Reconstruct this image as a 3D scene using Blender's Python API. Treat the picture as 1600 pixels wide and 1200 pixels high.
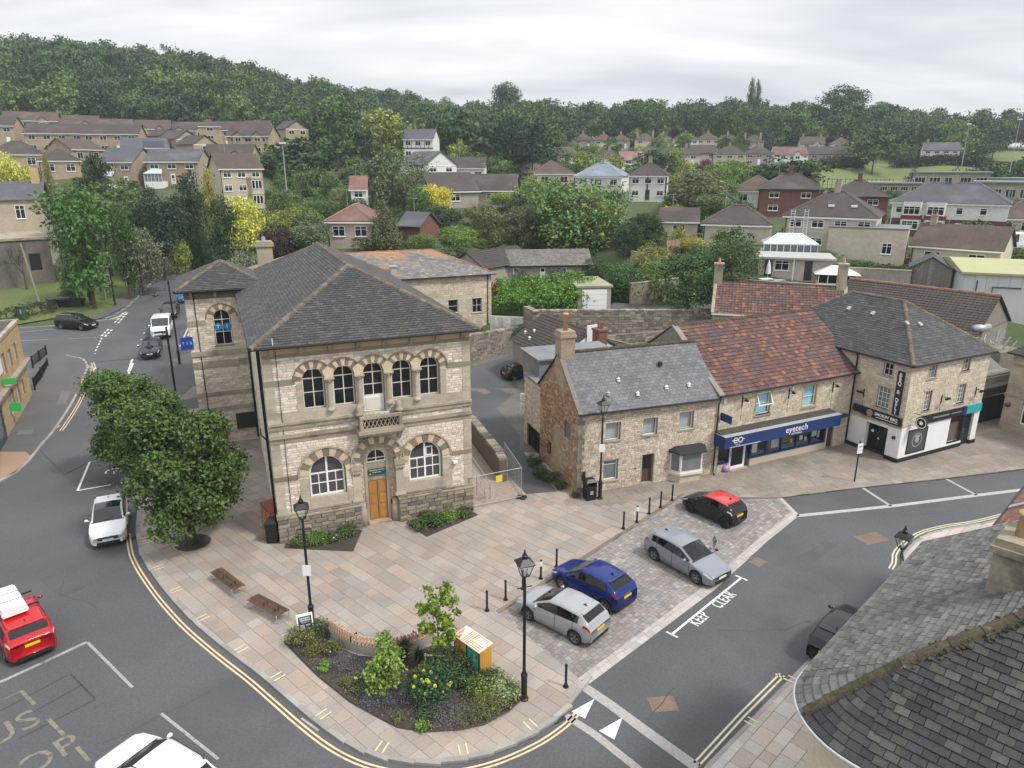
import bpy,math,random
import numpy as np
from mathutils import Vector,Matrix
from mathutils.geometry import delaunay_2d_cdt
random.seed(7)
for o in list(bpy.data.objects):bpy.data.objects.remove(o)
sc=bpy.context.scene
COL=sc.collection
R=math.radians
PI=math.pi
CAMZ=19.0;FPX=1120.0;PITCH=R(17.1)
cam=bpy.data.cameras.new('camera');cam.sensor_width=36.0;cam.lens=FPX/1600*36
cam.clip_start=0.1;cam.clip_end=3000
camo=bpy.data.objects.new('camera',cam);COL.objects.link(camo)
camo.location=(0,0,CAMZ);camo.rotation_euler=(PI/2-PITCH,0,0)
sc.camera=camo
SUN_EL,SUN_AZ=R(52),R(118)
w=bpy.data.worlds.new('World');sc.world=w;w.use_nodes=True
nt=w.node_tree;nt.nodes.clear()
def wn(t,**k):
 n=nt.nodes.new(t)
 for a,b in k.items():setattr(n,a,b)
 return n
L_=nt.links.new
out=wn('ShaderNodeOutputWorld')
sky=wn('ShaderNodeTexSky',sky_type='NISHITA',sun_disc=False,sun_elevation=SUN_EL,sun_rotation=SUN_AZ)
bg1=wn('ShaderNodeBackground');bg1.inputs[1].default_value=0.05
L_(sky.outputs[0],bg1.inputs[0])
tc=wn('ShaderNodeTexCoord');sep=wn('ShaderNodeSeparateXYZ');L_(tc.outputs['Generated'],sep.inputs[0])
def wmath(op,a,b=None):
 n=wn('ShaderNodeMath',operation=op)
 for i,v in enumerate((a,b)):
  if v is None:continue
  if isinstance(v,(int,float)):n.inputs[i].default_value=v
  else:L_(v,n.inputs[i])
 return n.outputs[0]
zc=wmath('MAXIMUM',sep.outputs[2],0.0)
den=wmath('ADD',zc,0.22)
cx=wmath('DIVIDE',sep.outputs[0],den);cy=wmath('DIVIDE',sep.outputs[1],den)
cmb=wn('ShaderNodeCombineXYZ');L_(cx,cmb.inputs[0]);L_(cy,cmb.inputs[1])
n1=wn('ShaderNodeTexNoise');n1.inputs['Scale'].default_value=1.1;n1.inputs['Detail'].default_value=6;n1.inputs['Roughness'].default_value=.5
n1.inputs['Distortion'].default_value=.35
mp=wn('ShaderNodeMapping');mp.inputs['Scale'].default_value=(.75,1.9,1);mp.inputs['Location'].default_value=(3.1,1.7,0)
L_(cmb.outputs[0],mp.inputs[0]);L_(mp.outputs[0],n1.inputs['Vector'])
rp=wn('ShaderNodeValToRGB')
rp.color_ramp.elements[0].position=.32;rp.color_ramp.elements[0].color=(.57,.595,.63,1)
rp.color_ramp.elements[1].position=.66;rp.color_ramp.elements[1].color=(.93,.945,.96,1)
L_(n1.outputs[0],rp.inputs[0])
cie=wmath('ADD',wmath('MULTIPLY',zc,0.8),0.76)
bg2=wn('ShaderNodeBackground');L_(rp.outputs[0],bg2.inputs[0]);L_(cie,bg2.inputs[1])
addn=wn('ShaderNodeMixShader');addn.inputs[0].default_value=.93
L_(bg1.outputs[0],addn.inputs[1]);L_(bg2.outputs[0],addn.inputs[2]);L_(addn.outputs[0],out.inputs[0])
sun=bpy.data.lights.new('sun','SUN');sun.energy=2.3;sun.angle=R(9);sun.color=(1,.955,.89)
suno=bpy.data.objects.new('sun',sun);COL.objects.link(suno)
sd=Vector((math.sin(SUN_AZ)*math.cos(SUN_EL),math.cos(SUN_AZ)*math.cos(SUN_EL),math.sin(SUN_EL)))
suno.rotation_euler=sd.to_track_quat('Z','Y').to_euler();suno.location=(30,-20,80)
sc.view_settings.view_transform='Standard';sc.view_settings.look='None'
sc.view_settings.exposure=0.5;sc.view_settings.gamma=1;sc.view_settings.use_curve_mapping=False
sc.render.engine='CYCLES';sc.cycles.max_bounces=6;sc.cycles.diffuse_bounces=3;sc.cycles.glossy_bounces=3
sc.cycles.transparent_max_bounces=8;sc.cycles.use_denoising=True;sc.cycles.volume_bounces=0
sc.cycles.caustics_reflective=False;sc.cycles.caustics_refractive=False
CT,ST=math.cos(PITCH),math.sin(PITCH)
def ray(px,py):
 x=(px-800)/FPX;y=-(py-600)/FPX
 return(x,CT+y*ST,-ST+y*CT)
def P(px,py,z=0.0):
 d=ray(px,py);t=(z-CAMZ)/d[2]
 return(d[0]*t,d[1]*t)
def PD(px,py,D):
 """point on the sight line at ground distance y = D"""
 d=ray(px,py);t=D/d[1]
 return(d[0]*t,D,CAMZ+d[2]*t)
def PP(l,z=0.0):return[P(a,b,z)for a,b in l]
MATS={}
def mat(name,col,rough=.8,col2=None,rnd=0.0,var=0.0,vs=1.0,fine=0.0,fs=12.0,bump=0.0,bs=20.0,metal=0.0,spec=.5,coat=0.0,stain=None,sa=0.0,ss=.5,sth=.55,objcol=False,ramp=None,trans=0.0,emis=0.0,stretch=None):
 """col base colour; rnd brightness spread piece by piece; col2/ramp other piece colours; var/vs large noise; fine/fs grain; stain patches"""
 if name in MATS:return MATS[name]
 m=bpy.data.materials.new(name);MATS[name]=m;m.use_nodes=True
 t=m.node_tree;t.nodes.clear();ln=t.links.new
 def nd(ty,**k):
  n=t.nodes.new(ty)
  for a,b in k.items():setattr(n,a,b)
  return n
 def mth(op,a,b=None,clamp=False):
  n=nd('ShaderNodeMath',operation=op);n.use_clamp=clamp
  for i,v in enumerate((a,b)):
   if v is None:continue
   if isinstance(v,(int,float)):n.inputs[i].default_value=v
   else:ln(v,n.inputs[i])
  return n.outputs[0]
 def mix(f,a,b,mode='MIX'):
  n=nd('ShaderNodeMix',data_type='RGBA',blend_type=mode)
  for i,v in((0,f),(6,a),(7,b)):
   if isinstance(v,(int,float)):n.inputs[i].default_value=v
   elif isinstance(v,tuple):n.inputs[i].default_value=v if len(v)==4 else(*v,1)
   else:ln(v,n.inputs[i])
  return n.outputs[2]
 o=nd('ShaderNodeOutputMaterial');b=nd('ShaderNodeBsdfPrincipled')
 geo=nd('ShaderNodeNewGeometry');oi=nd('ShaderNodeObjectInfo')
 pos=geo.outputs['Position']
 if stretch:
  mpn=nd('ShaderNodeMapping');mpn.inputs['Scale'].default_value=stretch;ln(pos,mpn.inputs[0]);pos=mpn.outputs[0]
 def noise(s,d=3):
  n=nd('ShaderNodeTexNoise');n.inputs['Scale'].default_value=s;n.inputs['Detail'].default_value=d
  ln(pos,n.inputs['Vector']);return n.outputs[0]
 r=None
 if rnd or col2 or ramp:
  r=mth('FRACT',mth('ADD',oi.outputs['Random'],geo.outputs['Random Per Island']))
 c=(*col,1)
 if objcol:c=oi.outputs['Color']
 if ramp:
  n=nd('ShaderNodeValToRGB');n.color_ramp.interpolation='CONSTANT'
  el=n.color_ramp.elements
  while len(el)<len(ramp):el.new(.5)
  for i,rc in enumerate(ramp):el[i].position=i/len(ramp);el[i].color=(*rc,1)
  ln(r,n.inputs[0]);c=n.outputs[0]
 elif col2:c=mix(r,c,col2)
 f=None
 if rnd:
  r2=mth('FRACT',mth('MULTIPLY',r,7.31))
  f=mth('ADD',mth('MULTIPLY',r2,2*rnd),1-rnd)
 if var:
  v=mth('ADD',mth('MULTIPLY',noise(vs),4*var),1-2*var);v=mth('MAXIMUM',v,.15)
  f=v if f is None else mth('MULTIPLY',f,v)
 if fine:
  v=mth('MAXIMUM',mth('ADD',mth('MULTIPLY',noise(fs,2),4*fine),1-2*fine),.2)
  f=v if f is None else mth('MULTIPLY',f,v)
 if f is not None:
  n=nd('ShaderNodeVectorMath',operation='SCALE')
  if isinstance(c,tuple):n.inputs[0].default_value=c[:3]
  else:ln(c,n.inputs[0])
  ln(f,n.inputs['Scale']);c=n.outputs[0]
 if stain:
  s=mth('MULTIPLY',mth('SUBTRACT',noise(ss,5),sth),8,True)
  c=mix(mth('MULTIPLY',s,sa),c,stain)
 if isinstance(c,tuple):b.inputs['Base Color'].default_value=c
 else:ln(c,b.inputs['Base Color'])
 b.inputs['Roughness'].default_value=rough;b.inputs['Metallic'].default_value=metal
 b.inputs['Specular IOR Level'].default_value=spec;b.inputs['Coat Weight'].default_value=coat
 if coat:b.inputs['Coat Roughness'].default_value=.05
 if emis:
  b.inputs['Emission Color'].default_value=(*col,1);b.inputs['Emission Strength'].default_value=emis
 if bump:
  bn=nd('ShaderNodeBump');bn.inputs['Strength'].default_value=bump;bn.inputs['Distance'].default_value=.02
  ln(noise(bs,4),bn.inputs['Height']);ln(bn.outputs[0],b.inputs['Normal'])
 sh=b.outputs[0]
 if trans:
  tb=nd('ShaderNodeBsdfTranslucent');ms=nd('ShaderNodeMixShader');ms.inputs[0].default_value=trans
  if isinstance(c,tuple):tb.inputs[0].default_value=c
  else:ln(c,tb.inputs[0])
  ln(sh,ms.inputs[1]);ln(tb.outputs[0],ms.inputs[2]);sh=ms.outputs[0]
 ln(sh,o.inputs[0])
 return m
def clear_glass(name,tint=(.9,.95,.95),refl=.12):
 if name in MATS:return MATS[name]
 m=bpy.data.materials.new(name);MATS[name]=m;m.use_nodes=True
 t=m.node_tree;t.nodes.clear()
 o=t.nodes.new('ShaderNodeOutputMaterial');a=t.nodes.new('ShaderNodeBsdfTransparent');g=t.nodes.new('ShaderNodeBsdfGlossy')
 a.inputs[0].default_value=(*tint,1);g.inputs['Roughness'].default_value=.03
 fr=t.nodes.new('ShaderNodeLayerWeight');fr.inputs[0].default_value=.5
 pw=t.nodes.new('ShaderNodeMath');pw.operation='POWER';pw.inputs[1].default_value=4;t.links.new(fr.outputs['Facing'],pw.inputs[0])
 ad=t.nodes.new('ShaderNodeMath');ad.operation='MULTIPLY_ADD';ad.inputs[1].default_value=.75;ad.inputs[2].default_value=refl+.045;ad.use_clamp=True
 t.links.new(pw.outputs[0],ad.inputs[0])
 ms=t.nodes.new('ShaderNodeMixShader');t.links.new(ad.outputs[0],ms.inputs[0]);t.links.new(a.outputs[0],ms.inputs[1]);t.links.new(g.outputs[0],ms.inputs[2])
 t.links.new(ms.outputs[0],o.inputs[0]);return m
def plain(c,rough=.6,**k):
 return mat('paint_%02x%02x%02x_%d'%(*[int(max(0,min(1,v))*255)for v in c],int(rough*100))+''.join(sorted(k)),c,rough,**k)
def put(o,parent=None,M=None,label=None,cat=None,group=None,kind=None):
 if o.name not in COL.objects:COL.objects.link(o)
 if parent is not None:o.parent=parent
 if M is not None:o.matrix_basis=M
 if label:o['label']=label
 if cat:o['category']=cat
 if group:o['group']=group
 if kind:o['kind']=kind
 return o
def thing(name,label,cat,loc=(0,0,0),rz=0.0,group=None):
 o=bpy.data.objects.new(name,None);o.empty_display_size=.3
 put(o,None,Matrix.Translation(loc)@Matrix.Rotation(rz,4,'Z'),label,cat,group)
 return o
class MB:
 def __init__(s):s.v=[];s.f=[];s.m=[]
 def add(s,vs,fs,mi=0):
  b=len(s.v);s.v+=[tuple(v)for v in vs]
  for f in fs:s.f.append([b+i for i in f]);s.m.append(mi)
  return s
 def box(s,x0,x1,y0,y1,z0,z1,mi=0,M=None):
  vs=[(x,y,z)for z in(z0,z1)for y in(y0,y1)for x in(x0,x1)]
  if M is not None:vs=[M@Vector(v)for v in vs]
  return s.add(vs,[(0,2,3,1),(4,5,7,6),(0,1,5,4),(2,6,7,3),(0,4,6,2),(1,3,7,5)],mi)
 def poly(s,pts,mi=0):return s.add(pts,[tuple(range(len(pts)))],mi)
 def prism(s,pts,z0,z1,mi=0,bottom=True):
  n=len(pts);vs=[(p[0],p[1],z0)for p in pts]+[(p[0],p[1],z1)for p in pts]
  fs=[tuple(range(n,2*n))]+[(i,(i+1)%n,n+(i+1)%n,n+i)for i in range(n)]
  if bottom:fs.append(tuple(range(n-1,-1,-1)))
  return s.add(vs,fs,mi)
 def extr(s,pts,d,mi=0):
  """planar polygon pts (3d) extruded by vector d"""
  n=len(pts);vs=list(pts)+[tuple(np.add(p,d))for p in pts]
  return s.add(vs,[tuple(range(n)),tuple(range(2*n-1,n-1,-1))]+[(i,n+i,n+(i+1)%n,(i+1)%n)for i in range(n)],mi)
 def tube(s,path,rad,n=8,mi=0,cap=True):
  path=[Vector(p)for p in path];rs=rad if isinstance(rad,(list,tuple))else[rad]*len(path)
  vs=[];fs=[]
  for i,p in enumerate(path):
   d=(path[min(i+1,len(path)-1)]-path[max(i-1,0)]).normalized()
   a=d.cross(Vector((0,0,1))if abs(d.z)<.95 else Vector((1,0,0))).normalized();b=d.cross(a)
   for k in range(n):
    q=2*PI*k/n;vs.append(p+(a*math.cos(q)+b*math.sin(q))*rs[i])
  for i in range(len(path)-1):
   for k in range(n):fs.append((i*n+k,i*n+(k+1)%n,(i+1)*n+(k+1)%n,(i+1)*n+k))
  if cap:fs+=[tuple(range(n-1,-1,-1)),tuple(range((len(path)-1)*n,len(path)*n))]
  return s.add(vs,fs,mi)
 def lathe(s,prof,n=12,c=(0,0,0),mi=0,sq=False):
  """prof: (radius, z) list; sq: square section"""
  vs=[];fs=[]
  n=4 if sq else n
  for r,z in prof:
   for k in range(n):
    q=2*PI*k/n+(PI/4 if sq else 0);rr=r*(1.4142 if sq else 1)
    vs.append((c[0]+rr*math.cos(q),c[1]+rr*math.sin(q),c[2]+z))
  for i in range(len(prof)-1):
   for k in range(n):fs.append((i*n+k,i*n+(k+1)%n,(i+1)*n+(k+1)%n,(i+1)*n+k))
  fs+=[tuple(range(n-1,-1,-1)),tuple(range((len(prof)-1)*n,len(prof)*n))]
  return s.add(vs,fs,mi)
 def disc(s,c,r,n=16,axis='y',mi=0):
  vs=[]
  for k in range(n):
   q=2*PI*k/n;a,b=r*math.cos(q),r*math.sin(q)
   vs.append((c[0]+a,c[1],c[2]+b)if axis=='y' else(c[0]+a,c[1]+b,c[2]))
  return s.add(vs,[tuple(range(n))],mi)
 def ball(s,c,r,n=8,m=6,mi=0):
  rx,ry,rz=r if isinstance(r,tuple)else(r,r,r)
  vs=[(c[0],c[1],c[2]-rz)]
  for i in range(1,m):
   t=PI*i/m
   for k in range(n):q=2*PI*k/n;vs.append((c[0]+rx*math.sin(t)*math.cos(q),c[1]+ry*math.sin(t)*math.sin(q),c[2]-rz*math.cos(t)))
  vs.append((c[0],c[1],c[2]+rz));fs=[]
  for k in range(n):fs.append((0,1+(k+1)%n,1+k));fs.append((len(vs)-1,len(vs)-1-n+k,len(vs)-1-n+(k+1)%n))
  for i in range(m-2):
   for k in range(n):fs.append((1+i*n+k,1+i*n+(k+1)%n,1+(i+1)*n+(k+1)%n,1+(i+1)*n+k))
  return s.add(vs,fs,mi)
 def mesh(s,name,mats,smooth=False):
  me=bpy.data.meshes.new(name);me.from_pydata(s.v,[],s.f)
  for m in(mats if isinstance(mats,(list,tuple))else[mats]):me.materials.append(m)
  if any(s.m):me.polygons.foreach_set('material_index',s.m)
  if smooth:me.polygons.foreach_set('use_smooth',[True]*len(s.f))
  me.update();return me
 def build(s,name,mats,parent=None,M=None,label=None,cat=None,group=None,kind=None,smooth=False):
  if not s.v:return None
  return put(bpy.data.objects.new(name,s.mesh(name,mats,smooth)),parent,M,label,cat,group,kind)
def arr_mesh(name,V,Q,mats,mi=None):
 """fast mesh from arrays; Q is (n,4) or (n,3)"""
 me=bpy.data.meshes.new(name);V=np.asarray(V,np.float32);Q=np.asarray(Q,np.int32);k=Q.shape[1]
 me.vertices.add(len(V));me.vertices.foreach_set('co',V.ravel())
 me.loops.add(Q.size);me.loops.foreach_set('vertex_index',Q.ravel())
 me.polygons.add(len(Q));me.polygons.foreach_set('loop_start',np.arange(0,Q.size,k,dtype=np.int32))
 for m in mats:me.materials.append(m)
 if mi is not None:me.polygons.foreach_set('material_index',np.asarray(mi,np.int32))
 me.shade_flat();me.update(calc_edges=True);return me
def inst(mesh,name,parent=None,M=None,**k):
 return put(bpy.data.objects.new(name,mesh),parent,M,**k)
def T(x=0,y=0,z=0):return Matrix.Translation((x,y,z))
def S(x,y,z):return Matrix.Diagonal((x,y,z,1))
def RZ(a):return Matrix.Rotation(a,4,'Z')
def RX(a):return Matrix.Rotation(a,4,'X')
def RY(a):return Matrix.Rotation(a,4,'Y')
def frame(o,ex,ey):
 """matrix with x axis ex, y axis ey (made square to ex), z = ex x ey"""
 ex=Vector(ex).normalized();ey=Vector(ey);ey=(ey-ex*ey.dot(ex)).normalized();ez=ex.cross(ey)
 return Matrix(((ex.x,ey.x,ez.x,o[0]),(ex.y,ey.y,ez.y,o[1]),(ex.z,ey.z,ez.z,o[2]),(0,0,0,1)))
def face(side,W,D):
 """local frame of a wall seen from outside: x left to right, y inward, z up"""
 if side=='front':return Matrix.Identity(4)
 if side=='left':return frame((0,D,0),(0,-1,0),(1,0,0))
 if side=='right':return frame((W,0,0),(0,1,0),(-1,0,0))
 return frame((W,D,0),(-1,0,0),(0,-1,0))
def unit_variants(kind,n=4,seed=1):
 rg=random.Random(seed);out=[]
 for i in range(n):
  j=lambda a:rg.uniform(-a,a)
  if kind=='stone':
   v=[(-1,1,-1),(1,1,-1),(1,1,1),(-1,1,1)]
   a=[(x+j(.02),-.3,z+j(.06))for x,z in((-1,-1),(1,-1),(1,1),(-1,1))]
   bb=[(x*.955+j(.02),-1+j(.25),z*.86+j(.06))for x,z in((-1,-1),(1,-1),(1,1),(-1,1))]
   V=v+a+bb;F=[(0,4,5,1),(1,5,6,2),(2,6,7,3),(3,7,4,0),(4,8,9,5),(5,9,10,6),(6,10,11,7),(7,11,8,4),(8,11,10,9),(0,1,2,3)]
  elif kind=='slab':
   b0=[(x+j(.012),y+j(.012),-1)for x,y in((-1,-1),(1,-1),(1,1),(-1,1))]
   t0=[(p[0],p[1],.3)for p in b0];t1=[(p[0]*.985,p[1]*.97,1)for p in b0]
   V=b0+t0+t1;F=[(0,1,5,4),(1,2,6,5),(2,3,7,6),(3,0,4,7),(4,5,9,8),(5,6,10,9),(6,7,11,10),(7,4,8,11),(8,9,10,11),(3,2,1,0)]
  elif kind=='slate':
   e=[j(.05)for _ in range(4)];q=j(.05)
   V=[(-1+e[0],-1+q,.1),(1+e[1],-1+e[2]*1.4,.1),(1,1,-1),(-1,1,-1),(-1+e[0],-1+q,1+e[3]),(1+e[1],-1+e[2]*1.4,1),(1,1,-.2),(-1,1,-.2)]
   F=[(0,1,5,4),(1,2,6,5),(3,0,4,7),(4,5,6,7),(2,3,7,6),(3,2,1,0)]
  elif kind in('pantile','conctile'):
   k=7;pr=[]
   for t in range(k):
    xx=-1+2*t/(k-1)
    hh=(.55+.45*math.cos(PI*2*(t/(k-1))))if kind=='pantile' else(1 if t in(0,1,5,6)else.35)
    pr.append((xx,hh))
   V=[(x,-1,h*1.0+.0)for x,h in pr]+[(x,1,h-1.0)for x,h in pr]+[(x,-1,h*1.0-.5)for x,h in pr]
   F=[(t,t+1,k+t+1,k+t)for t in range(k-1)]+[(2*k+t,2*k+t+1,t+1,t)for t in range(k-1)]
  out.append((np.array(V,float),F))
 return out
UNITS={}
def pieces(name,parent,M,C,H,kind,mats,wm=None,nind=300,stuff=None,label=None,sel=None):
 """C centres, H half sizes (n,3) in frame M. wm world matrix of the parent (to sort by distance)"""
 C=np.asarray(C,float).reshape(-1,3);H=np.asarray(H,float).reshape(-1,3);n=len(C)
 if not n:return
 if kind not in UNITS:UNITS[kind]=unit_variants(kind)
 var=UNITS[kind];rg=np.random.default_rng(len(name)*7+n)
 vi=rg.integers(0,len(var),n)
 W=np.array((wm@M)if wm is not None else M)
 wc=C@W[:3,:3].T+W[:3,3]
 dist=np.linalg.norm(wc-np.array([0,0,CAMZ]),axis=1)
 size=np.sqrt(np.sort(H,axis=1)[:,1]*np.sort(H,axis=1)[:,2])
 score=size/dist
 rel=wc-np.array([0,0,CAMZ]);zz=rel[:,1]*CT-rel[:,2]*ST;xx=rel[:,0]/np.maximum(zz,.1)*FPX;yy=-(rel[:,1]*ST+rel[:,2]*CT)/np.maximum(zz,.1)*FPX
 ok=(zz>1)&(abs(xx)<800)&(abs(yy)<600)
 if sel is not None:ok&=sel
 order=np.argsort(np.where(ok,-score,1e9));k=min(nind,int(ok.sum()))
 ind=set(order[:k].tolist())
 meshes=[]
 for V,F in var:
  b=MB();b.add([tuple(v)for v in V],F);meshes.append(b.mesh(name,mats))
 for i in ind:
  inst(meshes[vi[i]],name,parent,M@T(*C[i])@S(*H[i]),label=label)
 rest=[i for i in range(n)if i not in ind]
 if rest:
  rest=np.array(rest);Vs=[];Fq=[];off=0;Ft=[]
  for v,(V,F)in enumerate(var):
   ii=rest[vi[rest]==v]
   if not len(ii):continue
   A=V[None]*H[ii][:,None]+C[ii][:,None]
   nv=len(V);F4=np.array(F)
   Q=F4[None]+(np.arange(len(ii))*nv)[:,None,None]+off
   Vs.append(A.reshape(-1,3));Fq.append(Q.reshape(-1,4));off+=len(ii)*nv
  me=arr_mesh(stuff or name,np.vstack(Vs),np.vstack(Fq),mats if isinstance(mats,(list,tuple))else[mats])
  inst(me,stuff or(name+'_field'),parent,M,kind='stuff')
def clip_convex(sub,clip):
 """Sutherland-Hodgman, clip polygon convex and counter-clockwise"""
 outp=list(sub)
 for i in range(len(clip)):
  a,b=clip[i],clip[(i+1)%len(clip)];inp=outp;outp=[]
  if not inp:return[]
  def ins(p):return(b[0]-a[0])*(p[1]-a[1])-(b[1]-a[1])*(p[0]-a[0])>=-1e-9
  for j in range(len(inp)):
   p,q=inp[j-1],inp[j]
   ip,iq=ins(p),ins(q)
   if ip!=iq:
    d1=(b[0]-a[0])*(p[1]-a[1])-(b[1]-a[1])*(p[0]-a[0]);d2=(b[0]-a[0])*(q[1]-a[1])-(b[1]-a[1])*(q[0]-a[0])
    t=d1/(d1-d2);outp.append((p[0]+(q[0]-p[0])*t,p[1]+(q[1]-p[1])*t))
   if iq:outp.append(q)
 return outp
def inside(poly,X,Y):
 """vectorised point in polygon"""
 X=np.asarray(X);Y=np.asarray(Y);r=np.zeros(X.shape,bool);n=len(poly);j=n-1
 for i in range(n):
  xi,yi=poly[i];xj,yj=poly[j]
  c=((yi>Y)!=(yj>Y))&(X<(xj-xi)*(Y-yi)/((yj-yi)if yj!=yi else 1e-12)+xi)
  r^=c;j=i
 return r
def area(p):return.5*sum(p[i-1][0]*p[i][1]-p[i][0]*p[i-1][1]for i in range(len(p)))
def holes_at(z,holes):
 out=[]
 for h in holes:
  if h[0]=='arch':
   _,xc,zs,r,z0=h
   if z0<=z<=zs:out.append((xc-r,xc+r))
   elif zs<z<zs+r:q=math.sqrt(r*r-(z-zs)**2);out.append((xc-q,xc+q))
  else:
   x0,x1,z0,z1=h
   if z0<=z<=z1:out.append((x0,x1))
 return sorted(out)
def spans(x0,x1,hs):
 s=[(x0,x1)]
 for a,b in hs:
  n=[]
  for p,q in s:
   if b<=p or a>=q:n.append((p,q));continue
   if a>p:n.append((p,a))
   if b<q:n.append((b,q))
  s=n
 return[t for t in s if t[1]-t[0]>.03]
def stone_wall(parent,M,W,H,holes=(),course=.14,lens=(.22,.5),stone=None,mortar=None,wm=None,nind=300,gable=None,depth=.24,proud=.02,name='stone',seed=3,z0=0.0,skip=(),xr=None,label=None):
 """stone courses over a wall with openings. gable: function z -> (x0, x1)"""
 rg=random.Random(seed);C=[];Hh=[];wb=MB();z=z0;sel=[]
 xr=xr or(0,W)
 while z<H-.02:
  h=min(course*rg.uniform(.82,1.18),H-z);zm=z+h/2
  x0,x1=gable(zm)if gable else xr
  if x1-x0>.1:
   for a,b in spans(x0,x1,holes_at(zm,holes)):
    wb.box(a,b,0,depth,z,z+h)
    x=a;hid=any(s0<zm<s1 for s0,s1 in skip)
    while x<b-.02:
     l=rg.uniform(*lens)
     if b-x-l<lens[0]*.6:l=b-x
     p=proud*rg.uniform(.55,1.25)
     C.append((x+l/2,-p/2,zm));Hh.append((l/2-.008,p/2+.004,h/2-.009));sel.append(not hid);x+=l
  z+=h
 wb.build('wall',mortar,parent,M)
 pieces(name,parent,M,C,Hh,'stone',stone,wm,nind,'stonework',sel=np.array(sel),label=label)
def slate_roof(parent,M,poly,tw,th,stone,deck,wm=None,nind=300,kind='slate',name='slate',thick=.02,seed=5,deckdepth=.06,joined='slates'):
 """tiles over a convex polygon (frame M: x along the eave, y up the slope, z outward)"""
 if area(poly)<0:poly=poly[::-1]
 ys=[p[1]for p in poly];y0,y1=min(ys),max(ys);rg=random.Random(seed)
 MB().extr([(p[0],p[1],-deckdepth)for p in poly],(0,0,deckdepth)).build('roof',deck,parent,M)
 C=[];H=[];cut=MB();y=y0;row=0
 while y<y1-.01:
  xs=[]
  for yy in(y,min(y+th,y1)):
   for i in range(len(poly)):
    a,b=poly[i-1],poly[i]
    if(a[1]-yy)*(b[1]-yy)<=0 and a[1]!=b[1]:xs.append(a[0]+(b[0]-a[0])*(yy-a[1])/(b[1]-a[1]))
    elif a[1]==b[1]==yy:xs+=[a[0],b[0]]
  if not xs:y+=th;row+=1;continue
  xa,xb=min(xs),max(xs)
  x=math.floor(xa/tw)*tw-(tw/2 if row%2 and kind=='slate' else 0)-tw
  while x<xb:
   w=tw*(rg.uniform(.97,1.0)if kind=='slate' else 1.0)
   rc=[(x,y-th*.12),(x+w,y-th*.12),(x+w,y+th*.98),(x,y+th*.98)]
   c=clip_convex([(x,y),(x+w,y),(x+w,y+th),(x,y+th)],poly)
   if len(c)>2:
    ar=abs(area(c))
    if ar>.97*w*th:
     C.append((x+w/2,y+th*.43,thick*.75));H.append((w/2-(.004 if kind=='slate' else 0),th*.56,thick*rg.uniform(.8,1.15)))
    elif ar>.02*w*th:
     zz=[thick*(1.6-1.1*min(1,max(0,(p[1]-y)/th)))for p in c]
     n=len(c);cut.add([(p[0],p[1],0)for p in c]+[(p[0],p[1],q)for p,q in zip(c,zz)],[tuple(range(n,2*n))]+[(i,(i+1)%n,n+(i+1)%n,n+i)for i in range(n)])
   x+=tw
  y+=th;row+=1
 pieces(name,parent,M,C,H,kind,stone,wm,nind,joined)
 if cut.v:cut.build('cut_'+joined,stone,parent,M,kind='stuff')
def hip_planes(W,D,ov,ze,pitch,ridge_axis='y'):
 """four planes of a hip roof over a W x D plan, eave overhang ov: list of (matrix, polygon)"""
 x0,x1,y0,y1=-ov,W+ov,-ov,D+ov;t=math.tan(pitch);hw=min(x1-x0,y1-y0)/2;k=1/math.cos(pitch)
 zr=ze+hw*t;out=[]
 def pl(o,e,n,ln,top):
  M=frame((*o,ze),(*e,0),(n[0]*math.cos(pitch),n[1]*math.cos(pitch),math.sin(pitch)))
  out.append((M,[(0,0),(ln,0)]+top))
 LX,LY=x1-x0,y1-y0;s=hw*k
 def poly(ln):return[(ln-hw,s),(hw,s)]if ln>2*hw+1e-6 else[(ln/2,s)]
 pl((x0,y0),(1,0),(0,1),LX,poly(LX));pl((x1,y0),(0,1),(-1,0),LY,poly(LY))
 pl((x1,y1),(-1,0),(0,-1),LX,poly(LX));pl((x0,y1),(0,-1),(1,0),LY,poly(LY))
 if LY>LX:r=((x0+hw,y0+hw),(x0+hw,y1-hw))
 else:r=((x0+hw,y0+hw),(x1-hw,y0+hw))
 return out,zr,r,((x0,y0),(x1,y0),(x1,y1),(x0,y1))
def ridge_tiles(parent,a,b,m,r=.13,step=.42,name='ridge_tile',n=300,sag=0.0):
 a,b=Vector(a),Vector(b);d=b-a;L=d.length;k=max(1,int(L/step));d.normalize()
 side=d.cross(Vector((0,0,1)));side=side.normalized()if side.length>1e-4 else Vector((1,0,0));up=side.cross(d)
 mb=MB();q=6
 l=L/k
 prof=[(-r*1.15,-r*.55),(-r*.8,r*.2),(-r*.25,r*.55),(r*.25,r*.55),(r*.8,r*.2),(r*1.15,-r*.55)]
 vs=[(y,0*l,z)for y,z in prof]+[(y*.93,l*1.02,z*.9)for y,z in prof]
 vs=[(x,y,z)for x,y,z in vs]
 fs=[(i,i+1,7+i,6+i)for i in range(5)]+[tuple(range(5,-1,-1)),tuple(range(6,12))]
 me=MB().add(vs,fs).mesh(name,m)
 for i in range(k):
  o=a+d*(l*i)
  M=Matrix(((side.x,d.x,up.x,o.x),(side.y,d.y,up.y,o.y),(side.z,d.z,up.z,o.z),(0,0,0,1)))
  if i<n:inst(me,name,parent,M@T(0,0,random.uniform(-.012,.012))@RZ(random.uniform(-.02,.02)))
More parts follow.
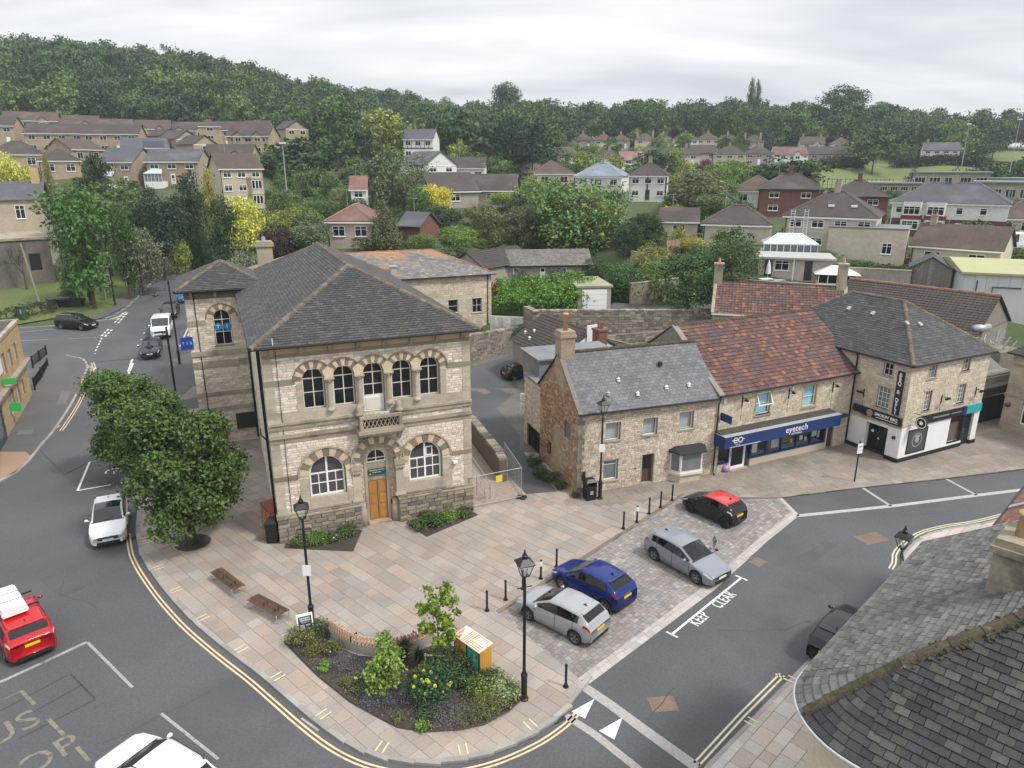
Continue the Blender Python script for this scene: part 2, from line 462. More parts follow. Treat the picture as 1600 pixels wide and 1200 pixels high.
def text(body,size,M,m,parent,name='lettering',ext=.008,align='CENTER',sx=1.0,spacing=1.0,label=None,kind=None,cat=None,bold=0.0):
 cu=bpy.data.curves.new(name,'FONT');cu.body=body;cu.size=size;cu.align_x=align;cu.align_y='CENTER';cu.extrude=ext;cu.resolution_u=3;cu.offset=bold
 cu.space_character=spacing
 o=bpy.data.objects.new(name,cu);COL.objects.link(o)
 dg=bpy.context.evaluated_depsgraph_get();me=bpy.data.meshes.new_from_object(o.evaluated_get(dg))
 COL.objects.unlink(o);bpy.data.objects.remove(o);me.materials.clear();me.materials.append(m)
 return inst(me,name,parent,M@S(sx,1,1),label=label,kind=kind,cat=cat)
VERT=RX(PI/2)
m_asph=mat('asphalt',(0.0789,0.0816,0.0872),.9,var=.20,vs=.14,fine=.18,fs=14,bump=.25,bs=60,stain=(0.0522,0.0534,0.058),sa=.5,ss=.16,sth=.52)
m_asph2=mat('asphalt_pavement',(0.0944,0.0918,0.0909),.92,var=.12,vs=.35,fine=.15,fs=20,bump=.25,bs=60,stain=(0.0641,0.063,0.0619),sa=.5,ss=.4)
m_patch=mat('red_brown_patch',(.17,.115,.09),.9,var=.2,vs=1.5,fine=.2,fs=15)
m_slabs=mat('sandstone_slab',(0.29,0.241,0.206),.82,rnd=.10,var=.10,vs=.5,fine=.07,fs=9,bump=.12,bs=25,ramp=[(0.3,0.255,0.219),(0.28,0.244,0.216),(0.31,0.265,0.225),(0.293,0.238,0.202),(0.324,0.278,0.239),(0.283,0.256,0.232),(0.31,0.246,0.202),(0.315,0.278,0.249),(0.278,0.232,0.2),(0.298,0.262,0.232)],stain=(0.217,0.189,0.171),sa=.5,ss=.4,sth=.54)
m_joint=mat('paving_joint',(0.195,0.173,0.15),.95,var=.15,vs=1)
m_sett=mat('granite_sett',(0.226,0.209,0.2),.85,rnd=.20,ramp=[(0.233,0.209,0.195),(0.206,0.197,0.195),(0.252,0.228,0.211),(0.222,0.193,0.18),(0.265,0.248,0.235)],var=.14,vs=.45,fine=.12,fs=14,stain=(0.132,0.126,0.12),sa=.45,ss=.5,sth=.57)
m_sjoint=mat('sett_joint',(0.128,0.116,0.109),.95)
m_kerb=mat('kerb_granite',(0.268,0.256,0.24),.8,rnd=.16,var=.15,vs=.8,fine=.12,fs=18)
m_white=mat('road_paint_white',(0.595,0.595,0.586),.75,fine=.14,fs=11,stain=(0.297,0.297,0.297),sa=.5,ss=2.5,sth=.6)
m_whiteworn=mat('road_paint_worn',(0.288,0.292,0.296),.8,fine=.25,fs=9,stain=(0.096,0.096,0.096),sa=.8,ss=3,sth=.56)
m_yellow=mat('road_paint_yellow',(.62,.47,.27),.8,fine=.16,fs=8,stain=(.25,.21,.17),sa=.6,ss=2.2,sth=.58)
m_yellow2=mat('road_paint_cream',(.55,.51,.36),.8,fine=.14,fs=8,stain=(.25,.23,.17),sa=.5,ss=2.2,sth=.58)
m_yworn=mat('road_paint_ghost',(.175,.165,.125),.85,fine=.3,fs=7,stain=(.075,.075,.075),sa=.9,ss=2.5,sth=.54)
m_tar=mat('tar_seam',(.038,.038,.04),.8)
m_grass=mat('grass',(0.0935,0.131,0.035),.95,var=.2,vs=.25,fine=.22,fs=4,stain=(0.11,0.121,0.04),sa=.6,ss=.12)
m_ground=mat('ground_cover',(.055,.08,.028),.95,var=.2,vs=.06,fine=.2,fs=1.5,stain=(.10,.095,.06),sa=.7,ss=.05,sth=.55)
m_field=mat('playing_field',(0.122,0.155,0.045),.95,var=.12,vs=.05,fine=.1,fs=2)
m_soil=mat('bark_mulch',(.055,.042,.034),.95,var=.2,vs=1.2,fine=.3,fs=25,bump=.6,bs=40)
m_black=mat('black_iron',(.012,.012,.014),.42,spec=.4)
m_blackm=mat('black_plastic',(.02,.02,.022),.55)
m_lead=mat('lead_flashing',(.33,.345,.36),.6,var=.12,vs=1)
m_stone=mat('limestone_blocks',(0.587,0.516,0.418),.9,rnd=.13,ramp=[(0.614,0.543,0.447),(0.648,0.585,0.497),(0.573,0.496,0.396),(0.683,0.619,0.526),(0.601,0.537,0.461),(0.526,0.454,0.375)],fine=.12,fs=7,var=.10,vs=.35,bump=.25,bs=18,stain=(0.328,0.282,0.237),sa=.35,ss=.7,sth=.6)
m_mortar=mat('lime_mortar',(0.374,0.322,0.26),.95,var=.12,vs=.8)
m_ashlar=mat('ashlar_stone',(0.406,0.355,0.279),.85,rnd=.10,var=.12,vs=.7,fine=.1,fs=6,stain=(0.192,0.172,0.149),sa=.55,ss=.8,sth=.55)
m_dress=mat('dressed_stone',(0.336,0.291,0.224),.88,rnd=.08,var=.16,vs=.7,fine=.12,fs=6,stain=(0.134,0.118,0.0952),sa=.6,ss=.9,sth=.53)
m_plinth=mat('rockfaced_plinth',(0.22,0.193,0.149),.92,rnd=.22,ramp=[(0.226,0.196,0.149),(0.187,0.165,0.132),(0.259,0.22,0.165),(0.171,0.154,0.127)],fine=.2,fs=9,bump=.6,bs=14)
m_vdark=mat('voussoir_brown',(.20,.155,.115),.88,rnd=.15,fine=.12,fs=7)
m_vlight=mat('voussoir_cream',(0.529,0.443,0.305),.88,rnd=.10,fine=.10,fs=7)
m_slate=mat('stone_slate_dark',(0.0446,0.0434,0.0446),.75,rnd=.26,ramp=[(0.0463,0.0457,0.0475),(0.0368,0.0368,0.0392),(0.0546,0.0529,0.0523),(0.0428,0.0416,0.0416),(0.0594,0.057,0.0546)],var=.12,vs=.4,fine=.14,fs=6,stain=(0.0805,0.07,0.0535),sa=.45,ss=.5,sth=.57)
m_slate2=mat('welsh_slate',(0.0897,0.0936,0.105),.55,rnd=.18,ramp=[(0.0897,0.0936,0.106),(0.078,0.0811,0.092),(0.109,0.113,0.125),(0.092,0.092,0.103)],var=.12,vs=.5,stain=(0.156,0.16,0.168),sa=.5,ss=.8,sth=.56,stretch=(1,1,.3))
m_slate3=mat('dark_tile',(0.045,0.045,0.048),.7,rnd=.24,ramp=[(0.0465,0.0465,0.0495),(0.0375,0.0375,0.0405),(0.057,0.0562,0.0585)],var=.12,vs=.4,fine=.12,fs=5,stain=(0.09,0.084,0.0638),sa=.5,ss=.6,sth=.62)
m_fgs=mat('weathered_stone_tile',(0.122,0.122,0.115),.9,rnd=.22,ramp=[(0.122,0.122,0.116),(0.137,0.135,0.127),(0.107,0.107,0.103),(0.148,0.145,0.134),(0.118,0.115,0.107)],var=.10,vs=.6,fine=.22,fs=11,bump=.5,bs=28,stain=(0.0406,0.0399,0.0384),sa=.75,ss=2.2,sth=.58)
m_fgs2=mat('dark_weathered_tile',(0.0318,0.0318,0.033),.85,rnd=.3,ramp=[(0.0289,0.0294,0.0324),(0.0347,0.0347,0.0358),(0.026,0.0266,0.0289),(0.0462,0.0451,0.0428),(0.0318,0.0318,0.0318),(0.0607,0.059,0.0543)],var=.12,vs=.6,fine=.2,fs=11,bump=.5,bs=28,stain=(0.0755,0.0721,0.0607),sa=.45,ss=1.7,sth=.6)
m_deck=mat('roof_underlay',(.03,.03,.032),.95)
m_ridge=mat('mossy_ridge',(.12,.10,.075),.95,rnd=.25,fine=.25,fs=8,bump=.5,bs=20,stain=(.20,.175,.12),sa=.6,ss=3,sth=.55)
m_moss=mat('moss_capped_ridge',(.06,.05,.032),.98,rnd=.25,fine=.35,fs=14,bump=1,bs=24,stain=(.22,.20,.17),sa=.6,ss=5,sth=.63)
m_clay=mat('clay_pantile',(0.13,0.0613,0.0474),.85,rnd=.17,ramp=[(0.118,0.0591,0.05),(0.0976,0.0491,0.0449),(0.139,0.0686,0.0535),(0.107,0.0613,0.0569),(0.0886,0.0447,0.0431),(0.124,0.0635,0.0517),(0.201,0.101,0.0604)],fine=.14,fs=9,var=.12,vs=.5,stain=(0.0768,0.0722,0.0733),sa=.7,ss=.7,sth=.53)
m_brownt=mat('brown_concrete_tile',(0.0493,0.0391,0.034),.8,rnd=.14,var=.10,vs=.3,fine=.1,fs=6)
m_brownt2=mat('dark_brown_tile',(.05,.044,.040),.8,rnd=.16,var=.1,vs=.3)
m_red=mat('red_ridge',(.24,.11,.07),.85,rnd=.2)
m_rubble=mat('rubble_stone',(0.247,0.215,0.173),.95,rnd=.30,ramp=[(0.252,0.221,0.179),(0.21,0.189,0.158),(0.299,0.257,0.205),(0.179,0.163,0.142)],fine=.18,fs=6,bump=.5,bs=10,stain=(0.105,0.0998,0.0735),sa=.5,ss=.6,sth=.56)
m_rubred=mat('iron_stained_stone',(0.286,0.171,0.105),.95,rnd=.30,ramp=[(0.297,0.171,0.105),(0.242,0.132,0.0825),(0.352,0.237,0.154),(0.275,0.149,0.088),(0.396,0.286,0.193)],fine=.2,fs=7,bump=.4,bs=12,stain=(0.396,0.319,0.231),sa=.8,ss=.45,sth=.47)
m_cstone=mat('buff_blockwork',(0.5,0.425,0.337),.92,rnd=.20,ramp=[(0.512,0.438,0.35),(0.562,0.489,0.403),(0.456,0.381,0.297),(0.537,0.476,0.396)],fine=.10,fs=8,var=.1,vs=.5,stain=(0.35,0.279,0.218),sa=.3,ss=.8,sth=.6)
m_estone=mat('cream_limestone',(0.515,0.446,0.342),.9,rnd=.13,ramp=[(0.526,0.458,0.348),(0.56,0.492,0.389),(0.482,0.418,0.319)],fine=.1,fs=7,var=.1,vs=.4,stain=(0.325,0.277,0.22),sa=.35,ss=.6,sth=.58)
m_glass=mat('window_glass',(.010,.013,.017),.04,spec=.4)
m_glassb=mat('window_glass_pale',(.15,.17,.185),.08,spec=.6,var=.25,vs=1.3)  # pale tone puts reflected light and blinds into the glass colour
m_upvc=mat('white_frame',(.78,.78,.77),.4)
m_cream=mat('cream_paint',(.66,.63,.55),.5)
m_wht=mat('white_render',(.72,.72,.73),.7,var=.06,vs=.6,stain=(.55,.55,.55),sa=.3,ss=.8)
m_oak=mat('varnished_oak',(.40,.19,.055),.45,rnd=.08,var=.14,vs=3,stretch=(1,1,.15))
m_wood=mat('weathered_teak',(.10,.055,.036),.7,rnd=.25,fine=.2,fs=10)
m_slatw=mat('larch_slat',(.42,.29,.20),.7,rnd=.16,fine=.1,fs=10)
m_steel=mat('galvanised_steel',(.42,.43,.44),.45,metal=.6)
m_navy=mat('navy_fascia',(.010,.032,.135),.45)
m_curt=mat('net_curtain',(.44,.45,.45),.9,var=.22,vs=9,stretch=(1,1,.08))
cg=clear_glass('shop_glass',(.93,.96,.96),.0)
_px=np.array([-900,-300,-100,100,300,500,700,900,1100,1300,1500,1700,1900,2500.]);_ac=(_px-800)/1150
_D=np.array([-200,50,60,69.8,70.6,80,100,130,160,200,240,280,330,400,500,900.])
_Z=np.array([[0,0,0,0,0,0,0,0,0,0,0,0,0,0],[0,0,0,0,0,0,0,0,0,0,0,0,0,0],[0,0,0,0,0,0,0,0,0,0,0,0,0,0],[.8,.8,.8,.7,.7,.4,.3,.35,.3,.3,.3,.3,.3,.3],[1.1,1.1,1,.9,.9,.6,1.2,3.9,3.9,.8,.4,.3,.3,.3],[1.6,1.6,1.5,1.5,1.6,1.8,2.6,4.6,4.2,2.2,1.2,1,1,1],[3.6,3.6,3.6,3.6,3.4,3.8,4.6,5.4,5.2,5,4.5,4,4,4],[7,7,7,7,6,6,6,6.2,6.5,6.8,6.5,6,6,6],[13,13,13,13,9.5,8,7,7.5,8,8.5,8,8,8,8],[19,19,19,19,15,10,9,11,11,10.5,10,10,10,10],[25,25,25,25,21,15,12,14,15,12.5,12,12,12,12],[34,34,34,34,29,22,17,18,20,15.5,15,15,15,15],[51,51,51,51,46,34,26,25,26,24,20,20,20,20],[62,62,62,62,56,44,33,31,33,31,27,25,25,25],[66,66,66,66,60,48,37,36,37,35,30,29,29,29],[66,66,66,66,60,48,37,36,37,35,30,29,29,29.]])
CTRL=[]
def gz0(x,y):
 x=np.asarray(x,float);y=np.asarray(y,float)
 a=np.where(y>20,x/np.maximum(y,20),0)
 i=np.clip(np.searchsorted(_ac,a)-1,0,len(_ac)-2);u=np.clip((a-_ac[i])/(_ac[i+1]-_ac[i]),0,1)
 j=np.clip(np.searchsorted(_D,y)-1,0,len(_D)-2);v=np.clip((y-_D[j])/(_D[j+1]-_D[j]),0,1)
 u=u*u*(3-2*u)
 return(_Z[j,i]*(1-u)+_Z[j,i+1]*u)*(1-v)+(_Z[j+1,i]*(1-u)+_Z[j+1,i+1]*u)*v
_CR=[]
def gz(x,y):
 z=gz0(x,y)
 if not CTRL:return z
 x=np.asarray(x,float);y=np.asarray(y,float)
 if len(_CR)!=len(CTRL):
  A=np.array(CTRL);r=A[:,2]-gz0(A[:,0],A[:,1]);acc=np.zeros(len(A));s=np.maximum(6,.042*A[:,1])
  K=np.exp(-((A[:,None,0]-A[None,:,0])**2+(A[:,None,1]-A[None,:,1])**2)/(2*s[None]**2));K=K/(K.sum(1,keepdims=True)+.25)
  for _ in range(6):acc+=.9*(r-K@acc)
  _CR[:]=[(a[0],a[1],v)for a,v in zip(A,np.clip(acc,-9,9))]
 num=np.zeros(x.shape);dn=np.full(x.shape,.25)
 for cx_,cy_,r in _CR:
  s=max(6,.042*cy_)
  q=np.exp(-((x-cx_)**2+(y-cy_)**2)/(2*s*s));num+=q*r;dn+=q
 return z+num/dn*np.clip((y-55)/15,0,1)
def g1(x,y):return float(gz(np.array(float(x)),np.array(float(y))))
def PG(px,py):
 """where the sight line through a pixel meets the terrain"""
 d=ray(px,py);t=20.0;
 while t<900:
  if CAMZ+d[2]*t<g1(d[0]*t,d[1]*t):break
  t+=1.0
 lo,hi=t-1,t
 for _ in range(12):
  m_=(lo+hi)/2
  if CAMZ+d[2]*m_<g1(d[0]*m_,d[1]*m_):hi=m_
  else:lo=m_
 return(d[0]*lo,d[1]*lo)
def drape(name,poly,dz,m,step=3.0,kind='structure',label=None,cat=None,flat=False,parent=None):
 """sheet over a polygon, following the terrain at dz above it"""
 if area(poly)<0:poly=poly[::-1]
 xs=[p[0]for p in poly];ys=[p[1]for p in poly];vs=[];n0=0;edges=[]
 dense=[]
 for i in range(len(poly)):
  a,b=poly[i],poly[(i+1)%len(poly)];L=math.hypot(b[0]-a[0],b[1]-a[1])
  k=1 if flat else max(1,int(L/step))
  for t in range(k):dense.append((a[0]+(b[0]-a[0])*t/k,a[1]+(b[1]-a[1])*t/k))
 n=len(dense)
 if flat:return MB().poly([(p[0],p[1],dz)for p in poly]).build(name,m,parent,label=label,cat=cat,kind=kind)
 X,Y=np.meshgrid(np.arange(min(xs)+step/2,max(xs),step),np.arange(min(ys)+step/2,max(ys),step))
 k=inside(poly,X,Y);pts=[Vector(p)for p in dense]+[Vector((float(a),float(b)))for a,b in zip(X[k],Y[k])]
 r=delaunay_2d_cdt(pts,[(i,(i+1)%n)for i in range(n)],[list(range(n))],1,1e-5)
 V=np.array([(p.x,p.y)for p in r[0]]);Z=gz(V[:,0],V[:,1])+dz
 b=MB();b.v=[(float(x),float(y),float(z))for(x,y),z in zip(V,Z)];b.f=[list(f)for f in r[2]];b.m=[0]*len(b.f)
 b.f=[f if sum(b.v[f[i-1]][0]*b.v[f[i]][1]-b.v[f[i]][0]*b.v[f[i-1]][1]for i in range(len(f)))>0 else f[::-1]for f in b.f]
 return b.build(name,m,parent,label=label,cat=cat,kind=kind)
def offset_line(pts,d):
 out=[]
 for i,p in enumerate(pts):
  a=pts[max(i-1,0)];b=pts[min(i+1,len(pts)-1)]
  dx,dy=b[0]-a[0],b[1]-a[1];L=math.hypot(dx,dy)or 1
  out.append((p[0]-dy/L*d,p[1]+dx/L*d))
 return out
def smooth_line(pts,k=6):
 out=[]
 for i in range(len(pts)-1):
  p0=pts[max(i-1,0)];p1=pts[i];p2=pts[i+1];p3=pts[min(i+2,len(pts)-1)]
  for s in range(k):
   t=s/k
   out.append(tuple(.5*((2*p1[c])+(-p0[c]+p2[c])*t+(2*p0[c]-5*p1[c]+4*p2[c]-p3[c])*t*t+(-p0[c]+3*p1[c]-3*p2[c]+p3[c])*t**3)for c in(0,1)))
 out.append(tuple(pts[-1]));return out
def ribbon(name,pts,w0,w1,dz,m,kind='structure',parent=None):
 """strip between offsets w0 and w1 of a line"""
 a=offset_line(pts,w0);b=offset_line(pts,w1);mb=MB();n=len(pts)
 A=np.array(a+b);Z=gz(A[:,0],A[:,1])+dz
 mb.v=[(float(p[0]),float(p[1]),float(z))for p,z in zip(A,Z)]
 mb.f=[[i,n+i,n+i+1,i+1]if w0>w1 else[i,i+1,n+i+1,n+i]for i in range(n-1)];mb.m=[0]*(n-1)
 return mb.build(name,m,parent,kind=kind)
def cutline(pts,step):
 """resample a polyline at equal steps -> (point, direction)"""
 out=[];acc=0.0;nxt=0.0
 for i in range(len(pts)-1):
  a,b=pts[i],pts[i+1];L=math.hypot(b[0]-a[0],b[1]-a[1])
  while nxt<=acc+L and L>0:
   t=(nxt-acc)/L;out.append(((a[0]+(b[0]-a[0])*t,a[1]+(b[1]-a[1])*t),math.atan2(b[1]-a[1],b[0]-a[0])));nxt+=step
  acc+=L
 return out
TAN=(.34,.27,.185);PALE=(.46,.41,.32);WHT=(.66,.65,.62);CRM=(.50,.44,.36);BRK=(.17,.075,.055);GRY=(.33,.30,.26)
BRN=(.075,.052,.042);DBR=(.055,.044,.040);SLT=(.075,.078,.088);BLU=(.17,.20,.245);RED=(.16,.085,.07)
HOUSES=[(52,216,232,15,8,5.2,4,'gable',TAN,BRN,2,4,0,'wide tan house with gablets, leftmost full house of the top row below the wood','gablets'),(128,221,236,10.5,8,5.2,0,'gable',TAN,BRN,2,2,0,'tan house with one small front gable, second in the top row below the wood','gablets1'),(184,224,238,10,8,4.8,6,'gable',TAN,BRN,2,2,0,'low tan house with a broad front gable, third in the top row below the wood','gablets1'),(241,231,232,10.5,8,5.6,0,'gable',TAN,BRN,2,2,0,'tall tan house with twin front gables in the middle of the top row','gablets'),(300,231,236,13.5,8,5.2,-4,'gable',TAN,DBR,2,3,0,'tan terrace with brown roof right of the twin gabled house in the top row','gablets'),(356,230,238,11.5,8,5.2,-6,'gable',TAN,DBR,2,3,0,'tan house with two small dormer gables near the right end of the top row','gablets'),(402,231,236,8,8,5.6,-10,'gable',TAN,DBR,2,2,0,'twin gabled tan house at the right end of the top row','gablets'),(466,228,230,7.5,9,5.0,30,'gablefront',TAN,DBR,2,2,0,'tan gable house standing apart below the wood, right of the estate',''),(89,238,205,15.5,7.5,5.0,-7,'gable',TAN,DBR,2,4,0,'long tan terrace of paired windows, left one in the second row',''),(176,239,205,15,7.5,5.0,-6,'gable',TAN,DBR,2,4,0,'long tan terrace of paired windows, right one in the second row',''),(4,226,205,7,7.5,5.0,-6,'gable',TAN,DBR,2,2,0,'tan terrace end cut by the left edge of the photo',''),(30,266,172,11.5,9,3.6,8,'hip',TAN,DBR,1,2,0,'tan house with a large plain brown roof above the golden conifer',''),(97,276,160,8,7,3.4,12,'hip',TAN,DBR,1,2,0,'low tan house with brown hipped roof beside the golden conifer',''),(140,256,180,10.5,7,3.4,60,'gable',TAN,BRN,1,2,0,'tan house with its gable end turned to the right, above the spreading dark conifer',''),(186,291,150,7.6,8,4.8,-24,'gable',TAN,SLT,2,2,0,'tan gabled house with slate grey roof and white conservatory, left of its pair','cons'),(272,287,150,11.0,7,4.4,-14,'gable',TAN,SLT,2,3,0,'tan house with slate grey roof and white conservatory, right of its pair','cons'),(230,252,185,11,7,3.2,8,'gable',TAN,SLT,1,2,0,'low tan house with dark solar panels on a grey roof','solar'),(270,238,198,5.5,8,4.2,35,'gablefront',TAN,DBR,2,1,0,'small stepped tan gable, first of the three going downhill',''),(297,246,190,6.5,9,4.5,38,'gablefront',TAN,DBR,2,1,0,'stepped tan gable with plain side wall, second of the three going downhill',''),(324,252,182,6.5,8,4.0,38,'gablefront',TAN,DBR,2,1,0,'stepped tan gable at the foot of the three going downhill',''),(330,221,215,6,6,4.2,10,'hip',TAN,BRN,2,1,0,'small square tan house with pyramid roof in the middle of the estate',''),(390,242,196,11.5,8,4.8,-14,'gable',TAN,DBR,2,3,0,'tan house with arched window and two front gables at the right of the estate','gablets'),(358,269,170,11,7,3.8,-10,'gable',TAN,DBR,2,2,0,'tan house directly above the pale stone villa','gablets1'),(383,326,136,8.0,7.5,7.2,24,'gable',PALE,BRN,3,3,0,'pale stone three storey villa with a two storey bay window','bay'),(654,248,212,9,8,5.4,-12,'gable',WHT,SLT,2,3,1,'white half timbered house with tall chimney among the dark trees','timber'),(690,291,165,9,10,4.6,38,'gablefront',WHT,SLT,2,2,0,'white gabled house with grey roof wing above the low brown roofs',''),(728,289,170,9,7,3.8,-4,'gable',WHT,DBR,1,3,0,'long white cottage with grey roof right of the white gabled house',''),(712,322,128,9,9,2.6,22,'gable',GRY,DBR,1,1,0,'low brown roofed bungalow left of the willow',''),(768,320,132,9,8,2.6,-6,'gable',GRY,DBR,1,1,0,'low brown roofed bungalow right behind the round shrubs',''),(548,381,96,6.2,8,3.0,-10,'hip',(.40,.33,.29),RED,1,2,0,'pinkish house with mottled red tiled roof behind the town hall','rough'),(562,334,122,2.6,6,4.0,0,'gable',WHT,RED,2,1,0,'narrow white end of a red roofed house beside the tall willow',''),(640,372,100,3.6,5,1.7,-30,'gable',BRK,SLT,1,0,0,'red brick outbuilding beside the weeping conifer',''),(884,232,318,9,8,4.6,5,'hip',GRY,BRN,2,2,1,'grey semi with twin gables at the left end of the far row','gablets'),(911,233,320,9,8,4.6,0,'hip',GRY,BRN,2,2,1,'grey hipped house second from the left in the far row',''),(943,234,320,10,8,4.6,0,'hip',CRM,BRN,2,2,1,'wide cream hipped house third in the far row',''),(970,233,322,8,8,4.6,0,'hip',GRY,BRN,2,2,1,'narrow grey hipped house fourth in the far row',''),(1008,234,318,9,8,5.0,0,'hip',CRM,BRN,2,2,2,'cream house with two chimneys in the middle of the far row',''),(1036,235,318,9,8,5.0,0,'hip',GRY,BRN,2,2,1,'brownish hipped house right of the two chimney house',''),(1071,235,312,11,8,5.2,0,'hip',WHT,BRN,2,3,1,'white house with red patched roof in the far row',''),(1106,234,316,10,8,5.0,0,'hip',CRM,BRN,2,3,1,'cream hipped house right of the white one in the far row',''),(1137,235,316,10,8,4.8,0,'hip',GRY,BRN,2,2,1,'grey hipped house second from the right in the far row',''),(1176,238,312,8.5,8,5.0,0,'hip',CRM,DBR,2,2,2,'cream pyramid roofed house at the right end of the far row',''),(886,259,252,9,8,4.2,30,'gable',CRM,DBR,2,2,0,'cream gabled house left of the yellow green tree in the near row',''),(950,266,240,9.5,8,4.6,-6,'hip',WHT,DBR,2,2,1,'white square house with two windows in the near row',''),(990,265,240,8,8,3.6,14,'gable',WHT,(.19,.11,.09),2,2,1,'white gabled house with pinkish roof in the near row','gablets1'),(1047,258,250,8,8,4.4,8,'hip',CRM,DBR,2,2,1,'cream house behind the round dark tree in the near row',''),(1072,260,250,9,8,4.6,0,'hip',CRM,DBR,2,2,1,'stone coloured hipped house left of the purple bush',''),(1100,257,255,9,8,4.6,10,'gable',GRY,DBR,2,2,0,'grey gabled house directly behind the purple bush',''),(1139,259,252,11,8,4.6,-4,'hip',CRM,DBR,2,3,1,'wide cream house with bay windows in the near row',''),(1185,258,255,9.5,8,4.6,0,'hip',GRY,DBR,2,3,1,'grey hipped house at the right end of the near row',''),(866,292,180,10,9,3.2,8,'hip',CRM,BRN,1,2,0,'bungalow with steep brown hipped roof left of the blue grey roof',''),(934,296,172,11.5,9,3.0,-16,'hip',WHT,BLU,1,3,1,'bungalow with blue grey hipped roof in the middle of the slope',''),(1011,312,150,7.8,8,4.8,-8,'hip',WHT,DBR,2,3,1,'white two storey house with dark quoins and brown hipped roof','quoin'),(1060,366,104,5.4,5,1.9,-4,'gable',CRM,DBR,1,1,0,'low cream outbuilding with brown roof among yellow shrubs',''),(1148,378,98,9,7,2.4,-8,'hip',CRM,DBR,1,1,0,'wide brown roofed bungalow left of the cream house',''),(1178,322,146,9.4,9,3.0,-10,'hip',WHT,BRN,1,2,0,'white bungalow with big brown hipped roof and dark window',''),(1268,242,290,9,8,5,0,'gable',WHT,BRN,2,2,2,'white house with steep central gable and two chimneys left of the oak','gablets1'),(1314,240,300,8,8,4.6,0,'hip',WHT,BRN,2,2,1,'pale hipped house just left of the oak',''),(1236,252,265,12,8,2.8,10,'gable',WHT,(.13,.075,.06),1,2,0,'low white bungalow with red brown roofs above the dark tree','gablets1'),(1294,250,272,15,8,2.6,-4,'gable',GRY,DBR,1,3,0,'long low grey bungalows below the oak',''),(1469,250,270,12,8,4.2,-4,'gable',WHT,SLT,2,4,1,'white house with dark roof behind the playing field',''),(1231,336,134,11.4,8,4.6,-6,'hip',BRK,DBR,2,2,1,'red brick house with brown hipped roof, left of the two brick houses',''),(1336,346,126,9.8,8,4.2,-8,'hip',BRK,DBR,2,2,1,'red brick house with one tall chimney, right of the two brick houses',''),(1474,368,114,16.5,9,5.0,-16,'hip',WHT,SLT,2,6,1,'white and brick semi-detached pair with bay windows and slate roof','semi'),(1600,370,112,8,9,2.8,6,'hip',CRM,BRN,1,3,0,'brown roofed bungalow with a white bay at the right edge',''),(1290,393,92,11.2,9,4.4,-16,'hip',CRM,DBR,2,4,1,'cream rendered house with dark roof and side extension','ladder'),(1486,424,84,9.6,7,2.8,-24,'gable',CRM,BRN,1,2,1,'cream bungalow with brown roof and gable window beside the warehouse',''),(833,268,240,8,7,3.6,0,'gable',CRM,DBR,2,2,0,'cream house half hidden by the dark cedar',''),(1015,250,275,7,7,4.0,0,'hip',CRM,DBR,2,2,1,'small cream house between the two rows beside the round tree',''),]
HOUSES=[h if not(h[2]>230 and h[0]>840)else h[:5]+(h[5]*.82,)+h[6:]for h in HOUSES]
for h in HOUSES:
 if len(h)==14:raise ValueError(h)
 q=PD(h[0],h[1],h[2]);CTRL.append((q[0],q[1]+h[4]*.3,q[2]))
for px,py,D in((925,483,73),(1080,492,72),(855,440,92),(700,440,90),(1450,266,285),(1372,274,262),(1330,296,215),(1520,262,290),(1482,297,190),(1560,322,160),(1232,398,88),(1240,436,80),(1455,449,76),(1575,388,98),(1550,500,70)):
 q=PD(px,py,D);CTRL.append(q)
def build_ground():
 xs=np.concatenate([np.linspace(-520,-110,50),np.linspace(-104,104,84),np.linspace(110,520,50)])
 ys=np.concatenate([np.linspace(-60,40,12),np.linspace(44,66,14),np.linspace(66.8,74,20),np.linspace(75,140,42),np.linspace(144,480,90),np.linspace(500,1100,14)])
 X,Y=np.meshgrid(xs,ys);Z=gz(X,Y)-.16
 V=np.stack([X.ravel(),Y.ravel(),Z.ravel()],1);w_=len(xs);h_=len(ys)
 i=np.arange(w_*h_).reshape(h_,w_);Q=np.stack([i[:-1,:-1].ravel(),i[:-1,1:].ravel(),i[1:,1:].ravel(),i[1:,:-1].ravel()],1)
 inst(arr_mesh('ground',V,Q,[m_ground]),'ground',kind='structure')
build_ground()
KERB=smooth_line(PP([(262,640),(228,740),(213,810),(215,850),(224,875),(242,903),(266,934),(302,972),(352,1014),(402,1052),(442,1086),(482,1120),(522,1150),(562,1172),(606,1186),(660,1192),(716,1188),(770,1175),(824,1152),(860,1130),(885,1108),(915,1070)]),5)
EDGE=PP([(915,1070),(1116,920),(1200,843),(1246,806),(1217,777)])
BAYTOP=PP([(1217,777),(1346,761),(1476,747),(1600,732)]);BAYTOP.append((60.0,BAYTOP[-1][1]+(60-BAYTOP[-1][0])*.34))
ROAD=-.09
road_poly=[(-75,-30),(75,-30),(75,55),(34,55),(-22,57),(-75,57)]
drape('road',road_poly,ROAD,m_asph,step=6)
LK=PP([(0,752),(37,729),(69,692),(85,673),(112,633),(140,580)])
def g_line(l):return[PG(a,b)for a,b in l]
STR_L=g_line([(246,437),(262,421),(277,408),(296,396),(322,384)])
street=smooth_line(g_line([(205,560),(232,500),(262,452),(290,420),(318,402),(350,388)]),6)
ribbon('street',street,7.5,-5.5,-.07,m_asph)
drape('street_junction',[P(262,660),(-32,58),(-30.5,66),PG(310,480),PG(300,470),PG(262,470),PG(200,520),PG(150,560),PG(110,640),P(60,700),P(100,740)],-.062,m_asph,step=2.5)
side=[(-42,70),(-60,74.5),(-80,76),(-110,78)]
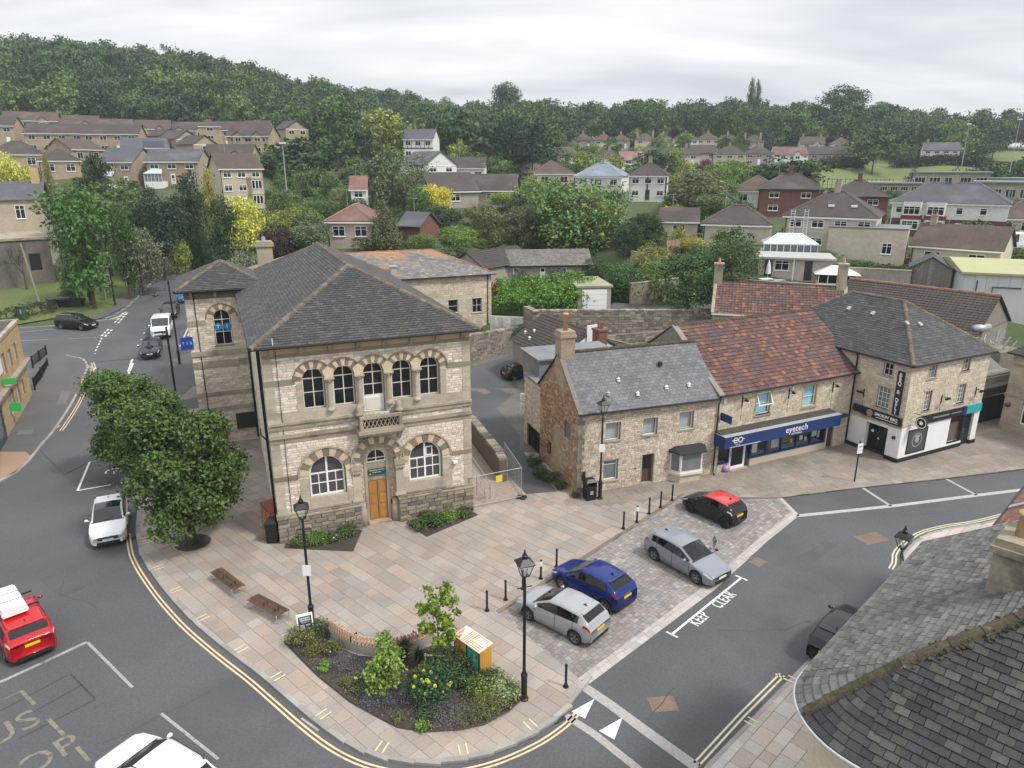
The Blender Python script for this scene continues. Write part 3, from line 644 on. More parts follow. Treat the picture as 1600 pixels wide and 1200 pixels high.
SIDE_P=[PG(112,556),PG(75,555),PG(40,554),(-75,66.5),(-110,66),(-110,83),(-75,83.5),PG(30,512),PG(110,507),PG(160,499),PG(200,480),PG(262,470),PG(200,560),PG(150,590)]
drape('side_road',SIDE_P,-.055,m_asph,step=2.5)
verge=[PG(-40,500),PG(30,506),PG(90,496),PG(125,500),PG(165,490),PG(196,465),PG(228,432),PG(250,412),PG(225,398),PG(150,410),PG(60,430),PG(-40,440)]
drape('grass_verge',verge,-.01,m_grass,step=2.5)
drape('verge_footpath',[PG(125,503),PG(160,497),PG(200,477),PG(244,430),PG(262,412),PG(290,394),PG(312,384),PG(300,380),PG(280,388),PG(250,405),PG(228,427),PG(196,462),PG(165,486)],.03,m_asph2,step=2)
LP=LK+[PG(133,562),PG(112,556),PG(75,555),PG(40,554),(-62,66),(-62,40),(-60,33)]
drape('left_pavement',LP,.004,m_asph2,step=2.5)
drape('brick_crossing',PP([(0,706),(40,706),(48,712),(24,738),(0,749)]),.012,mat('buff_paver',(.33,.22,.15),.9,rnd=.2,fine=.15,fs=9),step=3)
for pts in([(97,610),(112,610),(103,632),(88,632)],[(30,673),(52,671),(50,678),(24,680)]):
 drape('pavement_patch',[PG(*p)for p in pts],.014,mat('pale_asphalt_patch',(.13,.125,.12),.9,fine=.2,fs=12),step=3)
PK0,PK1=P(778,957),P(1062,777)
kd=(PK1[0]-PK0[0],PK1[1]-PK0[1]);kl=math.hypot(*kd);kd=(kd[0]/kl,kd[1]/kl);kn=(-kd[1],kd[0]);KA=math.atan2(kd[1],kd[0])
SETT=PP([(778,957),(860,905),(960,842),(1062,777),(1217,777),(1246,806),(1200,843),(1116,920),(921,1066),(880,1040)])
SETT=[PK0,PK1,P(1217,777),P(1246,806),P(1200,843),P(1116,920),P(921,1066)]
plaza=KERB+[EDGE[0]]+[P(905,1060),PK0,PK1,P(1217,777)]+BAYTOP[1:]+[(62,66),(38,64),(25,49),(13,43.5),(8,47),(-3,50),(-10,58),(-29,68)]
def plaza_inner():return plaza
drape('paving_bed',plaza,-.012,m_joint,step=5)
def pave(name,poly,ang,org,roww,lens,mats,h,top,seed,keep=None,wm=None,nind=300,parent=None,inset=0.0,joint=.012):
 """rows of rectangular stones filling a polygon; edge stones are cut to it"""
 rg=random.Random(seed);ca,sa=math.cos(ang),math.sin(ang)
 L=[((x-org[0])*ca+(y-org[1])*sa,-(x-org[0])*sa+(y-org[1])*ca)for x,y in poly]
 if area(L)<0:L=L[::-1]
 M=T(org[0],org[1],top)@RZ(ang)
 y0,y1=min(p[1]for p in L),max(p[1]for p in L);x0,x1=min(p[0]for p in L),max(p[0]for p in L)
 Cc=[];Hh=[];rects=[];y=y0
 while y<y1:
  rw=rg.choice(roww)if isinstance(roww,list)else roww
  x=x0-rg.uniform(0,1)
  while x<x1:
   l=rg.uniform(*lens);rects.append((x,y,l,rw));x+=l
  y+=rw
 A=np.array(rects);j=joint/2
 cor=[inside(L,A[:,0]+dx*A[:,2],A[:,1]+dy*A[:,3])for dx in(0,.5,1)for dy in(0,.5,1)]
 s=sum(c.astype(int)for c in cor);full=s==9;part=(s>0)&~full
 if keep is not None:
  wx=org[0]+(A[:,0]+A[:,2]/2)*ca-(A[:,1]+A[:,3]/2)*sa;wy=org[1]+(A[:,0]+A[:,2]/2)*sa+(A[:,1]+A[:,3]/2)*ca
  kk=keep(wx,wy);full&=kk;part&=kk
 F=A[full];n=len(F);zz=np.array([rg.uniform(-.004,.004)for _ in range(n)])
 Cc=np.stack([F[:,0]+F[:,2]/2,F[:,1]+F[:,3]/2,zz-h/2],1);Hh=np.stack([F[:,2]/2-j,F[:,3]/2-j,np.full(n,h/2)],1)
 pieces(name,parent,M,Cc,Hh,'slab',mats,wm,nind,name+'_paving')
 cut=MB()
 for x,y,l,rw in A[part]:
  c=clip_convex(L,[(x+j,y+j),(x+l-j,y+j),(x+l-j,y+rw-j),(x+j,y+rw-j)])
  if len(c)>2 and abs(area(c))>.004:cut.prism(c if area(c)>0 else c[::-1],-h,rg.uniform(-.003,.003),bottom=False)
 cut.build('cut_'+name,mats,parent,M,kind='stuff')
OLDP=[P(884,791),P(960,786),(PK1[0]-.3,PK1[1]+.15),P(1070,776.5),P(1217,776.5)]+BAYTOP[1:]+[(62,64),(38,62),(25,49),(13,43.5),(8,47),(2.6,42)];CAX=math.atan2(3.07,8.88)
pvm=bpy.data.objects.new('square_paving',None);put(pvm,kind='structure')
pave('slab',plaza,KA+R(90),PK0,[.45,.6,.6,.75],(.5,1.15),m_slabs,.05,0.0,11,parent=pvm,keep=lambda x,y:(y<64)&~inside(OLDP,x,y))
m_old=mat('old_slab',(.235,.20,.17),.85,rnd=.09,var=.14,vs=.3,fine=.10,fs=7,bump=.15,bs=25,ramp=[(.235,.20,.168),(.215,.186,.16),(.25,.212,.178),(.228,.188,.152),(.245,.212,.182)],stain=(.15,.13,.112),sa=.6,ss=.28,sth=.52)
oldp=bpy.data.objects.new('shop_front_paving',None);put(oldp,kind='structure')
pave('slab',OLDP,CAX,P(950,779),[.45,.6,.6],(.5,1.2),m_old,.05,.0,19,parent=oldp,keep=lambda x,y:(y<60),nind=300)
stm=bpy.data.objects.new('parking_setts',None);put(stm,kind='structure')
drape('sett_bed',SETT,-.088,m_sjoint,step=5,parent=stm,kind=None)
sx=[(1-.0)*1 for _ in range(0)]
BAND=PP([(921,1066),(1116,920),(1200,843),(1246,806),(1238,797),(1190,836),(1104,911),(903,1058)])
pave('sett',[PK0,PK1,P(1217,777),P(1238,797),P(1190,836),P(1104,911),P(903,1058)],KA,PK0,.2,(.18,.36),m_sett,.03,-.072,12,parent=stm)
pave('edging_stone',BAND,math.atan2(BAND[1][1]-BAND[0][1],BAND[1][0]-BAND[0][0]),BAND[0],.31,(.4,.7),mat('pale_edging',(.37,.345,.325),.85,rnd=.12,fine=.12,fs=10),.03,-.068,13,parent=stm)
def kerb_run(pts,out_w=.15,top=.012,h=.13,length=.9,m=m_kerb,side=1,name='kerb'):
 root=bpy.data.objects.new(name,None);put(root,kind='structure')
 me=MB().add(*[unit_variants('slab')[0][0].tolist(),unit_variants('slab')[0][1]]).mesh('kerb_stone',m)
 for(p,a)in cutline(pts,length):
  q=(p[0]+math.cos(a)*length/2,p[1]+math.sin(a)*length/2)
  z=g1(*q)
  inst(me,'kerb_stone',root,T(q[0],q[1],z+top-h/2)@RZ(a)@T(0,side*out_w/2,0)@S(length/2-.008,out_w/2,h/2))
 return root
kerb_run(KERB,.2,side=1)
kerb_run([PK0,PK1],.16,top=.006,side=1,length=.9,m=mat('dark_kerb',(.17,.125,.10),.9,rnd=.2))
kerb_run(smooth_line(LK+[PG(140,578),PG(133,562),PG(112,556)],4),.2,side=1)
RKERB=smooth_line(PP([(1104,1194),(1170,1126),(1232,1062),(1290,1002),(1338,956),(1404,890),(1412,862),(1444,836),(1486,824),(1532,817),(1600,800)]),4)
RIGHT=RKERB+[(40,30),(22,8),(0,2),(1,12)]
drape('right_pavement_bed',RIGHT,-.012,m_joint,step=4)
rpv=bpy.data.objects.new('right_pavement',None);put(rpv,kind='structure')
pave('slab',RIGHT,R(45),(5,15),[.45,.6],(.5,1.0),mat('pale_slab',(.40,.36,.32),.85,rnd=.1,ramp=[(.42,.375,.335),(.385,.345,.31),(.43,.395,.36),(.40,.34,.29)],fine=.08,fs=9,var=.08,vs=.5),.05,0.0,15,parent=rpv,nind=60,keep=lambda x,y:(x-y<2)&(y>12)|(x+y>50)&(y>27))
kerb_run(RKERB[::-1],.15,side=1)
kerb_run(smooth_line([PG(30,512),PG(110,507),PG(160,499),PG(200,479),PG(246,434),PG(275,409),PG(292,397),PG(318,384)],4),.2,side=1,length=1.5)
def strip(pts,w_,m,z=None,name='road_marking',n=0):
 ribbon(name,pts,-w_/2,w_/2,(ROAD+.005 if z is None else z),m)
def dline(pts,m=None,off=(.26,.42),w_=.075,name='double_yellow_line',z=None,side=-1):
 for o in off:ribbon(name,pts,side*o,side*(o+w_),ROAD+.005 if z is None else z,m or m_yellow)
dline(KERB[12:-4])
dline(smooth_line(PP([(908,1076),(872,1110),(840,1140)]),4),off=(-.05,.13),z=-.07)
YL=PP([(1228,1053),(1100,1186)])
dline([P(1224,1052),P(1160,1116),P(1090,1192)],m_yellow2,off=(-.09,.09))
strip(PP([(1212,1050),(1238,1064)]),.09,m_yellow2)
dline(RKERB[20:],m_yellow2,off=(.22,.38),side=1)
LKS=smooth_line(LK+[PG(140,578),PG(133,562),PG(112,556)],4)
dline(LKS[12:],m_yellow,off=(.3,.5),z=-.05)
strip(g_line([(88,664),(84,668)]),.5,m_yellow,z=-.05)
RS=smooth_line(g_line([(262,592),(280,540),(296,505),(306,480)]),4)
dline(RS,m_yellow2,off=(0,.35),w_=.14,z=-.05)
FV=smooth_line(g_line([(150,505),(200,483),(246,438),(275,412),(293,401),(322,388)]),4)
dline(FV,m_yellow2,off=(.2,.5),w_=.12,z=-.05)
for a,b in((232,886),(258,921),(291,958),(330,994),(382,1004+32),(431,1046+9),(518,1110),(600,1160),(724,1178),(832,1129)):
 pass
for px,py in((226,848),(248,884),(280,921),(327,961),(382,1006),(443,1054),(516,1110),(600,1167),(722,1177),(828,1128)):
 x,y=P(px,py);k=min(range(len(KERB)),key=lambda i:(KERB[i][0]-x)**2+(KERB[i][1]-y)**2)
 a=math.atan2(KERB[min(k+1,len(KERB)-1)][1]-KERB[k-1][1],KERB[min(k+1,len(KERB)-1)][0]-KERB[k-1][0])
 b=MB()
 for s in(-.13,.13):b.box(s-.03,s+.03,-.24,.24,0.004,.009)
 b.build('kerb_marking',m_yellow2,None,T(KERB[k][0],KERB[k][1],.006)@RZ(a)@T(0,.42,0),kind='structure')
for px,py in((1174,1128),(1110+127,1062)):
 x,y=P(px,py);b=MB()
 for s in(-.13,.13):b.box(s-.03,s+.03,-.2,.2,0.004,.009)
 b.build('kerb_marking',m_yellow2,None,T(x,y,.006)@RZ(R(45)),kind='structure')
kb0,kb1=P(1050,991,ROAD),P(1158,903,ROAD);kba=math.atan2(kb1[1]-kb0[1],kb1[0]-kb0[0])
strip([kb0,kb1],.11,m_white)
for q,e in((kb0,((1041,987),(1059,996))),(kb1,((1149,899),(1168,907)))):strip(PP(e,ROAD),.1,m_white)
for wd,px,py in(('KEEP',1093,967),('CLEAR',1131,937)):
 x,y=P(px,py,ROAD)
 text(wd,.78,T(x,y,ROAD+.006)@RZ(kba),m_white,None,'road_lettering',.002,sx=.6,spacing=1.12,bold=.01,kind='structure')
m_bay=mat('bay_setts',(.36,.345,.335),.85,rnd=.15,fine=.2,fs=10)
for l,w_ in(([(1246,806),(1392,791),(1526,774),(1640,760)],.3),([(1346,761),(1392,791)],.2),([(1476,747),(1526,774)],.2),([(1217,777),(1246,806)],.3)):strip(PP(l,ROAD),w_,m_bay)
strip(PP([(905,1068),(955,1102),(1020,1150),(1090,1200)],ROAD),.42,m_bay);strip(PP([(884,1118),(930,1148),(985,1192),(1010,1212)],ROAD),.3,m_bay)
for tri in([(929,1092),(893,1112),(914,1123)],[(973,1121),(936,1142),(960,1156)]):
 drape('give_way_triangle',PP(tri,ROAD),ROAD+.006,m_white,flat=True)
strip(PP([(0,1066),(70,1034),(136,1003)],ROAD),.17,m_whiteworn);strip(PP([(137,1004),(207,1074)],ROAD),.11,m_whiteworn)
strip(PP([(252,1115),(341,1186)],ROAD),.11,m_whiteworn);strip(PP([(471,1122),(498,1142)],ROAD),.09,m_whiteworn)
for l,w_ in(([(0,1096),(34,1079)],.05),([(34,1080),(54,1101)],.13),([(76,1124),(101,1149)],.13),([(120,1167),(139,1189)],.13)):strip(PP(l,ROAD),w_,m_yworn)
ba0,ba1=P(0,1067,ROAD),P(136,1003,ROAD);baa=math.atan2(ba1[1]-ba0[1],ba1[0]-ba0[0])
bx,by=P(-6,1152,ROAD);text('BUS',1.55,T(bx,by,ROAD+.006)@RZ(baa-.02),m_yworn,None,'road_lettering',.002,kind='structure')
bx,by=P(34,1205,ROAD);text('STOP',1.45,T(bx,by,ROAD+.006)@RZ(baa-.02),m_yworn,None,'road_lettering',.002,kind='structure')
for l in([(108,1054),(0,1111)],[(110,1053),(149,1092)],[(149,1093),(30,1154)],[(128,1070),(52,1113)]):strip(PP(l,ROAD),.07,m_tar,z=ROAD+.003,name='tar_seam')
BZ=-.075
strip(g_line([(121,765),(140,720),(173,716)]),.13,m_white,z=BZ+.012);strip(g_line([(121,765),(173,756)]),.13,m_white,z=BZ+.014)
for a,b in(((157,686),(152,704)),((208,567),(201,583)),((216,538),(209,553)),((227,516),(220,530)),((207,560),(200,580)),((255,470),(248,484)),((268,452),(262,463))):
 strip(g_line([a,b]),.17,m_white,z=-.045)
wx_,wy_=PG(177,735)
b=MB();c=[(.45*math.cos(t),.45*math.sin(t))for t in np.linspace(.6,5.2,14)]
for i in range(13):
 p,q=c[i],c[i+1];b.poly([(p[0]*1.12,p[1]*1.12,0),(q[0]*1.12,q[1]*1.12,0),(q[0]*.86,q[1]*.86,0),(p[0]*.86,p[1]*.86,0)])
b.box(-.05,.06,.1,.9,0,.002);b.box(-.05,.5,-.02,.1,0,.002);b.disc((0,1.08,.002),.14,axis='z')
b.build('wheelchair_marking',m_white,None,T(wx_,wy_,g1(wx_,wy_)-.06)@RZ(R(-60)),kind='structure')
ga,gb=PG(158,525),PG(194,487)
for k in range(9):
 for s in(0,.55):
  t0=(k+.1)/9;t1=(k+.65)/9
  p=(ga[0]+(gb[0]-ga[0])*t0+s*.9,ga[1]+(gb[1]-ga[1])*t0-s*.4);q=(ga[0]+(gb[0]-ga[0])*t1+s*.9,ga[1]+(gb[1]-ga[1])*t1-s*.4)
  strip([p,q],.22,m_white,z=-.03)
ga,gb=PG(142,565),PG(160,526)
for k in range(8):
 t0=(k+.1)/8;t1=(k+.6)/8
 strip([(ga[0]+(gb[0]-ga[0])*t0,ga[1]+(gb[1]-ga[1])*t0),(ga[0]+(gb[0]-ga[0])*t1,ga[1]+(gb[1]-ga[1])*t1)],.15,m_white,z=-.03)
strip(g_line([(105,529),(150,527)]),.12,m_whiteworn,z=-.03);strip(g_line([(34,532),(75,530)]),.12,m_whiteworn,z=-.03);strip(g_line([(30,519),(82,514)]),.12,m_whiteworn,z=-.03)
drape('tower_pavement',[P(258,646),(-31.5,59),(-33.5,68),(-31,72.5),(-24,70),(-21,58)],.015,m_asph2,step=2)
m_rep=mat('asphalt_repair',(.075,.076,.08),.92,var=.15,vs=.6,fine=.15,fs=14);m_rep2=mat('asphalt_worn',(.125,.125,.127),.92,var=.15,vs=.6,fine=.15,fs=14)
for k,(pts,m_)in enumerate((([(60,905),(130,880),(160,905),(95,935)],m_rep),([(190,800),(212,800),(214,830),(196,845)],m_rep),([(1230,880),(1290,845),(1310,852),(1256,888)],m_rep),([(1400,800),(1480,792),(1484,800),(1408,808)],m_rep),([(600,1196),(640,1198),(640,1212),(600,1210)],m_rep))):drape('road_repair',PP(pts,ROAD),ROAD+.003,m_,flat=True)
rg=random.Random(41)
for px,py,n_ in((150,950,9),(330,1080,8),(1120,985,9),(1290,900,7),(1000,1150,6),(60,1010,5)):
 x,y=P(px,py,ROAD);a=rg.uniform(0,6.28);pts=[(x,y)]
 for k in range(n_):a+=rg.gauss(0,.35);pts.append((pts[-1][0]+math.cos(a)*.5,pts[-1][1]+math.sin(a)*.5))
 strip(pts,.022,m_tar,z=ROAD+.004,name='tar_seam')
for c,s_,a in(((1362,841),(1.5,.95),.35),((1184,878),(.75,.6),.7),((1036,1100),(1.0,.75),.1)):
 x,y=P(*c,ROAD);MB().poly([(-s_[0]/2,-s_[1]/2,0),(s_[0]/2,-s_[1]/2,0),(s_[0]/2,s_[1]/2,0),(-s_[0]/2,s_[1]/2,0)]).build('road_patch',m_patch,None,T(x,y,ROAD+.004)@RZ(a),kind='structure')
def grate(px,py,a,w_=.5,d_=.5,z=ROAD,label='iron gully grate'):
 x,y=P(px,py,z);o=thing('gully_grate',label,'drain grate',(x,y,z+.002),a)
 b=MB();b.box(-w_/2,w_/2,-d_/2,-d_/2+.05,0,.012);b.box(-w_/2,w_/2,d_/2-.05,d_/2,0,.012);b.box(-w_/2,-w_/2+.05,-d_/2+.05,d_/2-.05,0,.012);b.box(w_/2-.05,w_/2,-d_/2+.05,d_/2-.05,0,.012)
 b.build('frame',m_black,o)
 me=MB().box(-w_/2+.05,w_/2-.05,-.018,.018,0,.009).mesh('bar',m_black)
 for k in range(5):inst(me,'bar',o,T(0,(k-2)*.075,0))
grate(870,1121,.6,label='black iron gully grate in the gutter by the tip of the flower bed pavement')
grate(216,840,1.3,label='dark gully grate beside the kerb near the white hatchback')
grate(1477,685,.4,.9,.6,z=0.0,label='dark drain grate set in the paving in front of the alley')
for px,py in((1084,810),(895,1025),(855,1053),(1050,882)):
 x,y=P(px,py,-.07);b=MB();b.box(-.12,.12,-.12,.12,0,.012);b.disc((0,0,.016),.07,10,'z')
 b.build('access_cover',mat('cover_grey',(.22,.21,.20),.7,rnd=.1),None,T(x,y,-.07)@RZ(KA),kind='structure')
for px,py,a in((735,855,.3),):
 x,y=P(px,py,0);MB().box(-.3,.3,-.2,.2,0,.008).build('access_cover',mat('cover_brown',(.27,.23,.20),.8),None,T(x,y,0)@RZ(KA),kind='structure')
ALLEY=[P(822,772),P(870,768),PG(812,700),(.6,49),(-1.2,55),(.5,60),(0.5,69.5),(-3.5,66.5),(-9,70),(-12,66),(-7.5,57),(-4,50),(-.5,42.5)]
drape('alley',ALLEY,.012,m_asph,step=2)
drape('back_yard',[(-.5,46),(-4,55),(-10,58),(-13,66),(-9.5,66.2),(-4.2,67.6),(1.2,71.2),(2,69.4),(16,69.6),(34,69.6),(34,52),(24,50),(13,44)],.005,mat('yard_dirt',(.13,.12,.105),.95,var=.2,vs=.4,fine=.2,fs=5,stain=(.07,.08,.04),sa=.6,ss=.3),step=3)
drape('alley_ramp',[P(738,792),P(822,772),P(800,740),P(770,690),P(745,650),P(735,655)],.008,mat('ramp_slabs',(.33,.27,.225),.9,fine=.15,fs=5),step=3)
UNIT_PANE={}
def pane_mesh(m):
 if m.name not in UNIT_PANE:
  UNIT_PANE[m.name]=(MB().add([(-.5,0,-.5),(.5,0,-.5),(.5,0,.5),(-.5,0,.5)],[(0,1,2,3)])if m is cg else MB().box(-.5,.5,-.006,.006,-.5,.5)).mesh('pane',m)
 return UNIT_PANE[m.name]
def window(parent,M,x,z,w,h,cols=2,rows=2,fm=None,gm=None,rec=.12,fw=.055,bw=.03,sill=None,surround=None,sw=.14,curtain=None,arch=False,name='window',rowz=None,label=None,open_row=None,sillmat=None):
 """window part (frame and bars) with its panes, sill and surround below it; x centre, z bottom, on wall frame M"""
 fm=fm or m_upvc;gm=gm or m_glass;b=MB();y0,y1=rec,rec+.05;r=w/2
 ztop=h-r if arch else h
 b.box(-r,-r+fw,y0,y1,fw,ztop);b.box(r-fw,r,y0,y1,fw,ztop);b.box(-r,r,y0,y1,0,fw)
 if arch:
  n=12
  for k in range(n):
   a0,a1=PI*k/n,PI*(k+1)/n
   q=[(math.cos(a)*rr,y0,ztop+math.sin(a)*rr)for a,rr in((a0,r),(a1,r),(a1,r-fw),(a0,r-fw))]
   b.extr(q,(0,.05,0))
 else:b.box(-r,r,y0,y1,h-fw,h)
 zs=rowz or[fw+(ztop-2*fw if not arch else ztop-fw)*k/rows for k in range(1,rows)]
 if arch and not rowz:zs=zs+[ztop]
 xs=[-r+w*k/cols for k in range(1,cols)]
 for k,q in enumerate(xs):b.box(q-bw/2,q+bw/2,y0+.005,y1-.005,fw,(ztop+math.sqrt(max(0,r*r-q*q))-fw*.5)if arch else h-fw)
 for q in zs:b.box(-r+fw,r-fw,y0+.008,y1-.008,q-bw/2,q+bw/2)
 o=b.build(name,fm,parent,M@T(x,0,z),label=label)
 pm=pane_mesh(gm);xe=[-r+fw]+xs+[r-fw];ze=[fw]+zs+([]if arch else[h-fw])
 for i in range(len(xe)-1):
  for j in range(len(ze)-1):
   inst(pm,'pane',o,T((xe[i]+xe[i+1])/2,y0+.025,(ze[j]+ze[j+1])/2)@S(xe[i+1]-xe[i],1,ze[j+1]-ze[j]))
 if arch:
  n=10;base=ze[-1]
  for i in range(cols):
   xa,xb=xe[i],xe[i+1];pts=[(xa,y0+.02,base),(xb,y0+.02,base)]
   for k in range(n+1):
    xx=xb+(xa-xb)*k/n;pts.append((xx,y0+.02,ztop+math.sqrt(max(0,(r-fw*.6)**2-xx*xx))))
   MB().extr(pts,(0,.012,0)).build('pane',gm,o)
 if sill:MB().box(-r-.08,r+.08,-sill,rec,-.09,0).build('sill',sillmat or m_dress,o)
 if surround:
  s=MB();p=.03
  s.box(-r-sw,-r,-p,rec,-.0,h);s.box(r,r+sw,-p,rec,-.0,h);s.box(-r-sw-.06,r+sw+.06,-p-.01,rec,h,h+sw*1.2);s.box(-r-sw-.05,r+sw+.05,-p-.04,rec,-sw*.8,0)
  s.build('surround',surround,o)
 if curtain:
  MB().box(-r+fw,r-fw,y1+.06,y1+.08,fw,h-fw).build('curtain',curtain,o)
 return o
def arch_ring(parent,M,xc,zs,r0,r1,n,mats,y0=-.05,y1=.12,a0=0.0,a1=PI,name='voussoir'):
 for k in range(n):
  t0=a0+(a1-a0)*k/n+.008;t1=a0+(a1-a0)*(k+1)/n-.008;b=MB();q=3
  pts=[(xc+math.cos(t0+(t1-t0)*i/q)*r1,y0,zs+math.sin(t0+(t1-t0)*i/q)*r1)for i in range(q+1)]
  pts+=[(xc+math.cos(t1+(t0-t1)*i/q)*r0,y0,zs+math.sin(t1+(t0-t1)*i/q)*r0)for i in range(q+1)]
  b.extr(pts,(0,y1-y0,0));b.build(name,mats[k%len(mats)],parent,M)
def arch_band(parent,M,xc,zs,r0,r1,m,y0,y1,a0=0.0,a1=PI,n=16,name='hood_mould'):
 b=MB()
 for k in range(n):
  t0=a0+(a1-a0)*k/n;t1=a0+(a1-a0)*(k+1)/n
  b.extr([(xc+math.cos(t)*r,y0,zs+math.sin(t)*r)for t,r in((t0,r1),(t1,r1),(t1,r0),(t0,r0))],(0,y1-y0,0))
 return b.build(name,m,parent,M)
def pipe(parent,pts,r=.045,m=None,name='drainpipe',M=None,label=None):
 return MB().tube(pts,r,8).build(name,m or m_black,parent,M,smooth=True,label=label)
def gutter(parent,a,b,m=None,r=.07,name='gutter'):
 return MB().tube([a,b],r,8).build(name,m or m_black,parent)
def wmat(o):return Matrix(o.matrix_basis)
HA=math.atan2(.37968,.92512);HO=(-12.077,33.466,0)
hall=thing('town_hall','cream limestone town hall with five arched upper windows, balcony and dark hipped slate roof','town hall',HO,HA)
HW=wmat(hall);W,D=10.55,22.3;I4=Matrix.Identity(4)
UC=(2.30,3.81,5.32,6.82,8.32);LC=(2.62,7.92);PC=5.28
holes=[('arch',c,8.70,.56,7.12 if i!=2 else 6.56)for i,c in enumerate(UC)]+[('arch',c,3.55,.95,2.2)for c in LC]+[('arch',PC,3.87,.98,-.1)]
stone_wall(hall,I4,W,10.5,holes,course=.135,lens=(.2,.46),stone=m_stone,mortar=m_mortar,wm=HW,depth=.5,seed=4,z0=1.5,nind=300,name='block',skip=((5.5,5.98),(6.25,6.98),(9.95,10.5)))
stone_wall(hall,face('left',W,16.2),16.2,10.5,[],course=.16,lens=(.25,.6),stone=m_stone,mortar=m_mortar,wm=HW,depth=.4,seed=5,z0=-.1,nind=0)
stone_wall(hall,face('right',W,D),D,10.5,[],course=.2,lens=(.3,.6),stone=m_stone,mortar=m_mortar,wm=HW,depth=.4,seed=6,z0=-.1,nind=0)
MB().box(.4,W-.4,.75,D,-.1,10.45).build('core',mat('dark_interior',(.02,.02,.022),.95),hall)
for x0,x1 in((-.08,4.25),(6.32,W+.08)):
 C=[];H_=[];z=-.1;rg=random.Random(int(x0*10)+9);row=0
 while z<1.38:
  h=.24;x=x0
  while x<x1-.03:
   l=rg.uniform(.32,.8)
   if x1-x-l<.3:l=x1-x
   C.append((x+l/2,-.07,z+h/2));H_.append((l/2-.008,.09*rg.uniform(.75,1.2),h/2-.008));x+=l
  z+=h
 pieces('plinth_block',hall,I4,C,H_,'stone',m_plinth,HW,160,'plinth_stonework')
 MB().box(x0,x1,-.08,.49,-.12,1.36).build('plinth',m_mortar,hall)
 b=MB();b.extr([(x0-.03,-.17,1.36),(x0-.03,-.17,1.44),(x0-.03,-.02,1.62),(x0-.03,.3,1.62),(x0-.03,.3,1.36)],(x1-x0+.06,0,0));b.build('plinth_cap',m_dress,hall)
def band(z0,z1,x0,x1,pr,m,name='string_course'):MB().box(x0,x1,-pr,.1,z0,z1).build(name,m,hall)
for x0,x1 in((-.06,1.13),(9.42,W+.06)):band(3.42,3.69,x0,x1,.045,m_vdark)
for x0,x1 in((-.06,4.32),(6.6,W+.06)):
 band(5.52,5.78,x0,x1,.06,m_dress);band(5.78,5.96,x0,x1,.15,m_dress);band(6.27,6.5,x0,x1,.12,m_dress);band(6.5,6.62,x0,x1,.19,m_dress);band(6.62,7.1,x0+.02,x1-.02,.035,m_ashlar)
for x0,x1 in((-.06,1.4),(9.25,W+.06)):band(8.52,8.8,x0,x1,.05,mat('green_stained_stone',(.22,.215,.165),.9,var=.15,vs=1))
band(9.93,10.12,-.03,W+.03,.05,m_vdark,'frieze');band(10.12,10.5,-.03,W+.03,.035,mat('cream_frieze',(.44,.345,.22),.9,var=.08,vs=1),'frieze')
for k in range(8):
 x=.42+k*(W-.84)/7;b=MB();b.extr([(x-.09,-.05,10.04),(x-.09,-.34,10.34),(x-.09,-.34,10.5),(x-.09,-.03,10.5)],(.18,0,0));b.build('eaves_bracket',m_dress,hall)
for x0,x1,z0,z1 in((-.04,.42,1.62,9.93),(W-.42,W+.04,1.62,9.93),(1.44,1.73,7.1,8.52),(8.9,9.22,7.1,8.52),(1.2,1.66,1.62,3.42),(8.88,9.4,1.62,3.42),(3.58,4.26,1.62,2.6),(6.3,6.96,1.62,2.6)):
 zz=z0;rg=random.Random(int(x0*7+z0))
 me=MB().box(-.5,.5,-.5,.5,-.5,.5).mesh('ashlar_block',m_ashlar)
 while zz<z1-.05:
  hh=min(rg.choice((.3,.36,.42)),z1-zz);inst(me,'ashlar_block',hall,T((x0+x1)/2,.01,zz+hh/2)@S(x1-x0,.1,hh-.012));zz+=hh
for i,c in enumerate(UC):
 window(hall,I4,c,7.12,1.06,2.1,2,2,m_cream,m_glass,rec=.24,fw=.05,bw=.045,arch=True,rowz=[.84,1.56])if i!=2 else window(hall,I4,c,7.42,1.06,1.8,2,2,m_cream,m_glass,rec=.24,fw=.05,bw=.045,arch=True,rowz=[.62,1.26])
 a0,a1=(0,PI)if False else((R(38)if i<4 else 0),(R(142)if i>0 else PI))
 arch_ring(hall,I4,c,8.70,.565,.93,9 if i in(0,4)else 7,[m_vdark,m_vlight],a0=a0,a1=a1)
 arch_band(hall,I4,c,8.70,.93,1.0,m_vdark,-.09,.05,a0=a0+(.06 if i<4 else 0),a1=a1-(.06 if i>0 else 0))
MB().box(UC[2]-.53,UC[2]+.53,.24,.3,6.56,7.42).build('balcony_door',m_upvc,hall);MB().box(UC[2]-.43,UC[2]+.43,.215,.24,6.66,7.3).build('door_panel',m_cream,hall)
for i in range(4):
 c=(UC[i]+UC[i+1])/2
 MB().extr([(c-.19,-.05,8.72),(c+.19,-.05,8.72),(c+.32,-.05,9.12),(c,-.05,9.32),(c-.32,-.05,9.12)],(0,.17,0)).build('springer',m_vlight,hall)
 MB().box(c-.17,c+.17,.06,.4,6.62,8.72).build('pier',m_ashlar,hall)
 b=MB();b.lathe([(.21,6.98),(.21,7.06),(.17,7.12),(.145,7.2),(.135,8.42),(.16,8.44),(.15,8.48),(.2,8.6),(.24,8.66)],12,(c,-.06,0));b.box(c-.25,c+.25,-.31,.19,8.66,8.73)
 o=b.build('column',m_ashlar,hall)
 cb=MB()
 for k in range(8):q=2*PI*k/8;cb.ball((c+.19*math.cos(q),-.06+.19*math.sin(q),8.57),(.06,.06,.075),6,4)
 cb.build('capital',m_dress,o,smooth=True)
bal=MB();bx0,bx1=4.36,6.56
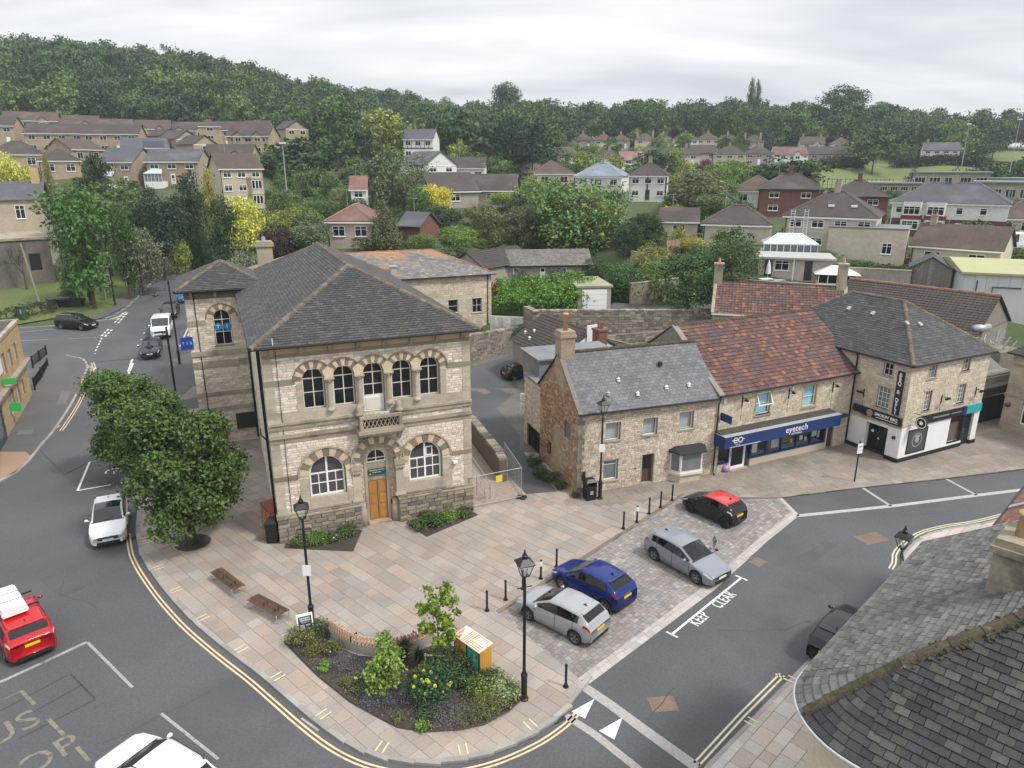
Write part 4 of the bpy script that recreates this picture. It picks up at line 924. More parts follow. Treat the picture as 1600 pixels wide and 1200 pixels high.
bal.box(bx0-.1,bx1+.1,-.78,.05,5.62,5.80);bal.box(bx0-.02,bx1+.02,-.70,.05,5.5,5.62)
bal.build('balcony',m_dress,hall)
pb=MB();pb.box(bx0,bx1,-.70,-.58,5.80,5.92);pb.box(bx0,bx1,-.72,-.56,6.42,6.58)
for x0 in(bx0,bx1-.16):pb.box(x0,x0+.16,-.70,-.58,5.92,6.42);pb.box(x0+(0.02 if x0==bx0 else 0),x0+.14,-.58,0,5.80,6.54)
pb.build('balustrade',m_dress,hall);MB().box(bx0+.16,bx1-.16,-.5,-.48,5.82,6.4).build('lattice_shade_sheet',mat('painted_shade_stone',(.06,.05,.04),.95),hall)  # dark sheet behind the lattice, paints the shade in its openings
for k in range(9):
 for s in(-1,1):
  xm=bx0+.24+k*.215;MB().extr([(xm-s*.11-.02,-.66-.004*s,5.92),(xm-s*.11+.02,-.66-.004*s,5.92),(xm+s*.11+.02,-.66-.004*s,6.42),(xm+s*.11-.02,-.66-.004*s,6.42)],(0,.05,0)).build('lattice_bar',m_dress,hall)
for s,x in((1,bx0+.05),(-1,bx1-.05)):
 MB().lathe([(.2,6.55),(.24,6.7),(.14,6.8),(.2,6.95),(.1,7.15),(.0,7.2)],10,(x+s*.02,-.3,0)).build('scroll_urn',m_dress,hall,smooth=True)
 b=MB();b.extr([(x-.1,0,4.95),(x-.1,-.16,5.05),(x-.1,-.3,5.3),(x-.1,-.6,5.5),(x-.1,0,5.5)],(.2,0,0));b.build('corbel',m_dress,hall)
for i,c in enumerate(LC):
 ww=window(hall,I4,c,2.25,1.82,2.22,2,2,m_upvc,mat('reflecting_glass',(.06,.06,.065),.07,spec=.5),rec=.22,fw=.09,bw=.09,arch=True,rowz=[1.26])
 b=MB();b.box(-.05,.05,.2,.26,.09,2.18);b.box(-.86,-.05,.2,.26,.68,.725);b.box(.05,.86,.2,.26,.68,.725)
 for q_ in(-.44,.44):b.box(q_-.022,q_+.022,.205,.255,.09,1.22)
 b.build('mullion',m_upvc,ww)
 if i:b=MB();b.box(.05,.45,.18,.22,1.34,1.40);b.box(.05,.45,.18,.22,1.82,1.88);b.box(.05,.11,.18,.22,1.40,1.82);b.box(.39,.45,.18,.22,1.40,1.82);b.build('top_light',m_upvc,ww)
 arch_ring(hall,I4,c,3.55,.955,1.42,11,[m_vlight,m_vdark]);arch_band(hall,I4,c,3.55,1.42,1.5,m_dress,-.1,.05)
 MB().box(c-1.0,c+1.0,-.04,.22,1.7,2.25).build('sill',m_ashlar,hall)
 MB().box(c-1.1,c+1.1,-.1,.22,1.62,1.72).build('sill',m_dress,hall)
arch_ring(hall,I4,PC,3.87,.985,1.36,13,[m_vdark,m_vlight]);arch_band(hall,I4,PC,3.87,1.36,1.44,m_dress,-.12,.05)
for s in(-1,1):
 xx=PC+s*1.16
 b=MB();b.box(xx-.24,xx+.24,-.12,.3,3.3,3.44);b.box(xx-.28,xx+.28,-.16,.3,3.44,3.72);b.build('impost',m_dress,hall)
 b=MB()
 for k in range(5):b.ball((xx-.18+k*.09,-.1,3.26),(.05,.07,.09),6,4)
 b.build('carved_capital',m_dress,hall,smooth=True)
 b=MB();b.box(xx-.22,xx+.2,-.06,.2,1.62,3.2);b.box(xx-.3,xx+.26,-.12,.2,1.62,1.76);b.build('pilaster',m_ashlar,hall)
 MB().lathe([(.26,-.1),(.26,.9),(.2,1.0),(.2,1.36)],12,(PC+s*.92,.28,0)).build('half_column',m_dress,hall,smooth=True)
stone_wall(hall,T(PC-1.05,.48,0),2.1,5.0,[('arch',1.05,3.75,.56,-.1)],course=.13,lens=(.16,.34),stone=m_estone,mortar=m_mortar,wm=HW,depth=.2,seed=8,z0=1.2,nind=60,name='porch_block')
arch_ring(hall,T(0,.45,0),PC,3.75,.53,.68,9,[m_vlight],y0=-.02,y1=.1)
for s in(-1,1):MB().box(PC+s*.6-.08,PC+s*.6+.08,.42,.62,0,3.75).build('door_jamb',m_ashlar,hall)
MB().box(PC-.54,PC+.54,.5,.62,2.48,3.6).build('door_head',m_dress,hall)
window(hall,T(0,.35,0),PC,3.56,1.04,.74,2,1,m_upvc,m_glass,rec=.14,fw=.055,bw=.05,arch=True)
dr=MB().box(PC-.53,PC+.53,.53,.58,.1,2.46).build('door',m_oak,hall)
for s in(-1,1):
 for z0,z1 in((.22,.95),(1.08,1.6),(1.72,2.34)):MB().box(PC+s*.27-.19,PC+s*.27+.19,.505,.53,z0,z1).build('door_panel',m_oak,dr)
MB().box(PC-.012,PC+.012,.52,.53,.1,2.46).build('door_gap',m_black,dr)
MB().box(PC-.62,PC+.62,.1,.6,-.1,.1).build('doorstep',m_dress,hall)
sg=MB().box(PC-.46,PC+.46,.40,.43,2.82,3.18).build('name_board',mat('dark_green_board',(.01,.06,.045),.5),hall)
text('MIDSOMER NORTON',.085,T(PC,.398,3.09)@VERT,m_upvc,sg);text('TOWN HALL',.085,T(PC,.398,2.96)@VERT,m_upvc,sg)
MB().box(PC-.4,PC-.33,.392,.4,2.85,2.92).build('crest',mat('crest_gold',(.5,.5,.35),.5),sg)
planes,zr,rdg,eav=hip_planes(W,D,.55,10.62,math.atan(2.95/5.825))
for k,(M,pl)in enumerate(planes):
 if k in(0,3):slate_roof(hall,M,pl,.30,.19,m_slate,m_deck,HW,300 if k==0 else 200,seed=k+3)
 else:slate_roof(hall,M,pl,.5,.4,m_slate,m_deck,HW,0,seed=k+3)
E=[Vector((*p,10.64))for p in eav];RA,RB=Vector((*rdg[0],zr+.03)),Vector((*rdg[1],zr+.03))
for a,b_ in((E[0],RA),(E[1],RA),(RA,RB),(E[3],RB),(E[2],RB)):ridge_tiles(hall,a,b_,m_ridge,.15)
for i in range(4):gutter(hall,E[i]+Vector((0,0,-.07)),E[(i+1)%4]+Vector((0,0,-.07)))
MB().box(-.5,W+.5,-.5,16,10.5,10.56).build('soffit',m_dress,hall)
pipe(hall,[(-.42,-.35,10.6),(-.2,.25,10.3),(-.12,.3,.1)],.06);pipe(hall,[(-.1,1.1,10.5),(-.1,1.1,.1)],.05)
pipe(hall,[(.62,-.08,10.3),(.66,-.06,1.7)],.014,name='cable');pipe(hall,[(-.12,.9,5.4),(-.35,2.5,5.2),(-.3,4,5.0)],.04)
MB().box(.5,.53,-.5,-.47,10.7,11.05).build('vent_pipe',m_upvc,hall)
MB().box(9.45,9.7,-.25,-.05,3.02,3.14).build('floodlight',m_upvc,hall)
TW=thing('stair_tower','square stone tower with pyramid slate roof and one arched window beside the hall','tower',(HW@Vector((-3.75,16.2,0))),HA)
TM=wmat(TW);tw,td=4.95,5.1
stone_wall(TW,I4,3.74,10.7,[('arch',2.14,9.0,.56,7.1)],course=.15,lens=(.22,.52),stone=m_stone,mortar=m_mortar,wm=TM,depth=.4,seed=14,nind=150,name='block')
stone_wall(TW,face('left',tw,td),td,10.7,[],course=.18,lens=(.25,.6),stone=m_stone,mortar=m_mortar,wm=TM,depth=.4,seed=15,nind=0)
MB().box(.38,tw,.4,td,0,10.9).build('core',MATS['dark_interior'],TW)
for z0,z1,pr,m in((10.35,10.75,.05,m_vdark),(8.56,8.88,.045,m_dress),(6.47,6.76,.12,m_dress),(5.6,6.05,.07,m_dress),(3.52,3.82,.05,m_dress),(2.4,2.7,.05,m_dress)):
 for sgm in([(-.05,1.12),(3.16,3.74)]if z1==8.88 else[(-.05,3.74)]):MB().box(sgm[0],sgm[1],-pr,.1,z0,z1).build('string_course',m,TW)
window(TW,I4,2.14,7.1,1.08,2.44,2,2,m_cream,m_glass,rec=.2,fw=.055,bw=.045,arch=True,rowz=[.9,1.75],sill=.06)
arch_ring(TW,I4,2.14,9.0,.565,.95,9,[m_vlight,m_vdark]);arch_band(TW,I4,2.14,9.0,.95,1.02,m_vdark,-.09,.05)
for x,ch in((1.86,'T'),(2.42,'S')):
 o=MB().lathe([(.27,0),(.27,.012)],20).build('disc_sign',mat('sign_blue',(.015,.19,.42),.4),TW,T(x,.19,8.34)@RX(PI/2));text(ch,.34,T(0,0,.014),m_upvc,o)
for k in range(3):
 x=.4+k*1.5;MB().extr([(x-.09,-.05,10.4),(x-.09,-.34,10.7),(x-.09,-.34,10.9),(x-.09,-.03,10.9)],(.18,0,0)).build('eaves_bracket',m_dress,TW)
pl_,zr2,rd2,ev2=hip_planes(tw,td,.55,11.0,R(27))
for k,(M,pl)in enumerate(pl_):slate_roof(TW,M,pl,.30,.19,m_slate,m_deck,TM,120 if k==0 else 0,seed=k+30)
for i in range(4):
 ridge_tiles(TW,Vector((*ev2[i],11.02)),Vector((*rd2[0],zr2+.02)),m_ridge,.13);gutter(TW,Vector((*ev2[i],10.93)),Vector((*ev2[(i+1)%4],10.93)))
pipe(TW,[(.55,-.06,10.8),(.58,-.06,.2)],.03);pipe(TW,[(3.5,-.4,11),(3.62,-.12,10.5),(3.62,-.12,.2)],.06)
MB().box(2.3,3.7,-.25,0,1.0,2.1).build('porch_hood',m_blackm,TW)
bs=thing('hanging_sign','blue hanging sign with pale round letters on the tower wall by the street','sign',(HW@Vector((-3.95,16.2,7.0))),HA)
MB().box(-.42,.38,-.05,.05,-.02,.84).build('board',mat('sign_royal_blue',(.01,.045,.26),.45),bs)
for k,ch in enumerate('TSB'):text(ch,.26,T(-.24+k*.24,-.052,.42)@VERT,mat('sign_pale_blue',(.25,.55,.8),.5),bs)
MB().box(.0,.5,-.02,.02,.86,.9).build('bracket',m_black,bs)
AN=thing('annexe','plain stone annexe behind the town hall, slate roof stained orange with lichen','annexe',HW@Vector((0,34.9,0)),HA)
AM=wmat(AN);aw,ad=25.0,10.0
stone_wall(AN,I4,aw,8.0,[(20.22,21.3,4.1,5.5),(22.86,23.92,3.9,5.5),(22.84,23.9,.9,2.4)],course=.2,lens=(.25,.55),stone=m_estone,mortar=m_mortar,wm=AM,depth=.3,seed=21,z0=0,nind=200,name='block')
stone_wall(AN,face('right',aw,ad),ad,8.0,[],course=.25,lens=(.3,.7),stone=m_estone,mortar=m_mortar,wm=AM,depth=.3,seed=22,nind=0)
MB().box(.1,aw-.32,.32,ad,0,7.9).build('core',MATS['dark_interior'],AN)
window(AN,I4,20.76,4.1,1.06,1.4,1,2,m_upvc,m_glass,rec=.1,sill=.06);window(AN,I4,23.39,3.95,1.05,1.55,2,2,m_upvc,m_glass,rec=.1,sill=.06);window(AN,I4,23.37,.95,1.05,1.45,2,2,m_upvc,m_glass,rec=.1,sill=.06)
m_lich=mat('lichen_slate',(.17,.155,.15),.85,rnd=.2,ramp=[(.17,.158,.152),(.14,.132,.13),(.20,.185,.17)],var=.1,vs=.4,stain=(.42,.20,.055),sa=.9,ss=.14,sth=.515)
pl_,zr3,rd3,ev3=hip_planes(aw,ad,.4,8.0,R(22))
for k,(M,pl)in enumerate(pl_):slate_roof(AN,M,pl,.4,.3,m_lich,m_deck,AM,0,seed=k+40)
for a,b_ in((Vector((*ev3[1],8.02)),Vector((*rd3[1],zr3))),(Vector((*rd3[0],zr3)),Vector((*rd3[1],zr3))),(Vector((*ev3[2],8.02)),Vector((*rd3[1],zr3)))):ridge_tiles(AN,a,b_,m_red,.13)
gutter(AN,(*ev3[0],7.95),(*ev3[1],7.95));gutter(AN,(*ev3[1],7.95),(*ev3[2],7.95))
pipe(AN,[(24.6,-.08,7.9),(24.55,-.08,.2)],.06,mat('rusty_pipe',(.11,.06,.04),.8));MB().box(14.5,15.1,.5,1.1,8.2,9.1).box(14.4,15.2,.4,1.2,9.1,9.2).build('roof_vent',m_lead,AN)
MB().box(22.2,22.45,-.06,0,1.2,1.9).build('blue_notice',mat('notice_blue',(.03,.18,.5),.5),AN)
CHX=thing('chimney_stack','square rendered stone chimney stack with wide cap behind the town hall roof','chimney',HW@Vector((2.2,26.5,0)),HA)
MB().box(-.6,.6,-.5,.5,0,12.6).build('stack',m_dress,CHX);MB().box(-.72,.72,-.62,.62,12.6,12.85).box(-.62,.62,-.52,.52,12.85,13.0).build('cap',m_dress,CHX)
MB().lathe([(.16,13.0),(.14,13.35)],10).build('pot',m_lead,CHX)
LK2=thing('rear_wing','low rear wing with orange lichened slate roof between tower and chimney','annexe',HW@Vector((-3.2,23.5,0)),HA)
MB().box(0,7,0,9.5,0,8.6).build('wall',m_estone,LK2)
pl_,zr4,rd4,ev4=hip_planes(7,9.5,.35,8.6,R(24))
for k,(M,pl)in enumerate(pl_):slate_roof(LK2,M,pl,.4,.3,m_lich,m_deck,wmat(LK2),0,seed=k+50)
for i,r_ in((0,0),(1,0),(2,1),(3,1)):ridge_tiles(LK2,Vector((*ev4[i],8.62)),Vector((*rd4[r_],zr4)),m_red,.12)
m_deadlight=mat('grey_painted',(.24,.25,.26),.6)
m_brownd=mat('brown_door',(.085,.05,.032),.5)
CO=P(901.5,773);CA=math.atan2(3.07,8.88)
cot=thing('cottage','rubble stone cottage with plain grey slate roof, red-stained gable and one chimney beside the alley','cottage',(*CO,0),CA)
CM=wmat(cot);cw,cd,ce=9.42,6.1,5.42;cp=math.atan(2.62/3.05)
gab=lambda z:(0,cd)if z<ce-.1 else((z-ce+.1)/math.tan(cp),cd-(z-ce+.1)/math.tan(cp))
ch_=[(1.74,2.72,3.2,4.33),(4.24,5.22,3.22,4.38),(6.74,7.74,3.3,4.42),(1.7,2.66,.62,1.94),(4.26,5.12,-.1,1.96),(6.5,8.35,.55,1.95)]
stone_wall(cot,I4,cw,ce,ch_,course=.125,lens=(.16,.36),stone=m_cstone,mortar=mat('buff_mortar',(.25,.205,.15),.95,var=.12,vs=1),wm=CM,depth=.35,seed=31,z0=-.1,nind=300,proud=.022)
LF=face('left',cw,cd)
stone_wall(cot,LF,cd,8.0,[(4.06,5.06,2.95,4.1),(1.35,2.0,.75,1.85)],course=.135,lens=(.16,.42),stone=m_rubred,mortar=mat('red_mortar',(.20,.135,.09),.95,var=.15,vs=1),wm=CM,depth=.35,seed=32,z0=-.1,nind=200,proud=.045,gable=lambda z:(cd-gab(z)[1],cd-gab(z)[0]))
me=MB().box(-.5,.5,-.5,.5,-.5,.5).mesh('quoin',m_rubble)
z=-.1;k=0
while z<ce-.1:
 hh=random.choice((.22,.28,.34));lx,ly=(.42,.26)if k%2 else(.26,.42)
 inst(me,'quoin',cot,T(lx/2-.05,ly/2-.05,z+hh/2)@S(lx,ly,hh-.015));z+=hh;k+=1
MB().box(.36,cw,.36,cd,-.1,5.3).build('core',MATS['dark_interior'],cot)
b=MB();b.extr([(cw-.02,0,ce),(cw-.02,cd,ce),(cw-.02,cd/2,ce+2.6)],(-.3,0,0));b.build('gable_wall',m_rubble,cot)
for(x0,x1,z0,z1)in ch_[:3]:window(cot,I4,(x0+x1)/2,z0,x1-x0,z1-z0,1,1,m_upvc,cg,rec=.16,fw=.07,sill=.07,curtain=m_curt)
window(cot,I4,2.18,.64,.96,1.28,1,2,m_upvc,m_glassb,rec=.16,fw=.07,rowz=[.98],sill=.07)
window(cot,LF,4.56,2.97,1.0,1.12,1,1,m_deadlight,m_glassb,rec=.1,fw=.06,sill=.05);window(cot,LF,1.68,.76,.64,1.08,1,1,m_deadlight,m_glass,rec=.1,fw=.06)
d=MB().box(4.3,5.08,.2,.25,.08,1.94).build('door',m_brownd,cot);MB().box(4.42,4.96,.19,.2,.95,1.75).build('pane',m_glass,d);MB().box(4.2,5.16,-.06,.3,-.1,.08).build('doorstep',m_dress,cot)
for x in(4.22,5.1):MB().box(x,x+.08,-.03,.2,.08,1.94).build('door_jamb',m_dress,cot)
by=MB()
fr=[(6.25,0),(6.65,-.62),(8.2,-.62),(8.6,0)]
by.prism([(6.2,0),(6.62,-.68),(8.23,-.68),(8.65,0)],.5,.66)
bay=by.build('bay_window',m_cream,cot);MB().prism([(6.3,0),(6.7,-.56),(8.15,-.56),(8.55,0)],-.1,.5).build('bay_base',m_cstone,bay)
for a,b_ in zip(fr[:-1],fr[1:]):
 L=math.hypot(b_[0]-a[0],b_[1]-a[1]);BMx=frame((a[0],a[1],0),(b_[0]-a[0],b_[1]-a[1],0),(-(b_[1]-a[1]),b_[0]-a[0],0))
 f=MB();f.box(0,.1,0,.07,.66,1.95);f.box(L-.1,L,0,.07,.66,1.95);f.box(.1,L-.1,0,.07,.66,.76);f.box(.1,L-.1,0,.07,1.84,1.95)
 f.build('sash',m_cream,bay,BMx);inst(pane_mesh(m_glassb),'pane',bay,BMx@T(L/2,.03,1.3)@S(L-.2,1,1.08))
MB().add([(6.1,0,2.1),(6.5,-.85,2.0),(8.35,-.85,2.0),(8.75,0,2.1),(6.5,0,2.28),(8.35,0,2.28),(6.05,0,1.95),(6.5,-.85,1.95),(8.35,-.85,1.95),(8.8,0,1.95)],[(0,1,4),(1,2,5,4),(2,3,5),(6,7,1,0),(7,8,2,1),(8,9,3,2),(9,8,7,6)]).build('bay_roof',mat('bay_lead_black',(.018,.018,.02),.7),bay)
for side in(0,1):
 k=1/math.cos(cp);sl=(cd/2+.3)*k
 Mx=frame((-.12 if not side else cw-.05,-.3 if not side else cd+.3,ce-.3*math.tan(cp)),(1,0,0)if not side else(-1,0,0),(0,math.cos(cp)if not side else-math.cos(cp),math.sin(cp)))
 slate_roof(cot,Mx,[(0,0),(cw+.1,0),(cw+.1,sl),(0,sl)],.36,.23,m_slate2,m_deck,CM,300 if not side else 0,seed=60+side,thick=.012)
 if not side:
  b=MB();b.box(-.06,.22,0,sl,-.1,.07);b.build('verge_coping',m_rubble,cot,Mx)
ridge_tiles(cot,(0,cd/2,ce+2.66),(cw,cd/2,ce+2.66),m_moss,.12,.4)
gutter(cot,(-.1,-.33,ce-.28),(cw,-.33,ce-.28));pipe(cot,[(cw-.02,-.33,ce-.3),(cw,-.12,ce-.7),(cw,-.12,.12),(cw,-.3,.04)],.05)
for px,py in((950,618),(996,618),(1041,608),(1076,604),(966,596)):
 d_=ray(px,py);o_=CM.inverted()@Vector((0,0,CAMZ));dv=CM.inverted().to_3x3()@Vector(d_)
 tt=((o_.y+.3)*math.tan(cp)-(o_.z-ce+.3*math.tan(cp)))/(dv.z-dv.y*math.tan(cp));q=o_+dv*tt
 v=MB();v.box(-.11,.11,-.13,.13,0,.03);v.lathe([(.06,.02),(.06,.14),(.12,.15),(.02,.24)],10,(0,-.02,0));v.build('roof_vent',m_upvc if px!=950 else m_lead,cot,T(q.x,q.y,q.z+.03))
q=MB();q.box(-.1,.1,-.1,.1,0,.25);q.build('roof_cowl',m_blackm,cot,T(6.2,1.75,ce+1.6))
st=MB();st.box(-.12,.78,cd/2-.46,cd/2+.46,7.2,9.05);st.box(-.2,.86,cd/2-.54,cd/2+.54,9.05,9.2);st.box(-.14,.8,cd/2-.48,cd/2+.48,9.2,9.42)
c_=st.build('chimney',mat('stack_stone',(.30,.24,.165),.95,var=.2,vs=2,fine=.2,fs=8,stain=(.14,.115,.08),sa=.6,ss=2),cot)
MB().lathe([(.15,9.42),(.13,10.35),(.17,10.37),(.17,10.46)],12,(.33,cd/2,0)).build('chimney_pot',mat('buff_clay',(.52,.31,.13),.8,var=.1,vs=5),c_,smooth=True)
MB().box(.25,.5,-.05,0,.9,1.45).build('grey_meter_box',m_blackm,cot);MB().box(.78,1.02,-.03,0,1.5,1.55).build('vent_slot',m_blackm,cot);MB().box(3.75,4.0,-.02,0,1.1,1.2).build('plaque',m_blackm,cot)
ex=thing('flat_roof_extension','flat roofed stone extension with grey felt roof and wide black gate behind the cottage','extension',CM@Vector((0.0,cd,0)),CA)
EM=wmat(ex);xw,xd=6.5,3.1
stone_wall(ex,face('left',xw,xd),xd,4.95,[(.55,3.08,-.1,1.62)],course=.15,lens=(.2,.45),stone=m_cstone,mortar=MATS['buff_mortar'],wm=EM,depth=.3,seed=34,z0=-.1,nind=120,proud=.03)
MB().box(.3,xw,.02,xd,-.1,4.85).build('core',m_dress,ex)
MB().box(-.08,xw,0,xd+.1,4.95,5.1).build('flat_roof',mat('grey_felt',(.17,.18,.19),.85,var=.15,vs=.6),ex)
MB().box(.5,xw,1.6,xd+1.8,5.1,6.3).box(.3,xw,1.4,xd+1.9,6.3,6.42).build('upper_flat_roof',MATS['grey_felt'],ex)
gt=MB();GF=face('left',xw,xd)
for x in(.58,1.8,3.0):gt.box(x,x+.06,.1,.16,0,1.58)
for zz in(.05,.8,1.5):gt.box(.58,3.06,.1,.16,zz,zz+.07)
gt.extr([(.6,.1,.1),(.72,.1,.1),(3.0,.1,1.5),(2.9,.1,1.5)],(0,.05,0));gt.extr([(3.0,.09,.1),(2.9,.09,.1),(.6,.09,1.5),(.72,.09,1.5)],(0,.05,0))
gt.build('gate',m_black,ex,GF);MB().box(.58,3.06,.17,.2,0,1.55).build('gate_mesh',mat('gate_dark',(.03,.028,.025),.9),ex,GF)
for zz in(2.35,3.1):MB().box(-.3,.0,.3,.62,zz,zz+.5).build('condenser_box',m_wht,ex,T(0,xd-.5,0))
OZ=5.6;o0,o1=P(848,490,OZ),P(925,517,OZ);OLn=math.hypot(o1[0]-o0[0],o1[1]-o0[1]);OA=math.atan2(o1[1]-o0[1],o1[0]-o0[0])
ob=thing('outbuilding','low outbuilding with dark brown tiled roof and red brick chimney behind the cottage','outbuilding',(*o0,0),OA)
OM=wmat(ob);hw_=3.4;op=R(32);oe=OZ-hw_*math.tan(op)
MB().box(.1,OLn-.1,-hw_+.2,hw_-.2,-.1,oe).build('wall',m_rubble,ob)
b=MB()
for x in(.1,OLn-.4):b.extr([(x,-hw_+.2,oe),(x,hw_-.2,oe),(x,0,OZ-.15)],(.3,0,0))
b.build('gable_wall',m_wht,ob)
for side in(0,1):
 Mx=frame((0 if not side else OLn,-hw_ if not side else hw_,oe),(1,0,0)if not side else(-1,0,0),(0,math.cos(op)if not side else-math.cos(op),math.sin(op)))
 sl=hw_/math.cos(op)
 slate_roof(ob,Mx,[(0,0),(OLn,0),(OLn,sl),(0,sl)],.33,.32,m_brownt,m_deck,OM,0,kind='conctile',thick=.04,seed=66,joined='tiles')
 if not side:
  for x,q_ in((1.0,1.2),(1.9,1.7),(2.4,.8),(6.6,2.2)):MB().lathe([(.08,0),(.08,.2),(.14,.22),(.02,.32)],8).build('roof_vent',m_upvc,ob,Mx@T(x,q_,.03)@RX(-op))
MB().box(OLn-.05,OLn+.05,-.5,.5,oe,OZ+.5).build('white_panel',m_wht,ob)
cq=OM.inverted()@Vector((*P(926,522,6.2),0))
c_=MB().box(-.45,.45,-.4,.4,2.0,6.7).box(-.52,.52,-.47,.47,6.7,6.85).build('chimney',mat('red_brick',(.17,.08,.055),.9,rnd=.2,var=.1,vs=3,fine=.15,fs=15),ob,T(cq.x+1.0,cq.y,0))
for x in(-.2,.2):MB().lathe([(.12,6.85),(.1,7.4)],8,(x,0,0)).build('chimney_pot',m_red,c_)
yd=thing('yard_shell','roofless rubble outbuilding walls with pale timbers in the yard behind the cottage','ruin',(8.6,58.5,0),CA)
stone_wall(yd,T(0,3.4,0),7.0,4.4,[],course=.22,lens=(.3,.6),stone=m_rubble,mortar=mat('yard_mortar',(.12,.105,.085),.95),wm=wmat(yd),depth=.4,seed=35,nind=60,proud=.04);MB().box(0,.4,0,3.4,-.1,3.6).box(6.6,7.0,0,3.4,-.1,4.2).build('side_wall',m_rubble,yd)
b=MB();b.tube([(.3,.2,3.4),(6.7,.4,4.0)],.09,5);b.tube([(.3,3.2,4.4),(3.6,.3,3.7)],.08,5);b.build('timber',mat('grey_timber',(.26,.235,.20),.9),yd)
EO=P(1111.5,740);EX=P(1330,690);EA=math.atan2(EX[1]-EO[1],EX[0]-EO[0])
eye=thing('optician_shop','optician shop with red clay pantile roof and long navy blue fascia','shop',(*EO,0),EA)
YM=wmat(eye);ew,ed,ee=12.5,9.6,5.5;ep=math.atan(3.25/4.8)
stone_wall(eye,I4,ew,ee,[(3.2,4.46,3.44,5.02),(7.34,8.56,3.34,4.9),(.4,10.1,-.1,2.6),(10.05,10.85,-.1,1.78)],course=.16,lens=(.2,.5),stone=m_estone,mortar=mat('cream_mortar',(.33,.28,.21),.95),wm=YM,depth=.35,seed=41,z0=-.1,nind=200,proud=.015)
MB().box(.3,ew-.3,.9,ed,-.1,ee-.1).build('core',MATS['dark_interior'],eye)
m_blue=mat('blue_blind',(.34,.62,.76),.5,var=.06,vs=2)
m_osur=mat('ochre_surround',(.44,.33,.17),.85,var=.12,vs=2)
w1=window(eye,I4,3.83,3.46,1.22,1.54,1,2,m_upvc,cg,rec=.12,fw=.07,rowz=[.72],sill=.1,surround=m_osur,sw=.12,curtain=m_blue)
of=MB();of.box(-.6,.6,0,.05,0,.06);of.box(-.6,.6,0,.05,.78,.84);of.box(-.6,-.54,0,.05,.06,.78);of.box(.54,.6,0,.05,.06,.78)
o_=of.build('opening_light',m_upvc,w1,T(0,.05,1.5)@RX(R(-24))@T(0,0,-.86));inst(pane_mesh(cg),'pane',w1,T(0,.05,1.5)@RX(R(-24))@T(0,.02,-.44)@S(1.1,1,.74))
window(eye,I4,7.95,3.36,1.2,1.52,1,2,m_upvc,cg,rec=.12,fw=.07,rowz=[.72],sill=.1,surround=m_osur,sw=.12,curtain=m_blue)
MB().add([(-.02,0,2.95),(10.0,0,2.95),(10.0,-.95,2.78),(-.02,-.95,2.78),(-.02,0,2.72),(10.0,0,2.72),(10.0,-.95,2.66),(-.02,-.95,2.66)],[(0,3,2,1),(4,5,6,7),(3,7,6,2),(0,1,5,4),(1,2,6,5),(0,4,7,3)]).build('canopy',mat('mossy_felt',(.055,.05,.042),.95,var=.25,vs=1.2,fine=.25,fs=6,stain=(.10,.09,.05),sa=.6,ss=1.5),eye)
fs_=MB();fs_.box(-.05,10.05,-1.02,-.95,2.02,2.80);fs_.box(-.05,.02,-.95,0,2.02,2.80);fs_.box(9.98,10.05,-.95,0,2.02,2.80)
fas=fs_.build('fascia',m_navy,eye);MB().box(-.07,10.07,-1.04,.0,2.80,2.83).build('trim',m_lead,fas)
text('eyetech',.62,T(6.0,-1.022,2.46)@VERT,m_upvc,fas,spacing=1.02);text('OPTICIANS',.17,T(6.0,-1.022,2.13)@VERT,m_upvc,fas,spacing=1.1)
ring=MB()
for cx_ in(-.19,.19):
 for k in range(16):
  if cx_<0 and k in(14,15):continue
  a0,a1=2*PI*k/16,2*PI*(k+1)/16
  ring.extr([(cx_+math.cos(a)*r_,0,math.sin(a)*r_)for a,r_ in((a0,.19),(a1,.19),(a1,.14),(a0,.14))],(0,-.012,0))
ring.box(-.34,0,-.013,0,-.03,.03);ring.box(-.5,-.36,-.013,0,0,.04);ring.box(.36,.5,-.013,0,0,.04)
ring.build('logo',m_upvc,fas,T(1.0,-1.022,2.5))
text('01761 418',.085,T(1.0,-1.022,2.2)@VERT,m_upvc,fas);MB().box(.35,2.9,-1.026,-1.02,2.07,2.10).build('small_print',m_upvc,fas)
sfr=MB()
for x0,x1 in((.35,.43),(1.28,1.36),(2.68,2.8),(3.1,3.2)):sfr.box(x0,x1,.0,.1,.45 if x0>2.7 or x0<.5 else.02,2.66)
for k in range(6):x=3.2+(9.9-3.2)*k/5;sfr.box(x-.05,x+.05,-.02,.1,.55,2.66)
sfr.box(3.1,9.95,-.03,.12,.45,.57);sfr.box(.35,1.3,-.03,.12,.5,.6);sfr.box(2.68,9.98,0,.1,2.56,2.66)
shop=sfr.build('shop_front',m_navy,eye)
MB().box(3.1,9.97,-.06,.5,-.1,.45).box(.34,1.3,-.06,.5,-.1,.5).build('stall_riser',mat('pale_riser',(.46,.40,.31),.85),shop)
for k in range(5):xa=3.2+(9.9-3.2)*k/5+.05;xb=3.2+(9.9-3.2)*(k+1)/5-.05;inst(pane_mesh(cg),'pane',shop,T((xa+xb)/2,.05,1.56)@S(xb-xa,1,2.0))
inst(pane_mesh(cg),'pane',shop,T(.85,.05,1.6)@S(.85,1,2.0))
df=MB();df.box(1.36,1.5,-.02,.1,.02,2.3);df.box(2.54,2.68,-.02,.1,.02,2.3);df.box(1.5,2.54,-.02,.1,.02,.2);df.box(1.5,2.54,-.02,.1,2.14,2.3)
